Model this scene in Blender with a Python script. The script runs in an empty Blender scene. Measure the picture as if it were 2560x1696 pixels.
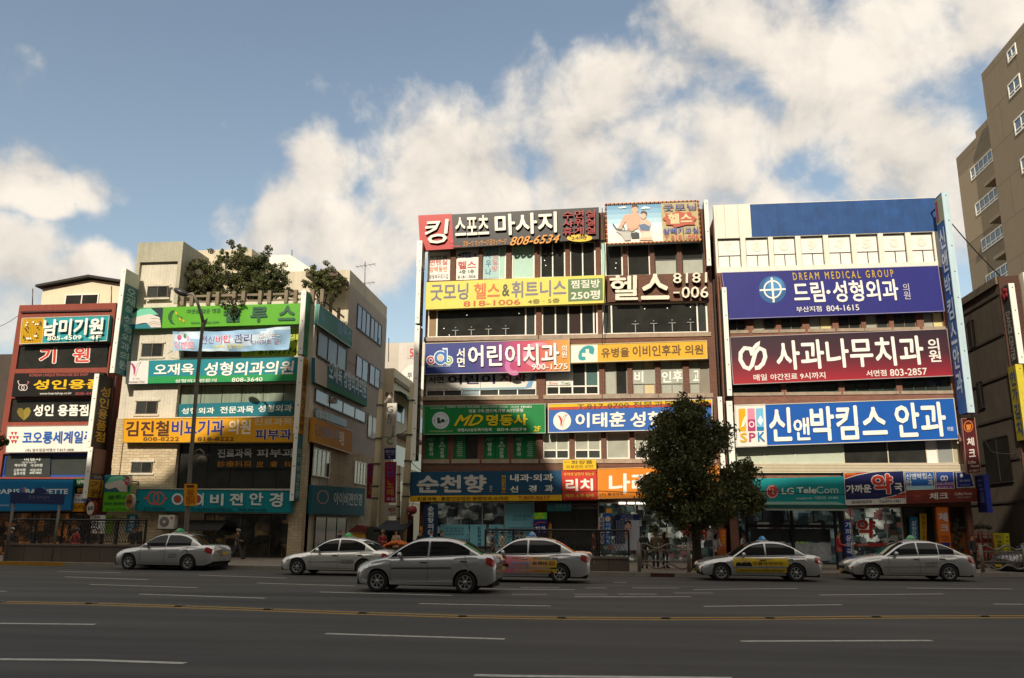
import bpy, bmesh, math, random
import numpy as np
from mathutils import Vector, Matrix, noise as mnoise

SC = bpy.context.scene
COL = SC.collection
R = math.radians

# ------------------------------------------------------------------ camera
F_PX, HOR, YAW, ROLL, CAM_H = 2040.0, 1320.0, R(6.5), R(0.4), 1.8
PITCH = math.atan((HOR - 848) / F_PX)
_fh = Vector((-math.sin(YAW), math.cos(YAW), 0)); _r = Vector((math.cos(YAW), math.sin(YAW), 0)); _z = Vector((0, 0, 1))
FW = _fh * math.cos(PITCH) + _z * math.sin(PITCH)
_u = -_fh * math.sin(PITCH) + _z * math.cos(PITCH)
RT = _r * math.cos(ROLL) + _u * math.sin(ROLL)
UP = _u * math.cos(ROLL) - _r * math.sin(ROLL)
CAM = Vector((0, 0, CAM_H))
cd = bpy.data.cameras.new('camera'); cd.sensor_width = 36; cd.lens = F_PX / 2560 * 36
cd.clip_start = 0.1; cd.clip_end = 3000
co = bpy.data.objects.new('camera', cd); COL.objects.link(co)
co.matrix_world = Matrix((( RT.x, UP.x, -FW.x, CAM.x), (RT.y, UP.y, -FW.y, CAM.y), (RT.z, UP.z, -FW.z, CAM.z), (0, 0, 0, 1)))
SC.camera = co
SC.render.resolution_x, SC.render.resolution_y = 1024, 678

def ray(px, py):
    return FW + RT * ((px - 1280) / F_PX) - UP * ((py - 848) / F_PX)
def onY(px, py, Y):
    v = ray(px, py); return CAM + v * (Y / v.y)
def onX(px, py, X):
    v = ray(px, py); return CAM + v * (X / v.x)
def onZ(px, py, Z=0.0):
    v = ray(px, py); return CAM + v * ((Z - CAM_H) / v.z)

# ------------------------------------------------------------------ light
SC.view_settings.view_transform = 'Standard'; SC.view_settings.look = 'None'
SC.view_settings.exposure = EXPOSURE = 0.54; SC.view_settings.gamma = 1
SUN_EL, SUN_AZ = R(35), R(13)      # azimuth measured from straight behind the camera towards the left
sdir = Vector((math.sin(SUN_AZ) * math.cos(SUN_EL), math.cos(SUN_AZ) * math.cos(SUN_EL), -math.sin(SUN_EL)))  # light travel
sl = bpy.data.lights.new('sun', 'SUN'); sl.energy = 3.35; sl.angle = R(0.5); sl.color = (1.0, 0.90, 0.76)
so = bpy.data.objects.new('sun', sl); COL.objects.link(so); so.location = (-30, -40, 60)
so.rotation_euler = sdir.to_track_quat('-Z', 'Y').to_euler()

world = bpy.data.worlds.new('World'); SC.world = world; world.use_nodes = True
def build_world():
    nt = world.node_tree; N = nt.nodes; L = nt.links
    for n in list(N): N.remove(n)
    out = N.new('ShaderNodeOutputWorld'); bg = N.new('ShaderNodeBackground')
    L.new(bg.outputs[0], out.inputs[0]); bg.inputs[1].default_value = 0.145
    sky = N.new('ShaderNodeTexSky'); sky.sky_type = 'NISHITA'; sky.sun_disc = False
    sky.sun_elevation = SUN_EL; sky.sun_rotation = math.pi + SUN_AZ
    sky.air_density = 1.0; sky.dust_density = 2.2; sky.ozone_density = 1.0; sky.altitude = 20
    tc = N.new('ShaderNodeTexCoord')
    def M(op, a, b=None, clamp=False):
        n = N.new('ShaderNodeMath'); n.operation = op; n.use_clamp = clamp
        for i, v in enumerate((a, b)):
            if v is None: continue
            if isinstance(v, (int, float)): n.inputs[i].default_value = v
            else: L.new(v, n.inputs[i])
        return n.outputs[0]
    def VM(op, a, b):
        n = N.new('ShaderNodeVectorMath'); n.operation = op
        for i, v in enumerate((a, b)):
            if isinstance(v, (tuple, list, Vector)): n.inputs[i].default_value = tuple(v)
            else: L.new(v, n.inputs[i])
        return n
    D = tc.outputs['Generated']
    D = VM('NORMALIZE', D, (0, 0, 0)).outputs[0]
    def fbm(vec, scale, det, rough, dist=0.0):
        n = N.new('ShaderNodeTexNoise'); n.inputs['Scale'].default_value = scale; n.inputs['Detail'].default_value = det
        n.inputs['Roughness'].default_value = rough; n.inputs['Distortion'].default_value = dist
        L.new(vec, n.inputs['Vector']); return n.outputs['Fac']
    # warp so that blobs get ragged borders
    wn = N.new('ShaderNodeTexNoise'); wn.inputs['Scale'].default_value = 7; wn.inputs['Detail'].default_value = 4
    L.new(D, wn.inputs['Vector'])
    wv = VM('SUBTRACT', wn.outputs['Color'], (.5, .5, .5)).outputs[0]
    wsc = N.new('ShaderNodeVectorMath'); wsc.operation = 'SCALE'; wsc.inputs['Scale'].default_value = 0.10; L.new(wv, wsc.inputs[0])
    DW = VM('ADD', D, wsc.outputs[0]).outputs[0]
    # cloud masses as seen from the street: direction, angular radius, weight
    blobs = CLOUDS
    acc = None
    for px, py, rad, wgt in blobs:
        d = ray(px, py).normalized()
        dist = VM('DISTANCE', DW, d).outputs['Value']
        mr = N.new('ShaderNodeMapRange'); mr.interpolation_type = 'SMOOTHSTEP'
        mr.inputs['From Min'].default_value = rad / F_PX * 1.25; mr.inputs['From Max'].default_value = rad / F_PX * 0.25
        mr.inputs['To Min'].default_value = 0; mr.inputs['To Max'].default_value = abs(wgt)
        L.new(dist, mr.inputs['Value'])
        v = mr.outputs[0]
        if acc is None: acc = v
        else: acc = M('SUBTRACT' if wgt < 0 else 'MAXIMUM', acc, v)
    # unseen clouds added behind the camera and overhead, filling shaded fronts and cars
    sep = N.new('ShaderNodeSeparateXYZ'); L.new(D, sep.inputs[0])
    rear_fill = M('MULTIPLY', M('MAXIMUM', M('LESS_THAN', sep.outputs[1], 0.12), M('GREATER_THAN', sep.outputs[2], 0.80)), 0.85)
    acc = M('MAXIMUM', acc, rear_fill)
    n1 = fbm(D, 9.0, 9, 0.56, 0.25)
    n2 = fbm(D, 26.0, 6, 0.6, 0.2)
    nn = M('ADD', M('MULTIPLY', M('SUBTRACT', n1, .5), 1.7), M('MULTIPLY', M('SUBTRACT', n2, .5), .45))
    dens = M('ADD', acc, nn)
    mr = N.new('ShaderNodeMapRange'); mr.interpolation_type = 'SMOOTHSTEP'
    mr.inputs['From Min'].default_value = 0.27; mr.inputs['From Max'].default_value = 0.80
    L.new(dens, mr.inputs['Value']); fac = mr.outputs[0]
    # light and dark inside the cloud: denser bodies read a little greyer, billow crests lighter
    off = VM('ADD', D, (0.015, 0.0, 0.03)).outputs[0]
    n1b = fbm(off, 9.0, 7, 0.56, 0.25)
    relief = M('MULTIPLY', M('SUBTRACT', n1, n1b), 1.9)
    n3 = fbm(D, 4.2, 5, 0.6)
    lum = M('ADD', M('ADD', 0.64, relief), M('MULTIPLY', M('SUBTRACT', n3, .5), .8), True)
    ramp = N.new('ShaderNodeValToRGB'); L.new(lum, ramp.inputs[0])
    e = ramp.color_ramp.elements
    e[0].position = 0.15; e[0].color = (2.75, 2.6, 2.42, 1)
    e[1].position = 0.95; e[1].color = (4.75, 4.35, 3.8, 1)
    em = ramp.color_ramp.elements.new(0.55); em.color = (3.95, 3.62, 3.2, 1)
    mix = N.new('ShaderNodeMix'); mix.data_type = 'RGBA'
    L.new(fac, mix.inputs['Factor'])
    gm = N.new('ShaderNodeMix'); gm.data_type = 'RGBA'; gm.blend_type = 'MULTIPLY'; gm.inputs['Factor'].default_value = 1
    L.new(sky.outputs[0], gm.inputs[6]); gm.inputs[7].default_value = SKY_TINT
    L.new(gm.outputs[2], mix.inputs[6]); L.new(ramp.outputs[0], mix.inputs[7])
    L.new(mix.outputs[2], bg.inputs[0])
SKY_TINT = (1.0, 0.89, 0.73, 1)
CLOUDS = [(1500, 560, 330, .80), (1100, 470, 300, .85), (820, 425, 130, .80), (1250, 600, 260, .82), (740, 590, 200, .80), (580, 540, 110, .62), (960, 410, 110, .7), (640, 640, 150, .7),
          (880, 620, 240, .85), (1700, 420, 330, .80), (1330, 270, 190, .50), (1560, 230, 200, .74), (1680, 120, 200, .76), (1900, 110, 240, .74), (2100, 300, 260, .72), (1480, 400, 220, .7),
          (2260, 90, 250, .72), (2480, 40, 220, .74), (2000, 520, 260, .74), (2340, 400, 210, .78), (2200, 460, 150, .64), (2420, 520, 180, .74), (1900, 330, 230, .7), (1750, 260, 200, .66),
          (30, 715, 200, .84), (215, 725, 150, .80), (90, 452, 105, .78), (205, 438, 95, .78), (288, 450, 55, .66), (180, 560, 50, -.12), (20, 165, 70, .36), (395, 480, 50, .36), (0, 455, 95, .78),
          (1180, 240, 120, .28), (2010, 400, 80, -.22), (1905, 230, 60, -.25), (2370, 250, 120, -.32), (1620, 470, 70, -.16), (1500, 20, 60, -.2), (2330, 60, 60, -.2), (2050, 480, 60, -.25), (1700, 330, 50, -.15)]
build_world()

# ------------------------------------------------------------------ materials
def lin(h):
    if isinstance(h, str):
        h = h.lstrip('#'); c = [int(h[i:i + 2], 16) / 255 for i in (0, 2, 4)]
        return tuple(x / 12.92 if x <= .04045 else ((x + .055) / 1.055) ** 2.4 for x in c)
    return tuple(h)
_M = {}
def mat(c, rough=.55, var=.10, scale=3.0, metal=0.0, spec=.4, coat=0.0, streak=0.0, bump=0.0, emit=0.0, name=None):
    c = lin(c); key = (c, rough, var, scale, metal, spec, coat, streak, bump, emit)
    if key in _M: return _M[key]
    m = bpy.data.materials.new(name or 'paint'); m.use_nodes = True; nt = m.node_tree; N = nt.nodes; L = nt.links
    b = N['Principled BSDF']
    b.inputs['Roughness'].default_value = rough; b.inputs['Metallic'].default_value = metal
    b.inputs['Specular IOR Level'].default_value = spec; b.inputs['Coat Weight'].default_value = coat; b.inputs['Coat Roughness'].default_value = .05
    b.inputs['Base Color'].default_value = (*c, 1)
    if var > 0 or bump > 0:
        g = N.new('ShaderNodeNewGeometry')
        n = N.new('ShaderNodeTexNoise'); n.inputs['Scale'].default_value = scale; n.inputs['Detail'].default_value = 6; n.inputs['Roughness'].default_value = .62
        vec = g.outputs['Position']
        L.new(vec, n.inputs['Vector'])
        fac = n.outputs['Fac']
        if streak > 0:
            mp = N.new('ShaderNodeMapping'); mp.inputs['Scale'].default_value = (1, 1, .06); L.new(vec, mp.inputs[0])
            n2 = N.new('ShaderNodeTexNoise'); n2.inputs['Scale'].default_value = 5; n2.inputs['Detail'].default_value = 5; L.new(mp.outputs[0], n2.inputs['Vector'])
            mx = N.new('ShaderNodeMix'); mx.data_type = 'FLOAT'; mx.inputs[0].default_value = streak
            L.new(fac, mx.inputs[2]); L.new(n2.outputs['Fac'], mx.inputs[3]); fac = mx.outputs[0]
        if var > 0:
            mr = N.new('ShaderNodeMapRange'); mr.inputs['From Min'].default_value = .3; mr.inputs['From Max'].default_value = .7
            mr.inputs['To Min'].default_value = 1 - var; mr.inputs['To Max'].default_value = 1 + var * .6; L.new(fac, mr.inputs[0])
            vm = N.new('ShaderNodeVectorMath'); vm.operation = 'SCALE'; vm.inputs[0].default_value = c; L.new(mr.outputs[0], vm.inputs['Scale'])
            L.new(vm.outputs[0], b.inputs['Base Color'])
        if bump > 0:
            bp = N.new('ShaderNodeBump'); bp.inputs['Strength'].default_value = bump; bp.inputs['Distance'].default_value = .02
            L.new(n.outputs['Fac'], bp.inputs['Height']); L.new(bp.outputs[0], b.inputs['Normal'])
    if emit > 0:
        b.inputs['Emission Color'].default_value = (*c, 1); b.inputs['Emission Strength'].default_value = emit
    _M[key] = m; return m

def brickmat(c1, c2, mortar, bw, bh, msize, name, rough=.85, var=.25, dirt=0.35, dirtcol=(.08, .07, .06), off=.5, bump=.3, warp=0.0):
    m = bpy.data.materials.new(name); m.use_nodes = True; nt = m.node_tree; N = nt.nodes; L = nt.links
    b = N['Principled BSDF']; b.inputs['Roughness'].default_value = rough; b.inputs['Specular IOR Level'].default_value = .25
    g = N.new('ShaderNodeNewGeometry'); s = N.new('ShaderNodeSeparateXYZ'); L.new(g.outputs['Position'], s.inputs[0])
    a = N.new('ShaderNodeMath'); a.operation = 'ADD'; L.new(s.outputs[0], a.inputs[0]); L.new(s.outputs[1], a.inputs[1])
    cx = N.new('ShaderNodeCombineXYZ'); L.new(a.outputs[0], cx.inputs[0]); L.new(s.outputs[2], cx.inputs[1])
    t = N.new('ShaderNodeTexBrick'); t.inputs['Scale'].default_value = 1; t.inputs['Brick Width'].default_value = bw; t.inputs['Row Height'].default_value = bh
    t.inputs['Mortar Size'].default_value = msize; t.inputs['Mortar Smooth'].default_value = .2; t.offset = off; t.inputs['Bias'].default_value = 0
    t.inputs['Color1'].default_value = (*lin(c1), 1); t.inputs['Color2'].default_value = (*lin(c2), 1); t.inputs['Mortar'].default_value = (*lin(mortar), 1)
    vec = cx.outputs[0]
    if warp:
        wn = N.new('ShaderNodeTexNoise'); wn.inputs['Scale'].default_value = 4.5; wn.inputs['Detail'].default_value = 3; L.new(vec, wn.inputs['Vector'])
        ws = N.new('ShaderNodeVectorMath'); ws.operation = 'MULTIPLY_ADD'; L.new(wn.outputs['Color'], ws.inputs[0]); ws.inputs[1].default_value = (warp, warp, 0); L.new(vec, ws.inputs[2]); vec = ws.outputs[0]
    L.new(vec, t.inputs['Vector'])
    n = N.new('ShaderNodeTexNoise'); n.inputs['Scale'].default_value = .9; n.inputs['Detail'].default_value = 8; n.inputs['Roughness'].default_value = .65
    L.new(g.outputs['Position'], n.inputs['Vector'])
    mp = N.new('ShaderNodeMapping'); mp.inputs['Scale'].default_value = (1, 1, .08); L.new(g.outputs['Position'], mp.inputs[0])
    n2 = N.new('ShaderNodeTexNoise'); n2.inputs['Scale'].default_value = 3; n2.inputs['Detail'].default_value = 5; L.new(mp.outputs[0], n2.inputs['Vector'])
    mul = N.new('ShaderNodeMath'); mul.operation = 'MULTIPLY'; L.new(n.outputs['Fac'], mul.inputs[0]); L.new(n2.outputs['Fac'], mul.inputs[1])
    mr = N.new('ShaderNodeMapRange'); mr.inputs['From Min'].default_value = .22; mr.inputs['From Max'].default_value = .42; mr.inputs['To Max'].default_value = dirt; L.new(mul.outputs[0], mr.inputs[0])
    mx = N.new('ShaderNodeMix'); mx.data_type = 'RGBA'; L.new(mr.outputs[0], mx.inputs['Factor']); L.new(t.outputs[0], mx.inputs[6]); mx.inputs[7].default_value = (*dirtcol, 1)
    L.new(mx.outputs[2], b.inputs['Base Color'])
    if bump:
        bp = N.new('ShaderNodeBump'); bp.inputs['Strength'].default_value = bump; bp.inputs['Distance'].default_value = .01; bp.invert = True
        L.new(t.outputs['Fac'], bp.inputs['Height']); L.new(bp.outputs[0], b.inputs['Normal'])
    return m

def glassmat(c, rough=.06, spec=.6, name='window glass', var=.2):
    return mat(c, rough, var, 1.3, 0, spec, name=name)

GLASS_DARK = glassmat((.030, .030, .026), .07, .6, 'window glass', .35); GLASS_GREY = glassmat((.05, .055, .05), .12); GLASS_BLIND = mat('a9aa9a', .35, .15, 1.5, spec=.5)
WHITE_FRAME = mat('efe9da', .4, .06); ALU = mat('b9b9b4', .35, .08, metal=.6); DARK_FRAME = mat('3a3833', .5, .1)
WHITE = mat('f4f0e4', .45, .05, streak=.5)

# ------------------------------------------------------------------ mesh builder
class MB:
    def __init__(s): s.v = []; s.f = []; s.mi = []; s.mats = []; s.sm = []
    def m(s, mt):
        if mt not in s.mats: s.mats.append(mt)
        return s.mats.index(mt)
    def add(s, verts, faces, mt, smooth=False):
        o = len(s.v); s.v += verts if isinstance(verts[0], list) else [tuple(v) for v in verts]; k = s.m(mt)
        s.f += [[o + i for i in f] for f in faces]; s.mi += [k] * len(faces); s.sm += [smooth] * len(faces)
    def hexa(s, p, mt):   # p: 4 front (TL,TR,BR,BL), 4 back
        s.add(p, [(0, 3, 2, 1), (4, 5, 6, 7), (0, 1, 5, 4), (1, 2, 6, 5), (2, 3, 7, 6), (3, 0, 4, 7)], mt)
    def box(s, x0, x1, y0, y1, z0, z1, mt):
        if x0 > x1: x0, x1 = x1, x0
        if z0 > z1: z0, z1 = z1, z0
        if y0 > y1: y0, y1 = y1, y0
        s.hexa([(x0, y0, z1), (x1, y0, z1), (x1, y0, z0), (x0, y0, z0), (x0, y1, z1), (x1, y1, z1), (x1, y1, z0), (x0, y1, z0)], mt)
    def quad(s, a, b, c, d, mt): s.add([a, b, c, d], [(0, 1, 2, 3)], mt)
    def prism(s, pts, y0, y1, mt):   # pts (x,z) polygon, extruded in y
        n = len(pts)
        s.add([(x, y0, z) for x, z in pts] + [(x, y1, z) for x, z in pts],
              [list(range(n)), list(range(2 * n - 1, n - 1, -1))] + [(i, n + i, n + (i + 1) % n, (i + 1) % n) for i in range(n)], mt)
    def tube(s, path, rad, mt, n=8, caps=True, smooth=True):
        path = [Vector(p) for p in path]
        if not hasattr(rad, '__len__'): rad = [rad] * len(path)
        vs = []; t0 = (path[1] - path[0]).normalized()
        a = t0.orthogonal().normalized()
        for i, p in enumerate(path):
            t = (path[min(i + 1, len(path) - 1)] - path[max(i - 1, 0)]).normalized()
            a = (a - t * a.dot(t)); a = a.normalized() if a.length > 1e-6 else t.orthogonal().normalized()
            bb = t.cross(a)
            for k in range(n):
                th = 2 * math.pi * k / n; vs.append(p + (a * math.cos(th) + bb * math.sin(th)) * rad[i])
        fs = []
        for i in range(len(path) - 1):
            for k in range(n):
                fs.append((i * n + k, i * n + (k + 1) % n, (i + 1) * n + (k + 1) % n, (i + 1) * n + k))
        if caps: fs += [tuple(range(n))[::-1], tuple((len(path) - 1) * n + k for k in range(n))]
        s.add(vs, fs, mt, smooth)
    def lathe(s, prof, M4, mt, n=20, smooth=True):   # prof (r, h) along local z, M4 places it
        vs = []
        for r_, h in prof:
            for k in range(n):
                th = 2 * math.pi * k / n; vs.append(M4 @ Vector((r_ * math.cos(th), r_ * math.sin(th), h)))
        fs = [(i * n + k, i * n + (k + 1) % n, (i + 1) * n + (k + 1) % n, (i + 1) * n + k) for i in range(len(prof) - 1) for k in range(n)]
        s.add(vs, fs, mt, smooth)
    def disc(s, c, rx, ry, nrm, upv, mt, n=28):
        nrm = Vector(nrm).normalized(); upv = Vector(upv).normalized(); rt = upv.cross(nrm).normalized()
        c = Vector(c)
        s.add([c + rt * (rx * math.cos(2 * math.pi * k / n)) + upv * (ry * math.sin(2 * math.pi * k / n)) for k in range(n)], [tuple(range(n))], mt)
    def ellip(s, c, rx, ry, rz, mt, nu=12, nv=8, rot=None):
        vs = []; c = Vector(c)
        for j in range(nv + 1):
            ph = math.pi * j / nv
            for i in range(nu):
                th = 2 * math.pi * i / nu
                p = Vector((rx * math.sin(ph) * math.cos(th), ry * math.sin(ph) * math.sin(th), rz * math.cos(ph)))
                if rot: p = rot @ p
                vs.append(c + p)
        fs = [(j * nu + i, (j + 1) * nu + i, (j + 1) * nu + (i + 1) % nu, j * nu + (i + 1) % nu) for j in range(nv) for i in range(nu)]
        s.add(vs, fs, mt, True)
    def build(s, name, parent=None, base=None):
        base = Vector(base) if base is not None else (Vector(parent['_base']) if parent is not None else Vector((0, 0, 0)))
        me = bpy.data.meshes.new(name)
        me.from_pydata((np.array(s.v, dtype=float) - np.array(base)).tolist(), [], s.f)
        for mt in s.mats: me.materials.append(mt)
        me.polygons.foreach_set('material_index', s.mi); me.polygons.foreach_set('use_smooth', s.sm)
        me.update()
        o = bpy.data.objects.new(name, me); COL.objects.link(o)
        if parent is not None:
            o.parent = parent
            pb = Vector(parent['_base'])
            o.location = base - pb
        else: o.location = base
        o['_base'] = tuple(base)
        return o

def thing(name, label, cat, base, group=None):
    o = bpy.data.objects.new(name, None); COL.objects.link(o); o.location = base; o['_base'] = tuple(base)
    o.empty_display_size = .3
    return tag(o, label, cat, group)
def tag(o, label=None, cat=None, group=None, kind=None):
    if label: o['label'] = label
    if cat: o['category'] = cat
    if group: o['group'] = group
    if kind: o['kind'] = kind
    return o

# ------------------------------------------------------------------ lettering
_TX = {}
_TS = bpy.data.scenes.new('lettering')   # glyph outlines are drawn in a scratch scene, removed at the end
def textmesh(s):
    if s in _TX: return _TX[s]
    c = bpy.data.curves.new('t', 'FONT'); c.body = s; c.resolution_u = 2; c.space_line = .85; c.align_x = 'CENTER' if '\n' in s else 'LEFT'
    o = bpy.data.objects.new('t', c); _TS.collection.objects.link(o)
    with bpy.context.temp_override(scene=_TS, view_layer=_TS.view_layers[0]):
        dg = bpy.context.evaluated_depsgraph_get()
    me = bpy.data.meshes.new_from_object(o.evaluated_get(dg))
    vs = [(v.co.x, v.co.y) for v in me.vertices]; fs = [tuple(p.vertices) for p in me.polygons]
    bpy.data.objects.remove(o); bpy.data.curves.remove(c); bpy.data.meshes.remove(me)
    if not vs: vs = [(0, 0)]; fs = []
    xs = [v[0] for v in vs]; ys = [v[1] for v in vs]
    _TX[s] = (vs, fs, (min(xs), max(xs), min(ys), max(ys)))
    return _TX[s]

def put_text(mb, surf, s, u0, v0, u1, v1, mt, bold=.03, lay=.006, outline=None, skew=0.0):
    """surf(u, v, off) -> point; fits the glyph box into the (u0,v0)-(u1,v1) rectangle, v downward"""
    bold *= .5
    vs, fs, (xa, xb, ya, yb) = textmesh(s)
    w = max(xb - xa, 1e-4); h = max(yb - ya, 1e-4)
    ax, ay = np.array(vs, dtype=float).T; vsurf = getattr(getattr(surf, '__self__', None), 'vsurf', None)
    def lay1(b, off, mt_, n):
        dirs = [(0, 0)] if b <= 0 else [(0, 0)] + [(math.cos(2 * math.pi * k / n) * b, math.sin(2 * math.pi * k / n) * b) for k in range(n)]
        for i, (dx, dy) in enumerate(dirs):
            o = off + i * .0005
            X = (ax + (dx - xa + bold)) / (w + 2 * bold); Yy = ((yb + bold - dy) - ay) / (h + 2 * bold)
            U = u0 + (u1 - u0) * (X + skew * (.5 - Yy)); V = v0 + (v1 - v0) * Yy
            pts = vsurf(U, V, o).tolist() if vsurf else [surf(u, v, o) for u, v in zip(U.tolist(), V.tolist())]
            mb.add(pts, fs, mt_)
    if outline:
        lay1(bold + outline[1], lay, outline[0], 7); lay += .006
    lay1(bold, lay, mt, 5)

def put_vtext(mb, surf, s, u0, v0, u1, v1, mt, bold=.03, lay=.006, outline=None, gap=.12):
    """one character under the other"""
    n = len(s); cell = (v1 - v0) / n
    for i, ch in enumerate(s):
        if ch == ' ': continue
        put_text(mb, surf, ch, u0, v0 + cell * (i + gap / 2), u1, v0 + cell * (i + 1 - gap / 2), mt, bold, lay, outline)

ZF = {'L1': (0, 580, 3.698), 'L2': (0, 980, 3.409), 'L3': (560, 640, 3.734), 'L4': (560, 1020, 3.564),
      'B1': (1030, 480, 5.6), 'B2': (1400, 480, 5.226), 'B3': (1030, 740, 5.6), 'B4': (1400, 740, 5.6), 'B5': (1010, 990, 5.6), 'B6': (1380, 990, 5.3795),
      'B7': (1010, 1220, 4.734), 'B8': (1480, 1220, 4.931), 'R1': (1760, 470, 3.3814), 'R2': (1760, 800, 3.3814), 'R3': (1860, 1150, 3.945),
      'R4': (2340, 60, 2.45), 'R5': (2340, 660, 1.9136), 'R6': (2300, 1180, 5.6), 'A1': (900, 820, 2.7056), 'G1': (0, 1190, 6.534),
      'G2': (1560, 1240, 6.962), 'G3': (460, 600, 5.3795), 'G4': (690, 1240, 3.88), 'FD': (0, 0, .92461), 'P': (0, 0, 1)}
def Z(fr, x, y):
    a = ZF[fr]; return (a[0] + x / a[2], a[1] + y / a[2])

def bil_inv(q, p):
    u = v = .5
    for _ in range(12):
        x = (q[0][0] * (1 - u) + q[1][0] * u) * (1 - v) + (q[3][0] * (1 - u) + q[2][0] * u) * v
        y = (q[0][1] * (1 - u) + q[1][1] * u) * (1 - v) + (q[3][1] * (1 - u) + q[2][1] * u) * v
        dxu = (q[1][0] - q[0][0]) * (1 - v) + (q[2][0] - q[3][0]) * v; dyu = (q[1][1] - q[0][1]) * (1 - v) + (q[2][1] - q[3][1]) * v
        dxv = (q[3][0] - q[0][0]) * (1 - u) + (q[2][0] - q[1][0]) * u; dyv = (q[3][1] - q[0][1]) * (1 - u) + (q[2][1] - q[1][1]) * u
        det = dxu * dyv - dxv * dyu
        ex, ey = p[0] - x, p[1] - y
        u += (ex * dyv - ey * dxv) / det; v += (ey * dxu - ex * dyu) / det
    return u, v

YF = 43.0          # the street front of every house in the row
SIDE = .15         # pavement height

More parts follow.
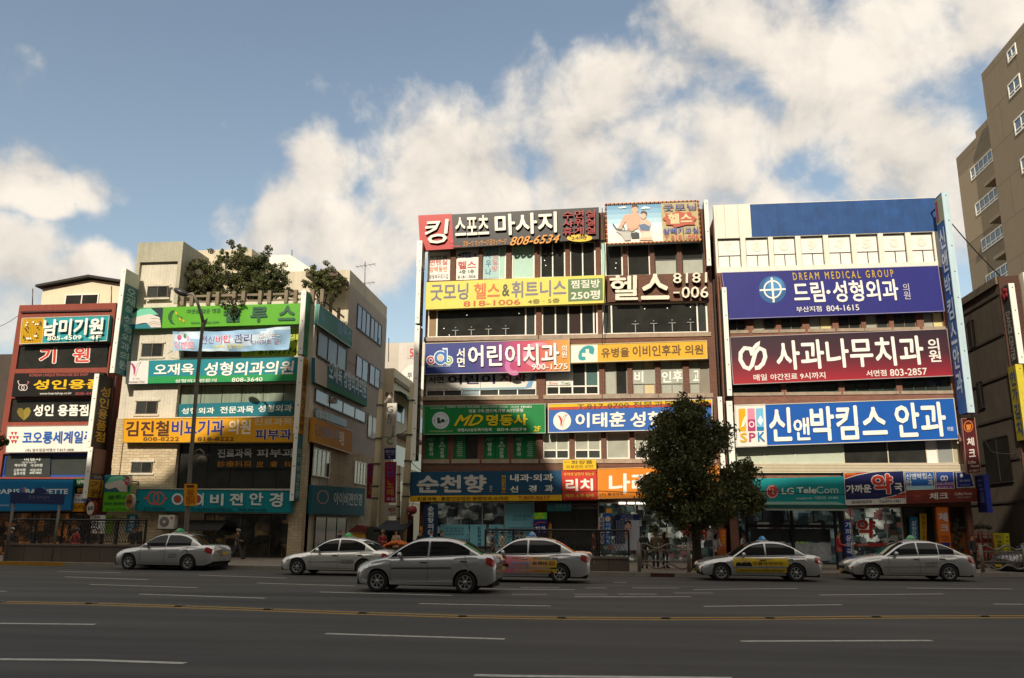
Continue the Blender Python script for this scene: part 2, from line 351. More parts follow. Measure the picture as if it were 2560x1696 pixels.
class Sign:
    """a board measured on the wall it hangs on: front corners TL,TR,BR,BL; box back to the wall"""
    def __init__(s, name, label, fr, quad, prot=.35, color='ffffff', depth=None, plane=None, cat='sign', group=None, rim=None, rough=.4, panel='panel', streak=.5, gloss=None):
        s.rough = rough
        s.q = [Z(fr, *p) for p in quad]; s.fr = fr
        if plane is None:
            P = [onY(x, y, YF - prot) for x, y in s.q]; s.n = Vector((0, -1, 0))
        elif plane[0] == 'Y':
            P = [onY(x, y, plane[1]) for x, y in s.q]; s.n = Vector((0, -1, 0))
        else:
            P = [onX(x, y, plane[1]) for x, y in s.q]; s.n = Vector((plane[2], 0, 0))
        s.P = P; depth = depth if depth is not None else min(prot, .3)
        base = (P[2] + P[3]) / 2 - s.n * depth
        s.root = thing(name, label, cat, base, group)
        mb = MB(); back = [p - s.n * depth for p in P]
        mt = color if not isinstance(color, (str, tuple)) else mat(color, rough, .10, 1.5, streak=streak, spec=.35)
        if plane is not None and plane[0] == 'X' and plane[2] < 0: pass
        mb.hexa(P + back, mt)
        mb.build(panel, s.root)
        if rim:
            rb = MB(); rm = mat(rim, .4, .08); w = .035
            c = sum((p for p in P), Vector()) / 4
            for i in range(4):
                a, b = P[i], P[(i + 1) % 4]
                d = (b - a).normalized(); inn = (c - (a + b) / 2); inn = (inn - d * inn.dot(d)).normalized()
                a2 = a + d * w if i % 2 else a; b2 = b - d * w if i % 2 else b
                f = [a2 + s.n * .02, b2 + s.n * .02, b2 + inn * w + s.n * .02, a2 + inn * w + s.n * .02]
                rb.hexa(f + [p - s.n * .019 for p in f], rm)
            rb.build('frame', s.root)
        s.art = MB(); s.tx = []; s.lay = .004
    def surf(s, u, v, off):
        P = s.P
        return (P[0] * (1 - u) + P[1] * u) * (1 - v) + (P[3] * (1 - u) + P[2] * u) * v + s.n * off
    def vsurf(s, U, V, off):
        P = [np.array(p) for p in s.P]; U = U[:, None]; V = V[:, None]
        return (P[0] * (1 - U) + P[1] * U) * (1 - V) + (P[3] * (1 - U) + P[2] * U) * V + np.array(s.n) * off
    def uv(s, x, y, fr=None): return bil_inv(s.q, Z(fr or s.fr, x, y))
    def rect(s, x0, y0, x1, y1, fr=None):
        ym, xm = (y0 + y1) / 2, (x0 + x1) / 2
        return s.uv(x0, ym, fr)[0], s.uv(xm, y0, fr)[1], s.uv(x1, ym, fr)[0], s.uv(xm, y1, fr)[1]
    def up(s, d=.004): s.lay += d; return s
    def seg(s, u0, v0, u1, v1, c, **k):
        n = 1
        s.art.quad(*[s.surf(u, v, s.lay) for u, v in ((u0, v0), (u0, v1), (u1, v1), (u1, v0))], mat(c, s.rough, .09, 1.5, streak=.5, spec=.35) if isinstance(c, (str, tuple)) else c)
        s.lay += .004; return s
    def segz(s, x0, y0, x1, y1, c, fr=None): return s.seg(*s.rect(x0, y0, x1, y1, fr), c)
    def t(s, txt, x0, y0, x1, y1, c, bold=.035, fr=None, ol=None, skew=0.0, uv=False):
        r_ = (x0, y0, x1, y1) if uv else s.rect(x0, y0, x1, y1, fr)
        m = MB(); s.tx.append(m); put_text(m, s.surf, txt, *r_, mat(c, .45, .03), bold, s.lay, (mat(ol[0], .45, .03), ol[1]) if ol else None, skew)
        s.lay += .001; return s
    def vt(s, txt, x0, y0, x1, y1, c, bold=.035, fr=None, ol=None, uv=False, gap=.12):
        r_ = (x0, y0, x1, y1) if uv else s.rect(x0, y0, x1, y1, fr)
        m = MB(); s.tx.append(m); put_vtext(m, s.surf, txt, *r_, mat(c, .45, .03), bold, s.lay, (mat(ol[0], .45, .03), ol[1]) if ol else None, gap)
        s.lay += .001; return s
    def poly(s, pts, c, fr=None, uv=False):
        pts = [p if uv else s.uv(*p, fr) for p in pts]
        P = [s.surf(u, v, s.lay) for u, v in pts]
        s.art.add(P, [tuple(range(len(P)))], mat(c, .45, .04)); s.lay += .003; return s
    def ell(s, cx, cy, rx, ry, c, fr=None, n=28, a0=0, a1=360):
        return s.poly([(cx + rx * math.cos(R(a0 + (a1 - a0) * k / n)), cy + ry * math.sin(R(a0 + (a1 - a0) * k / n))) for k in range(n if a1 - a0 == 360 else n + 1)], c, fr)
    def stroke(s, pts, w, c, fr=None, closed=False):
        """a painted line of constant width, given in the zoom frame"""
        pts = [Vector(p) for p in pts]; n = len(pts); L_, R_ = [], []
        for i, p in enumerate(pts):
            a = pts[(i - 1) % n] if closed or i > 0 else p; b = pts[(i + 1) % n] if closed or i < n - 1 else p
            d = (b - a); d = d.normalized() if d.length > 0 else Vector((1, 0)); nn = Vector((-d.y, d.x)) * w / 2
            L_.append(p + nn); R_.append(p - nn)
        P = [s.surf(*s.uv(*p, fr), s.lay) for p in L_ + R_]
        s.art.add(P, [(i, (i + 1) % n, n + (i + 1) % n, n + i) for i in range(n if closed else n - 1)], mat(c, .45, .04)); s.lay += .003; return s
    def ring(s, cx, cy, rx, ry, w, c, fr=None, a0=0, a1=360, n=28):
        if a1 - a0 == 360: return s.stroke([(cx + rx * math.cos(2 * math.pi * k / n), cy + ry * math.sin(2 * math.pi * k / n)) for k in range(n)], w, c, fr, True)
        return s.stroke([(cx + rx * math.cos(R(a0 + (a1 - a0) * k / n)), cy + ry * math.sin(R(a0 + (a1 - a0) * k / n))) for k in range(n + 1)], w, c, fr)
    def done(s, name='print'):
        if s.art.f: s.art.build(name, s.root)
        for m in s.tx: m.build('lettering', s.root)
        return s.root
# ================================================================== SETTING
def roadmat():
    m = bpy.data.materials.new('asphalt'); m.use_nodes = True; nt = m.node_tree; N = nt.nodes; L = nt.links
    b = N['Principled BSDF']; b.inputs['Roughness'].default_value = .82; b.inputs['Specular IOR Level'].default_value = .3
    g = N.new('ShaderNodeNewGeometry')
    n = N.new('ShaderNodeTexNoise'); n.inputs['Scale'].default_value = 38; n.inputs['Detail'].default_value = 4; L.new(g.outputs['Position'], n.inputs['Vector'])
    mp = N.new('ShaderNodeMapping'); mp.inputs['Scale'].default_value = (.05, .55, 1); L.new(g.outputs['Position'], mp.inputs[0])
    n2 = N.new('ShaderNodeTexNoise'); n2.inputs['Scale'].default_value = 1.6; n2.inputs['Detail'].default_value = 6; L.new(mp.outputs[0], n2.inputs['Vector'])
    mx = N.new('ShaderNodeMix'); mx.data_type = 'FLOAT'; mx.inputs[0].default_value = .72; L.new(n.outputs['Fac'], mx.inputs[2]); L.new(n2.outputs['Fac'], mx.inputs[3])
    cr = N.new('ShaderNodeValToRGB'); L.new(mx.outputs[0], cr.inputs[0])
    cr.color_ramp.elements[0].position = .3; cr.color_ramp.elements[0].color = (.036, .0355, .034, 1)
    cr.color_ramp.elements[1].position = .72; cr.color_ramp.elements[1].color = (.094, .091, .086, 1)
    L.new(cr.outputs[0], b.inputs['Base Color'])
    bp = N.new('ShaderNodeBump'); bp.inputs['Strength'].default_value = .35; bp.inputs['Distance'].default_value = .01; L.new(n.outputs['Fac'], bp.inputs['Height']); L.new(bp.outputs[0], b.inputs['Normal'])
    return m
ASPHALT = roadmat()
mb = MB(); mb.quad((-400, -300, 0), (400, -300, 0), (400, 700, 0), (-400, 700, 0), ASPHALT)
tag(mb.build('road'), kind='structure')

KERB = [(-120, 44.0), (-60, 38.8), (-40, 36.8), (-28, 35.6), (-24, 35.2), (-18, 34.7), (-12, 34.1), (-6, 33.4), (0, 32.95), (4, 33.3), (9, 34.6), (13, 35.6), (18, 36.8), (30, 39.0), (60, 44), (120, 54)]
def kerb_y(x):
    for (a, ya), (b, yb) in zip(KERB, KERB[1:]):
        if a <= x <= b: return ya + (yb - ya) * (x - a) / (b - a)
    return 40
PAVE = brickmat('6f675c', '7d7467', '4d4842', .6, .3, .012, 'paving', .8, dirt=.5, bump=.1)
def pavemat():
    m = bpy.data.materials.new('paving slabs'); m.use_nodes = True; nt = m.node_tree; N = nt.nodes; L = nt.links; b = N['Principled BSDF']; b.inputs['Roughness'].default_value = .8
    g = N.new('ShaderNodeNewGeometry'); t = N.new('ShaderNodeTexBrick'); t.inputs['Scale'].default_value = 1; t.inputs['Brick Width'].default_value = .6; t.inputs['Row Height'].default_value = .3; t.inputs['Mortar Size'].default_value = .012
    t.inputs['Color1'].default_value = (.24, .205, .165, 1); t.inputs['Color2'].default_value = (.29, .25, .20, 1); t.inputs['Mortar'].default_value = (.13, .115, .10, 1); L.new(g.outputs['Position'], t.inputs['Vector'])
    n = N.new('ShaderNodeTexNoise'); n.inputs['Scale'].default_value = .8; n.inputs['Detail'].default_value = 8; L.new(g.outputs['Position'], n.inputs['Vector'])
    mx = N.new('ShaderNodeMix'); mx.data_type = 'RGBA'; mx.blend_type = 'MULTIPLY'; mx.inputs['Factor'].default_value = .5; L.new(t.outputs[0], mx.inputs[6]); L.new(n.outputs['Color'], mx.inputs[7]); L.new(mx.outputs[2], b.inputs['Base Color']); return m
PAVEM = pavemat(); CONC = mat('8f897e', .85, .22, 2.2, streak=.4, bump=.2); YELL = mat('a5761c', .7, .25, 4)
mb = MB()
xs = [p[0] for p in KERB]
for (a, ya), (b, yb) in zip(KERB, KERB[1:]):
    mb.quad((a, ya + .2, SIDE), (b, yb + .2, SIDE), (b, 300, SIDE), (a, 300, SIDE), PAVEM)
tag(mb.build('pavement'), kind='structure')
mb = MB(); yb_ = MB()
x = -60.0
while x < 40:
    tgt = MB if False else (yb_ if (-32 < x < -24.2) else mb)
    a, b = x + .006, x + .994
    ya, yb2 = kerb_y(a), kerb_y(b)
    tgt.hexa([(a, ya, SIDE + .012), (b, yb2, SIDE + .012), (b, yb2, -.05), (a, ya, -.05), (a, ya + .196, SIDE + .012), (b, yb2 + .196, SIDE + .012), (b, yb2 + .196, -.05), (a, ya + .196, -.05)], YELL if tgt is yb_ else CONC)
    x += 1.0
tag(mb.build('kerb'), kind='structure'); tag(yb_.build('yellow_kerb'), kind='structure')
# the near pavement the photographer stands on
mb = MB(); mb.box(-60, 60, -6, 1.2, -.05, SIDE, PAVEM); tag(mb.build('near_pavement'), kind='structure')

# painted lines, measured on the asphalt
WLINE = mat('b9b7ae', .7, .35, 7, name='line paint'); YLINE = mat('ab8738', .7, .35, 7)
FAINT = mat((.16, .155, .145), .75, .45, 5)
mb = MB()
def dash(fr, x0, y0, x1, y1, w, mt=WLINE, dst=None):
    a, b = onZ(*Z(fr, x0, y0)), onZ(*Z(fr, x1, y1)); d = (b - a).normalized(); n = Vector((-d.y, d.x, 0)) * w / 2
    z = Vector((0, 0, .004)); (dst or mb).quad(a - n + z, b - n + z, b + n + z, a + n + z, mt)
ZF['D1'] = (0, 1400, 1.849); ZF['D2'] = (1280, 1400, 1.849)
for l in [('D1', -300, 458, 430, 464.5), ('D1', 430, 464.5, 855, 479), ('D1', -260, 292, 440, 299), ('D1', 1505, 342, 2333, 367), ('D1', 2192, 534, 2367, 538)]: dash(*l, .15)
for l in [('D2', 0, 538, 1020, 548), ('D2', 1058, 377, 1940, 374)]: dash(*l, .15)
for l in [('D1', 645, 159, 1225, 178), ('D1', 415, 114, 912, 129), ('D1', 298, 79, 685, 92), ('D1', 1188, 108, 1640, 121), ('D1', 1478, 149, 2090, 165), ('D1', 1938, 203, 2367, 211), ('D1', 2200, 134, 2367, 136),
          ('D1', 270, 54, 560, 60), ('D1', 918, 71, 1325, 85), ('D1', -60, 145, 30, 146)]: dash(*l, .14)
for l in [('D2', 0, 211, 180, 214), ('D2', 886, 216, 1524, 208), ('D2', 290, 171, 826, 171), ('D2', 1422, 163, 1995, 158), ('D2', 0, 136, 290, 139), ('D2', 838, 138, 1320, 133), ('D2', 1826, 131, 2310, 135), ('D2', 2228, 205, 2367, 206)]: dash(*l, .14)
for l in [('D2', 40, 128, 220, 129), ('D2', 340, 130, 436, 130), ('D2', 555, 130, 770, 131), ('D2', 0, 161, 160, 161), ('D2', 290, 161, 440, 161), ('D2', 490, 159, 670, 160), ('D2', 750, 154, 930, 154), ('D2', 300, 104, 400, 104), ('D2', 470, 105, 530, 106)]: dash(*l, .5, FAINT)
pts = [onZ(*Z(f, x, y)) for f, x, y in [('D1', -500, 192), ('D1', 0, 197), ('D1', 420, 204), ('D1', 830, 217), ('D1', 1240, 232), ('D1', 1680, 248), ('D1', 2140, 263), ('D2', 230, 270.5), ('D2', 710, 273), ('D2', 1190, 271), ('D2', 1680, 266), ('D2', 2180, 264), ('D2', 2700, 263)]]
tag(mb.build('lane_marking'), kind='structure')
yl = MB()
for a, b in zip(pts, pts[1:]):
    d = (b - a).normalized(); n = Vector((-d.y, d.x, 0))
    for o in (-.2, .2):
        c = n * o; w = n * .075; z = Vector((0, 0, .004)); yl.quad(a + c - w + z, b + c - w + z, b + c + w + z, a + c + w + z, YLINE)
tag(yl.build('yellow_centre_line'), kind='structure')
STUD = mat('4b4a45', .5, .1); REFL = mat('a9a48a', .25)
for i, p in enumerate(pts[1:-1]):
    m = MB(); c = p + Vector((0, 0, .005))
    m.prism([(c.x - .11, .005), (c.x + .11, .005), (c.x + .07, .035), (c.x - .07, .035)], c.y - .08, c.y + .08, STUD)
    o = m.build('road_stud', base=c); r = None
    tag(o, ['leftmost road stud', 'second road stud from left', 'third road stud from left', 'fourth road stud from left', 'fifth road stud from left', 'road stud below the dark silver car', 'road stud below the pharmacy taxi advert', 'seventh stud from left, below the white rail',
            'road stud below the yellow advert taxi', 'second road stud from right', 'rightmost road stud'][i] + ' on the double yellow line', 'road stud', 'road studs on the double yellow line')
# ================================================================== BUILDINGS
def fx(px, py, off=0): return onY(px, py, YF - off).x
def fz(px, py, off=0): return onY(px, py, YF - off).z

class Bld:
    def __init__(s, name, label, xL, xR, wall, yf=YF, depth=12, group=None, cat='building'):
        s.xL, s.xR, s.y, s.d, s.wall = xL, xR, yf, depth, wall
        s.root = thing(name, label, cat, (( xL + xR) / 2, yf, SIDE), group); s.w = MB(); s.top = 0
    def band(s, z0, z1, x0=None, x1=None, mt=None, y0=0.0, y1=.4):
        s.w.box(s.xL if x0 is None else x0, s.xR if x1 is None else x1, s.y + y0, s.y + y1, z0, z1, mt or s.wall)
    def row(s, z0, z1, ops, x0=None, x1=None, mt=None, y1=.4, pm=None):
        c = s.xL if x0 is None else x0
        for a, b in ops:
            if a - c > .01: s.w.box(c, a, s.y + .003, s.y + y1, z0, z1, pm or mt or s.wall)
            c = b
        e = s.xR if x1 is None else x1
        if e - c > .01: s.w.box(c, e, s.y + .003, s.y + y1, z0, z1, pm or mt or s.wall)
    def core(s, z1, z0=0.0, y0=.4, mt=None): s.w.box(s.xL + .002, s.xR - .002, s.y + y0 + .002, s.y + s.d, z0, z1, mt or s.wall)
    def window(s, x0, x1, z0, z1, cols=(), rows=(), fm=None, fw=.06, panes=None, rec=.14, label=None):
        """frame with mullions at the given fractions and its panes; panes: material, or {(col,row): material}"""
        fm = fm or WHITE_FRAME; f = MB(); y0, y1 = s.y + rec, s.y + rec + .07
        f.box(x0, x0 + fw, y0, y1, z0, z1, fm); f.box(x1 - fw, x1, y0, y1, z0, z1, fm)
        f.box(x0 + fw, x1 - fw, y0, y1, z1 - fw, z1, fm); f.box(x0 + fw, x1 - fw, y0, y1, z0, z0 + fw, fm)
        xsn = [x0 + (x1 - x0) * c for c in cols]; zsn = [z0 + (z1 - z0) * r for r in rows]
        for x in xsn: f.box(x - fw * .45, x + fw * .45, y0 + .004, y1 - .004, z0 + fw, z1 - fw, fm)
        for z in zsn:
            prev = x0 + fw
            for x in xsn + [None]:
                e = (x1 - fw) if x is None else x - fw * .45
                f.box(prev, e, y0 + .006, y1 - .006, z - fw * .4, z + fw * .4, fm); prev = None if x is None else x + fw * .45
        w = f.build('window', s.root, base=((x0 + x1) / 2, s.y, z0))
        if label: w['label'] = label
        X = [x0] + xsn + [x1]; Zs = [z0] + zsn + [z1]; pb = MB()
        for i in range(len(X) - 1):
            for j in range(len(Zs) - 1):
                pm = panes.get((i, j), panes.get('d', GLASS_DARK)) if isinstance(panes, dict) else (panes or GLASS_DARK)
                yy = s.y + rec + .035 + (.0015 if (i + j) % 2 else 0)
                pb.quad((X[i] + .002, yy, Zs[j + 1]), (X[i + 1], yy, Zs[j + 1]), (X[i + 1], yy, Zs[j]), (X[i] + .002, yy, Zs[j]), pm)
        pb.build('pane', w)
        return w
    def pxwin(s, fr, xa, xb, yref, z0, z1, **k):
        x0, x1 = fx(*Z(fr, xa, yref)), fx(*Z(fr, xb, yref)); return s.window(x0, x1, z0, z1, **k)
    def done(s, name='wall'): return s.w.build(name, s.root)

BRICK = brickmat('613626', '714434', '776455', .22, .07, .012, 'red brick', dirt=.35)
BRICK_R = brickmat('7a4433', '8c5340', '84705f', .22, .07, .012, 'brown brick', dirt=.4)
CREAM = brickmat('d0c8b4', 'dad2be', 'aca491', .19, .062, .007, 'cream wall tile', .5, dirt=.34, dirtcol=(.2, .18, .13), off=0.0, bump=.12)
GREENT = brickmat('aba68f', 'b6b19a', '8a8674', .19, .062, .007, 'weathered tile', .6, dirt=.5, dirtcol=(.2, .19, .12), off=0.0, bump=.12)
STONE = brickmat('bba98a', 'cdbb9a', 'ad9a78', .42, .15, .014, 'rough stone', .9, dirt=.5, dirtcol=(.18, .13, .08), off=.37, bump=1.0, warp=.16)
REDW = mat('88402f', .75, .2, 1.2, streak=.6); CREAMP = mat('d9cfb0', .7, .12, .8, streak=.5); PLASTER = mat('c6bca2', .75, .22, .8, streak=.5)
SILL = mat('a3917c', .85, .3, 3, streak=.3); DARKIN = mat((.012, .011, .010), .9, .2)
WHITEW = mat('e6dfcd', .65, .14, 1.0, streak=.6)

# ---- brick building in the middle
bz = lambda y, x=1413: fz(x, y)
xL, xR = fx(1064, 800), fx(1790, 900)
B = Bld('brick_building', 'five storey red brick building under the black and red rooftop sign', xL, xR, BRICK, depth=14)
Zt = bz(519, 1508)
r5 = (bz(693), bz(603)); r4 = (bz(838, 1400), bz(760, 1400)); r3 = (bz(988, 1400), bz(905, 1400)); r2 = (bz(1148, 1400), bz(1080, 1400)); zg = bz(1249, 1400)
B.core(Zt - .35)
def ops(lst):
    o = []
    for fr, a, b, y in lst: o.append((fx(*Z(fr, a, y)), fx(*Z(fr, b, y))))
    return o
o5 = ops([('B1', 215, 535, 1000), ('B1', 610, 930, 1000), ('B1', 985, 1315, 1000), ('B1', 1390, 1715, 1000), ('B1', 1790, 2145, 1000), ('B2', 125, 465, 900), ('B2', 530, 820, 900), ('B2', 880, 1175, 900), ('B2', 1235, 1530, 900), ('B2', 1595, 1880, 900)])
o4 = ops([('B3', 205, 1735, 400), ('B3', 1810, 2600, 350), ('B4', 590, 2070, 300)])
o3 = ops([('B3', 190, 1740, 1300), ('B3', 1870, 2620, 1250), ('B4', 625, 945, 1180), ('B4', 1015, 1335, 1180), ('B4', 1410, 1725, 1180), ('B4', 1810, 2100, 1180)])
o2 = ops([('B5', 300, 610, 720), ('B5', 700, 1030, 720), ('B5', 1120, 1445, 720), ('B5', 1535, 1850, 720), ('B5', 1940, 2312, 720), ('B6', 300, 660, 700), ('B6', 730, 1045, 700), ('B6', 1110, 1430, 700), ('B6', 1500, 1800, 700), ('B6', 1870, 2170, 700)])
B.band(r5[1], Zt - .3); B.row(r5[0], r5[1], o5); B.band(r4[1], r5[0]); B.row(r4[0], r4[1], o4)
B.band(r3[1], r4[0]); B.row(r3[0], r3[1], o3); B.band(r2[1], r3[0]); B.row(r2[0], r2[1], o2); B.band(zg - .1, r2[0])
for row, ol in ((r4, o4), (r3, o3), (r2, o2)):     # rendered sills under the openings
    for a, b in ol: B.w.box(a - .12, b + .12, YF - .05, YF + .2, row[0] - .22, row[0] + .004, SILL)
POSTER_W = mat('eae5d8', .4, .05); FILM_G = mat('a9cbb8', .3, .06, spec=.5); FILM_B = mat('9cc0bb', .3, .06, spec=.5); GREENF = mat('12753f', .4, .12)
pw5 = [dict(panes=POSTER_W, fm=WHITE_FRAME), dict(panes=POSTER_W), dict(panes={(0, 0): FILM_B, 'd': FILM_G}, cols=(.7,)), dict(panes=FILM_G), dict(cols=(.5,)), dict(cols=(.5,)), dict(panes={(0, 0): FILM_G, 'd': GLASS_DARK}, cols=(.22,)), dict(), dict(panes={(0, 0): GLASS_BLIND, 'd': GLASS_DARK}, rows=(.42,)), dict(panes={(0, 0): GLASS_BLIND, 'd': GLASS_DARK}, rows=(.42,))]
for i, ((a, b), k) in enumerate(zip(o5, pw5)):
    if i >= 8: k['fm'] = DARK_FRAME
    B.window(a, b, r5[0], r5[1], fw=.075 if i < 7 else .06, **k)
TANP = mat('8d6f45', .5, .1)
a, b = o4[0]; B.window(a, b, *r4, cols=(.012, .09, .905), fw=.085, panes={(1, 0): TANP, (3, 0): GLASS_GREY, 'd': GLASS_DARK})
a, b = o4[1]; B.window(a, b, *r4, cols=(.25, .48, .71, .93), fw=.085, panes={(2, 0): mat((.03, .014, .01), .8), 'd': GLASS_DARK})
a, b = o4[2]; B.window(a, b, *r4, cols=(.09, .905), fw=.085, panes={(0, 0): GLASS_GREY, (2, 0): GLASS_GREY, 'd': GLASS_DARK})
a, b = o3[0]; B.window(a, b, *r3, cols=(.165, .325, .49, .66, .83), rows=(.27,), fw=.06, panes={(0, 1): POSTER_W, (1, 1): POSTER_W, (2, 1): POSTER_W, (3, 1): POSTER_W, (4, 1): POSTER_W, (5, 1): POSTER_W, (2, 0): mat('9fb0b4', .3), 'd': GLASS_GREY})
a, b = o3[1]; B.window(a, b, *r3, cols=(.25, .5, .75), rows=(.27,), fw=.085, panes={(0, 1): POSTER_W, (1, 1): POSTER_W, (3, 1): mat('55716c', .2), 'd': GLASS_DARK})
for i in range(2, 6):
    a, b = o3[i]; B.window(a, b, *r3, cols=(.5,), fw=.06, fm=mat('8d8374', .5), panes=[{(0, 0): GLASS_BLIND, 'd': GLASS_DARK}, {(0, 0): GLASS_BLIND, (1, 0): mat('cdbb8d', .5)}, GLASS_BLIND, {(0, 0): GLASS_BLIND, 'd': mat('8a8272', .4)}][i - 2])
for i in range(0, 4):
    a, b = o2[i]; B.window(a, b, *r2, cols=(.5,), fw=.05, fm=DARK_FRAME, panes={'d': GREENF, (1, 0): GLASS_DARK if i == 1 else GREENF})
for i in range(4, 10):
    a, b = o2[i]; B.window(a, b, *r2, rows=() if i == 6 else (.33,), cols=(.52,) if i != 6 else (), fw=.075, panes={(0, 1): GLASS_BLIND, (1, 1): GLASS_BLIND, 'd': GLASS_GREY} if i != 6 else GLASS_BLIND)
# shop front
zgr = zg - .1
B.w.box(xL, xL + .45, YF + .003, YF + .5, 0, zgr, BRICK); B.w.box(xR - .5, xR, YF + .003, YF + .5, 0, zgr, BRICK)
B.done()
def shopmat(tones, strength, name, bw=.5, bh=.38):
    """lit goods and shelves seen through the shop glass"""
    m = bpy.data.materials.new(name); m.use_nodes = True; nt = m.node_tree; N = nt.nodes; L = nt.links; p = N['Principled BSDF']; p.inputs['Roughness'].default_value = .15; p.inputs['Specular IOR Level'].default_value = .6
    g = N.new('ShaderNodeNewGeometry'); s_ = N.new('ShaderNodeSeparateXYZ'); L.new(g.outputs['Position'], s_.inputs[0]); c = N.new('ShaderNodeCombineXYZ'); L.new(s_.outputs[0], c.inputs[0]); L.new(s_.outputs[2], c.inputs[1])
    v = N.new('ShaderNodeTexVoronoi'); v.distance = 'CHEBYCHEV'; v.inputs['Scale'].default_value = 1; v.inputs['Randomness'].default_value = .85; mp = N.new('ShaderNodeMapping'); mp.inputs['Scale'].default_value = (1 / bw, 1 / bh, 1); L.new(c.outputs[0], mp.inputs[0]); L.new(mp.outputs[0], v.inputs['Vector'])
    sp = N.new('ShaderNodeSeparateColor'); L.new(v.outputs['Color'], sp.inputs[0]); r = N.new('ShaderNodeValToRGB'); r.color_ramp.interpolation = 'CONSTANT'; L.new(sp.outputs[0], r.inputs[0]); e = r.color_ramp.elements
    for i, t_ in enumerate(tones):
        q = e[i] if i < 2 else e.new(i / len(tones)); q.position = i / len(tones); q.color = (*lin(t_), 1)
    n = N.new('ShaderNodeTexNoise'); n.inputs['Scale'].default_value = 1.1; n.inputs['Detail'].default_value = 3; L.new(c.outputs[0], n.inputs['Vector']); mr = N.new('ShaderNodeMapRange'); mr.inputs[1].default_value = .42; mr.inputs[2].default_value = .66; mr.inputs[3].default_value = .12; L.new(n.outputs['Fac'], mr.inputs[0])
    x = N.new('ShaderNodeVectorMath'); x.operation = 'SCALE'; L.new(r.outputs[0], x.inputs[0]); L.new(mr.outputs[0], x.inputs['Scale'])
    L.new(x.outputs[0], p.inputs['Base Color']); L.new(x.outputs[0], p.inputs['Emission Color']); p.inputs['Emission Strength'].default_value = strength; return m
SHOP_N = shopmat(('1a1c1c', '3a3f3c', '232522', '565a52', '15181a', '6a6a60', '2c302c'), .6, 'lit clinic and pharmacy interior')
SHOP_P = shopmat(('1a1d1c', '4a5048', '26332c', '8a8a7c', '1c1e1e', '5a3a34', '3a4440', '9a9c90'), .75, 'lit pharmacy shelves', .34, .28)
SHOP_T = shopmat(('141716', '2c3434', '3f4a48', '1a1c1e', '55605c', '24343a'), .65, 'lit phone shop interior')
SHOP_O = shopmat(('100e0b', '1c1812', '2a2216', '14120f', '3a2e1a', '181510'), .6, 'dim optician interior', .6, .7)
SHOP_B = shopmat(('160e08', '2c1a0c', '4a2c12', '1c120a', '6a3c14', '38220e', '120c08'), .85, 'warm bakery interior', .45, .3)
def shopfront(b, x0, x1, z1, cols, fm, panes=None, z0=SIDE, rec=.25):
    return b.window(x0, x1, z0 + .02, z1, cols=cols, rows=(), fm=fm, fw=.07, panes=panes or GLASS_DARK, rec=rec)
xa, xb, xc, xd, xe = xL + .46, fx(1262, 1320), fx(1335, 1320), fx(1370, 1320), fx(1490, 1320)
SKYB = mat('5c9fb0', .35, .06)
shopfront(B, xa, xb, zgr - .02, (.42, .7), ALU, SHOP_N)
shopfront(B, xb + .02, xc, zgr - .02, (), ALU, SKYB)
shopfront(B, xd, xe, zgr - .02, (.55,), DARK_FRAME)
shopfront(B, xe + .1, xR - .52, zgr - .02, (.33, .6), ALU, SHOP_P)

# ---- white topped building on the right
xL2, xR2 = fx(1792, 700), fx(2378, 840)
D = Bld('clinic_building', 'brown brick building with white painted top floor and blue band', xL2 + .02, xR2, BRICK_R, depth=14)
dz = lambda y, x=2100: fz(x, y)
t0 = fz(2050, 504); w5 = (fz(2070, 662), fz(2070, 588)); w4 = (dz(822), dz(778)); w3 = (dz(980), dz(945)); w2 = (dz(1160), dz(1100)); gz = dz(1261)
oD5 = ops([('R1', a, b, 520) for a, b in ((118, 312), (355, 548), (588, 778), (823, 1015), (1058, 1250), (1293, 1480), (1525, 1715), (1760, 1950))])
oD4 = ops([('R1', a, b, 1140) for a, b in ((205, 355), (415, 605), (650, 830), (890, 1085), (1135, 1330), (1370, 1565), (1605, 1800), (1860, 2035))])
oD3 = ops([('R2', a, b, 600) for a, b in ((240, 655), (700, 1140), (1190, 1630), (1680, 2095))])
oD2 = [(D.xL + .25, D.xR - .2)]
D.core(t0 - .6)
D.band(w5[1], t0, mt=WHITEW); D.row(*w5, oD5, mt=WHITEW); D.band(fz(2070, 676), w5[0], mt=WHITEW, y0=-.03)
D.band(w4[1], fz(2070, 676)); D.row(*w4, oD4); D.band(w3[1], w4[0]); D.row(*w3, oD3); D.band(w2[1], w3[0]); D.row(*w2, oD2); D.band(gz - .1, w2[0])
for a, b in oD3 + oD4: D.w.box(a - .1, b + .1, YF - .04, YF + .2, (w3 if (a, b) in oD3 else w4)[0] - .16, (w3 if (a, b) in oD3 else w4)[0] + .004, SILL)
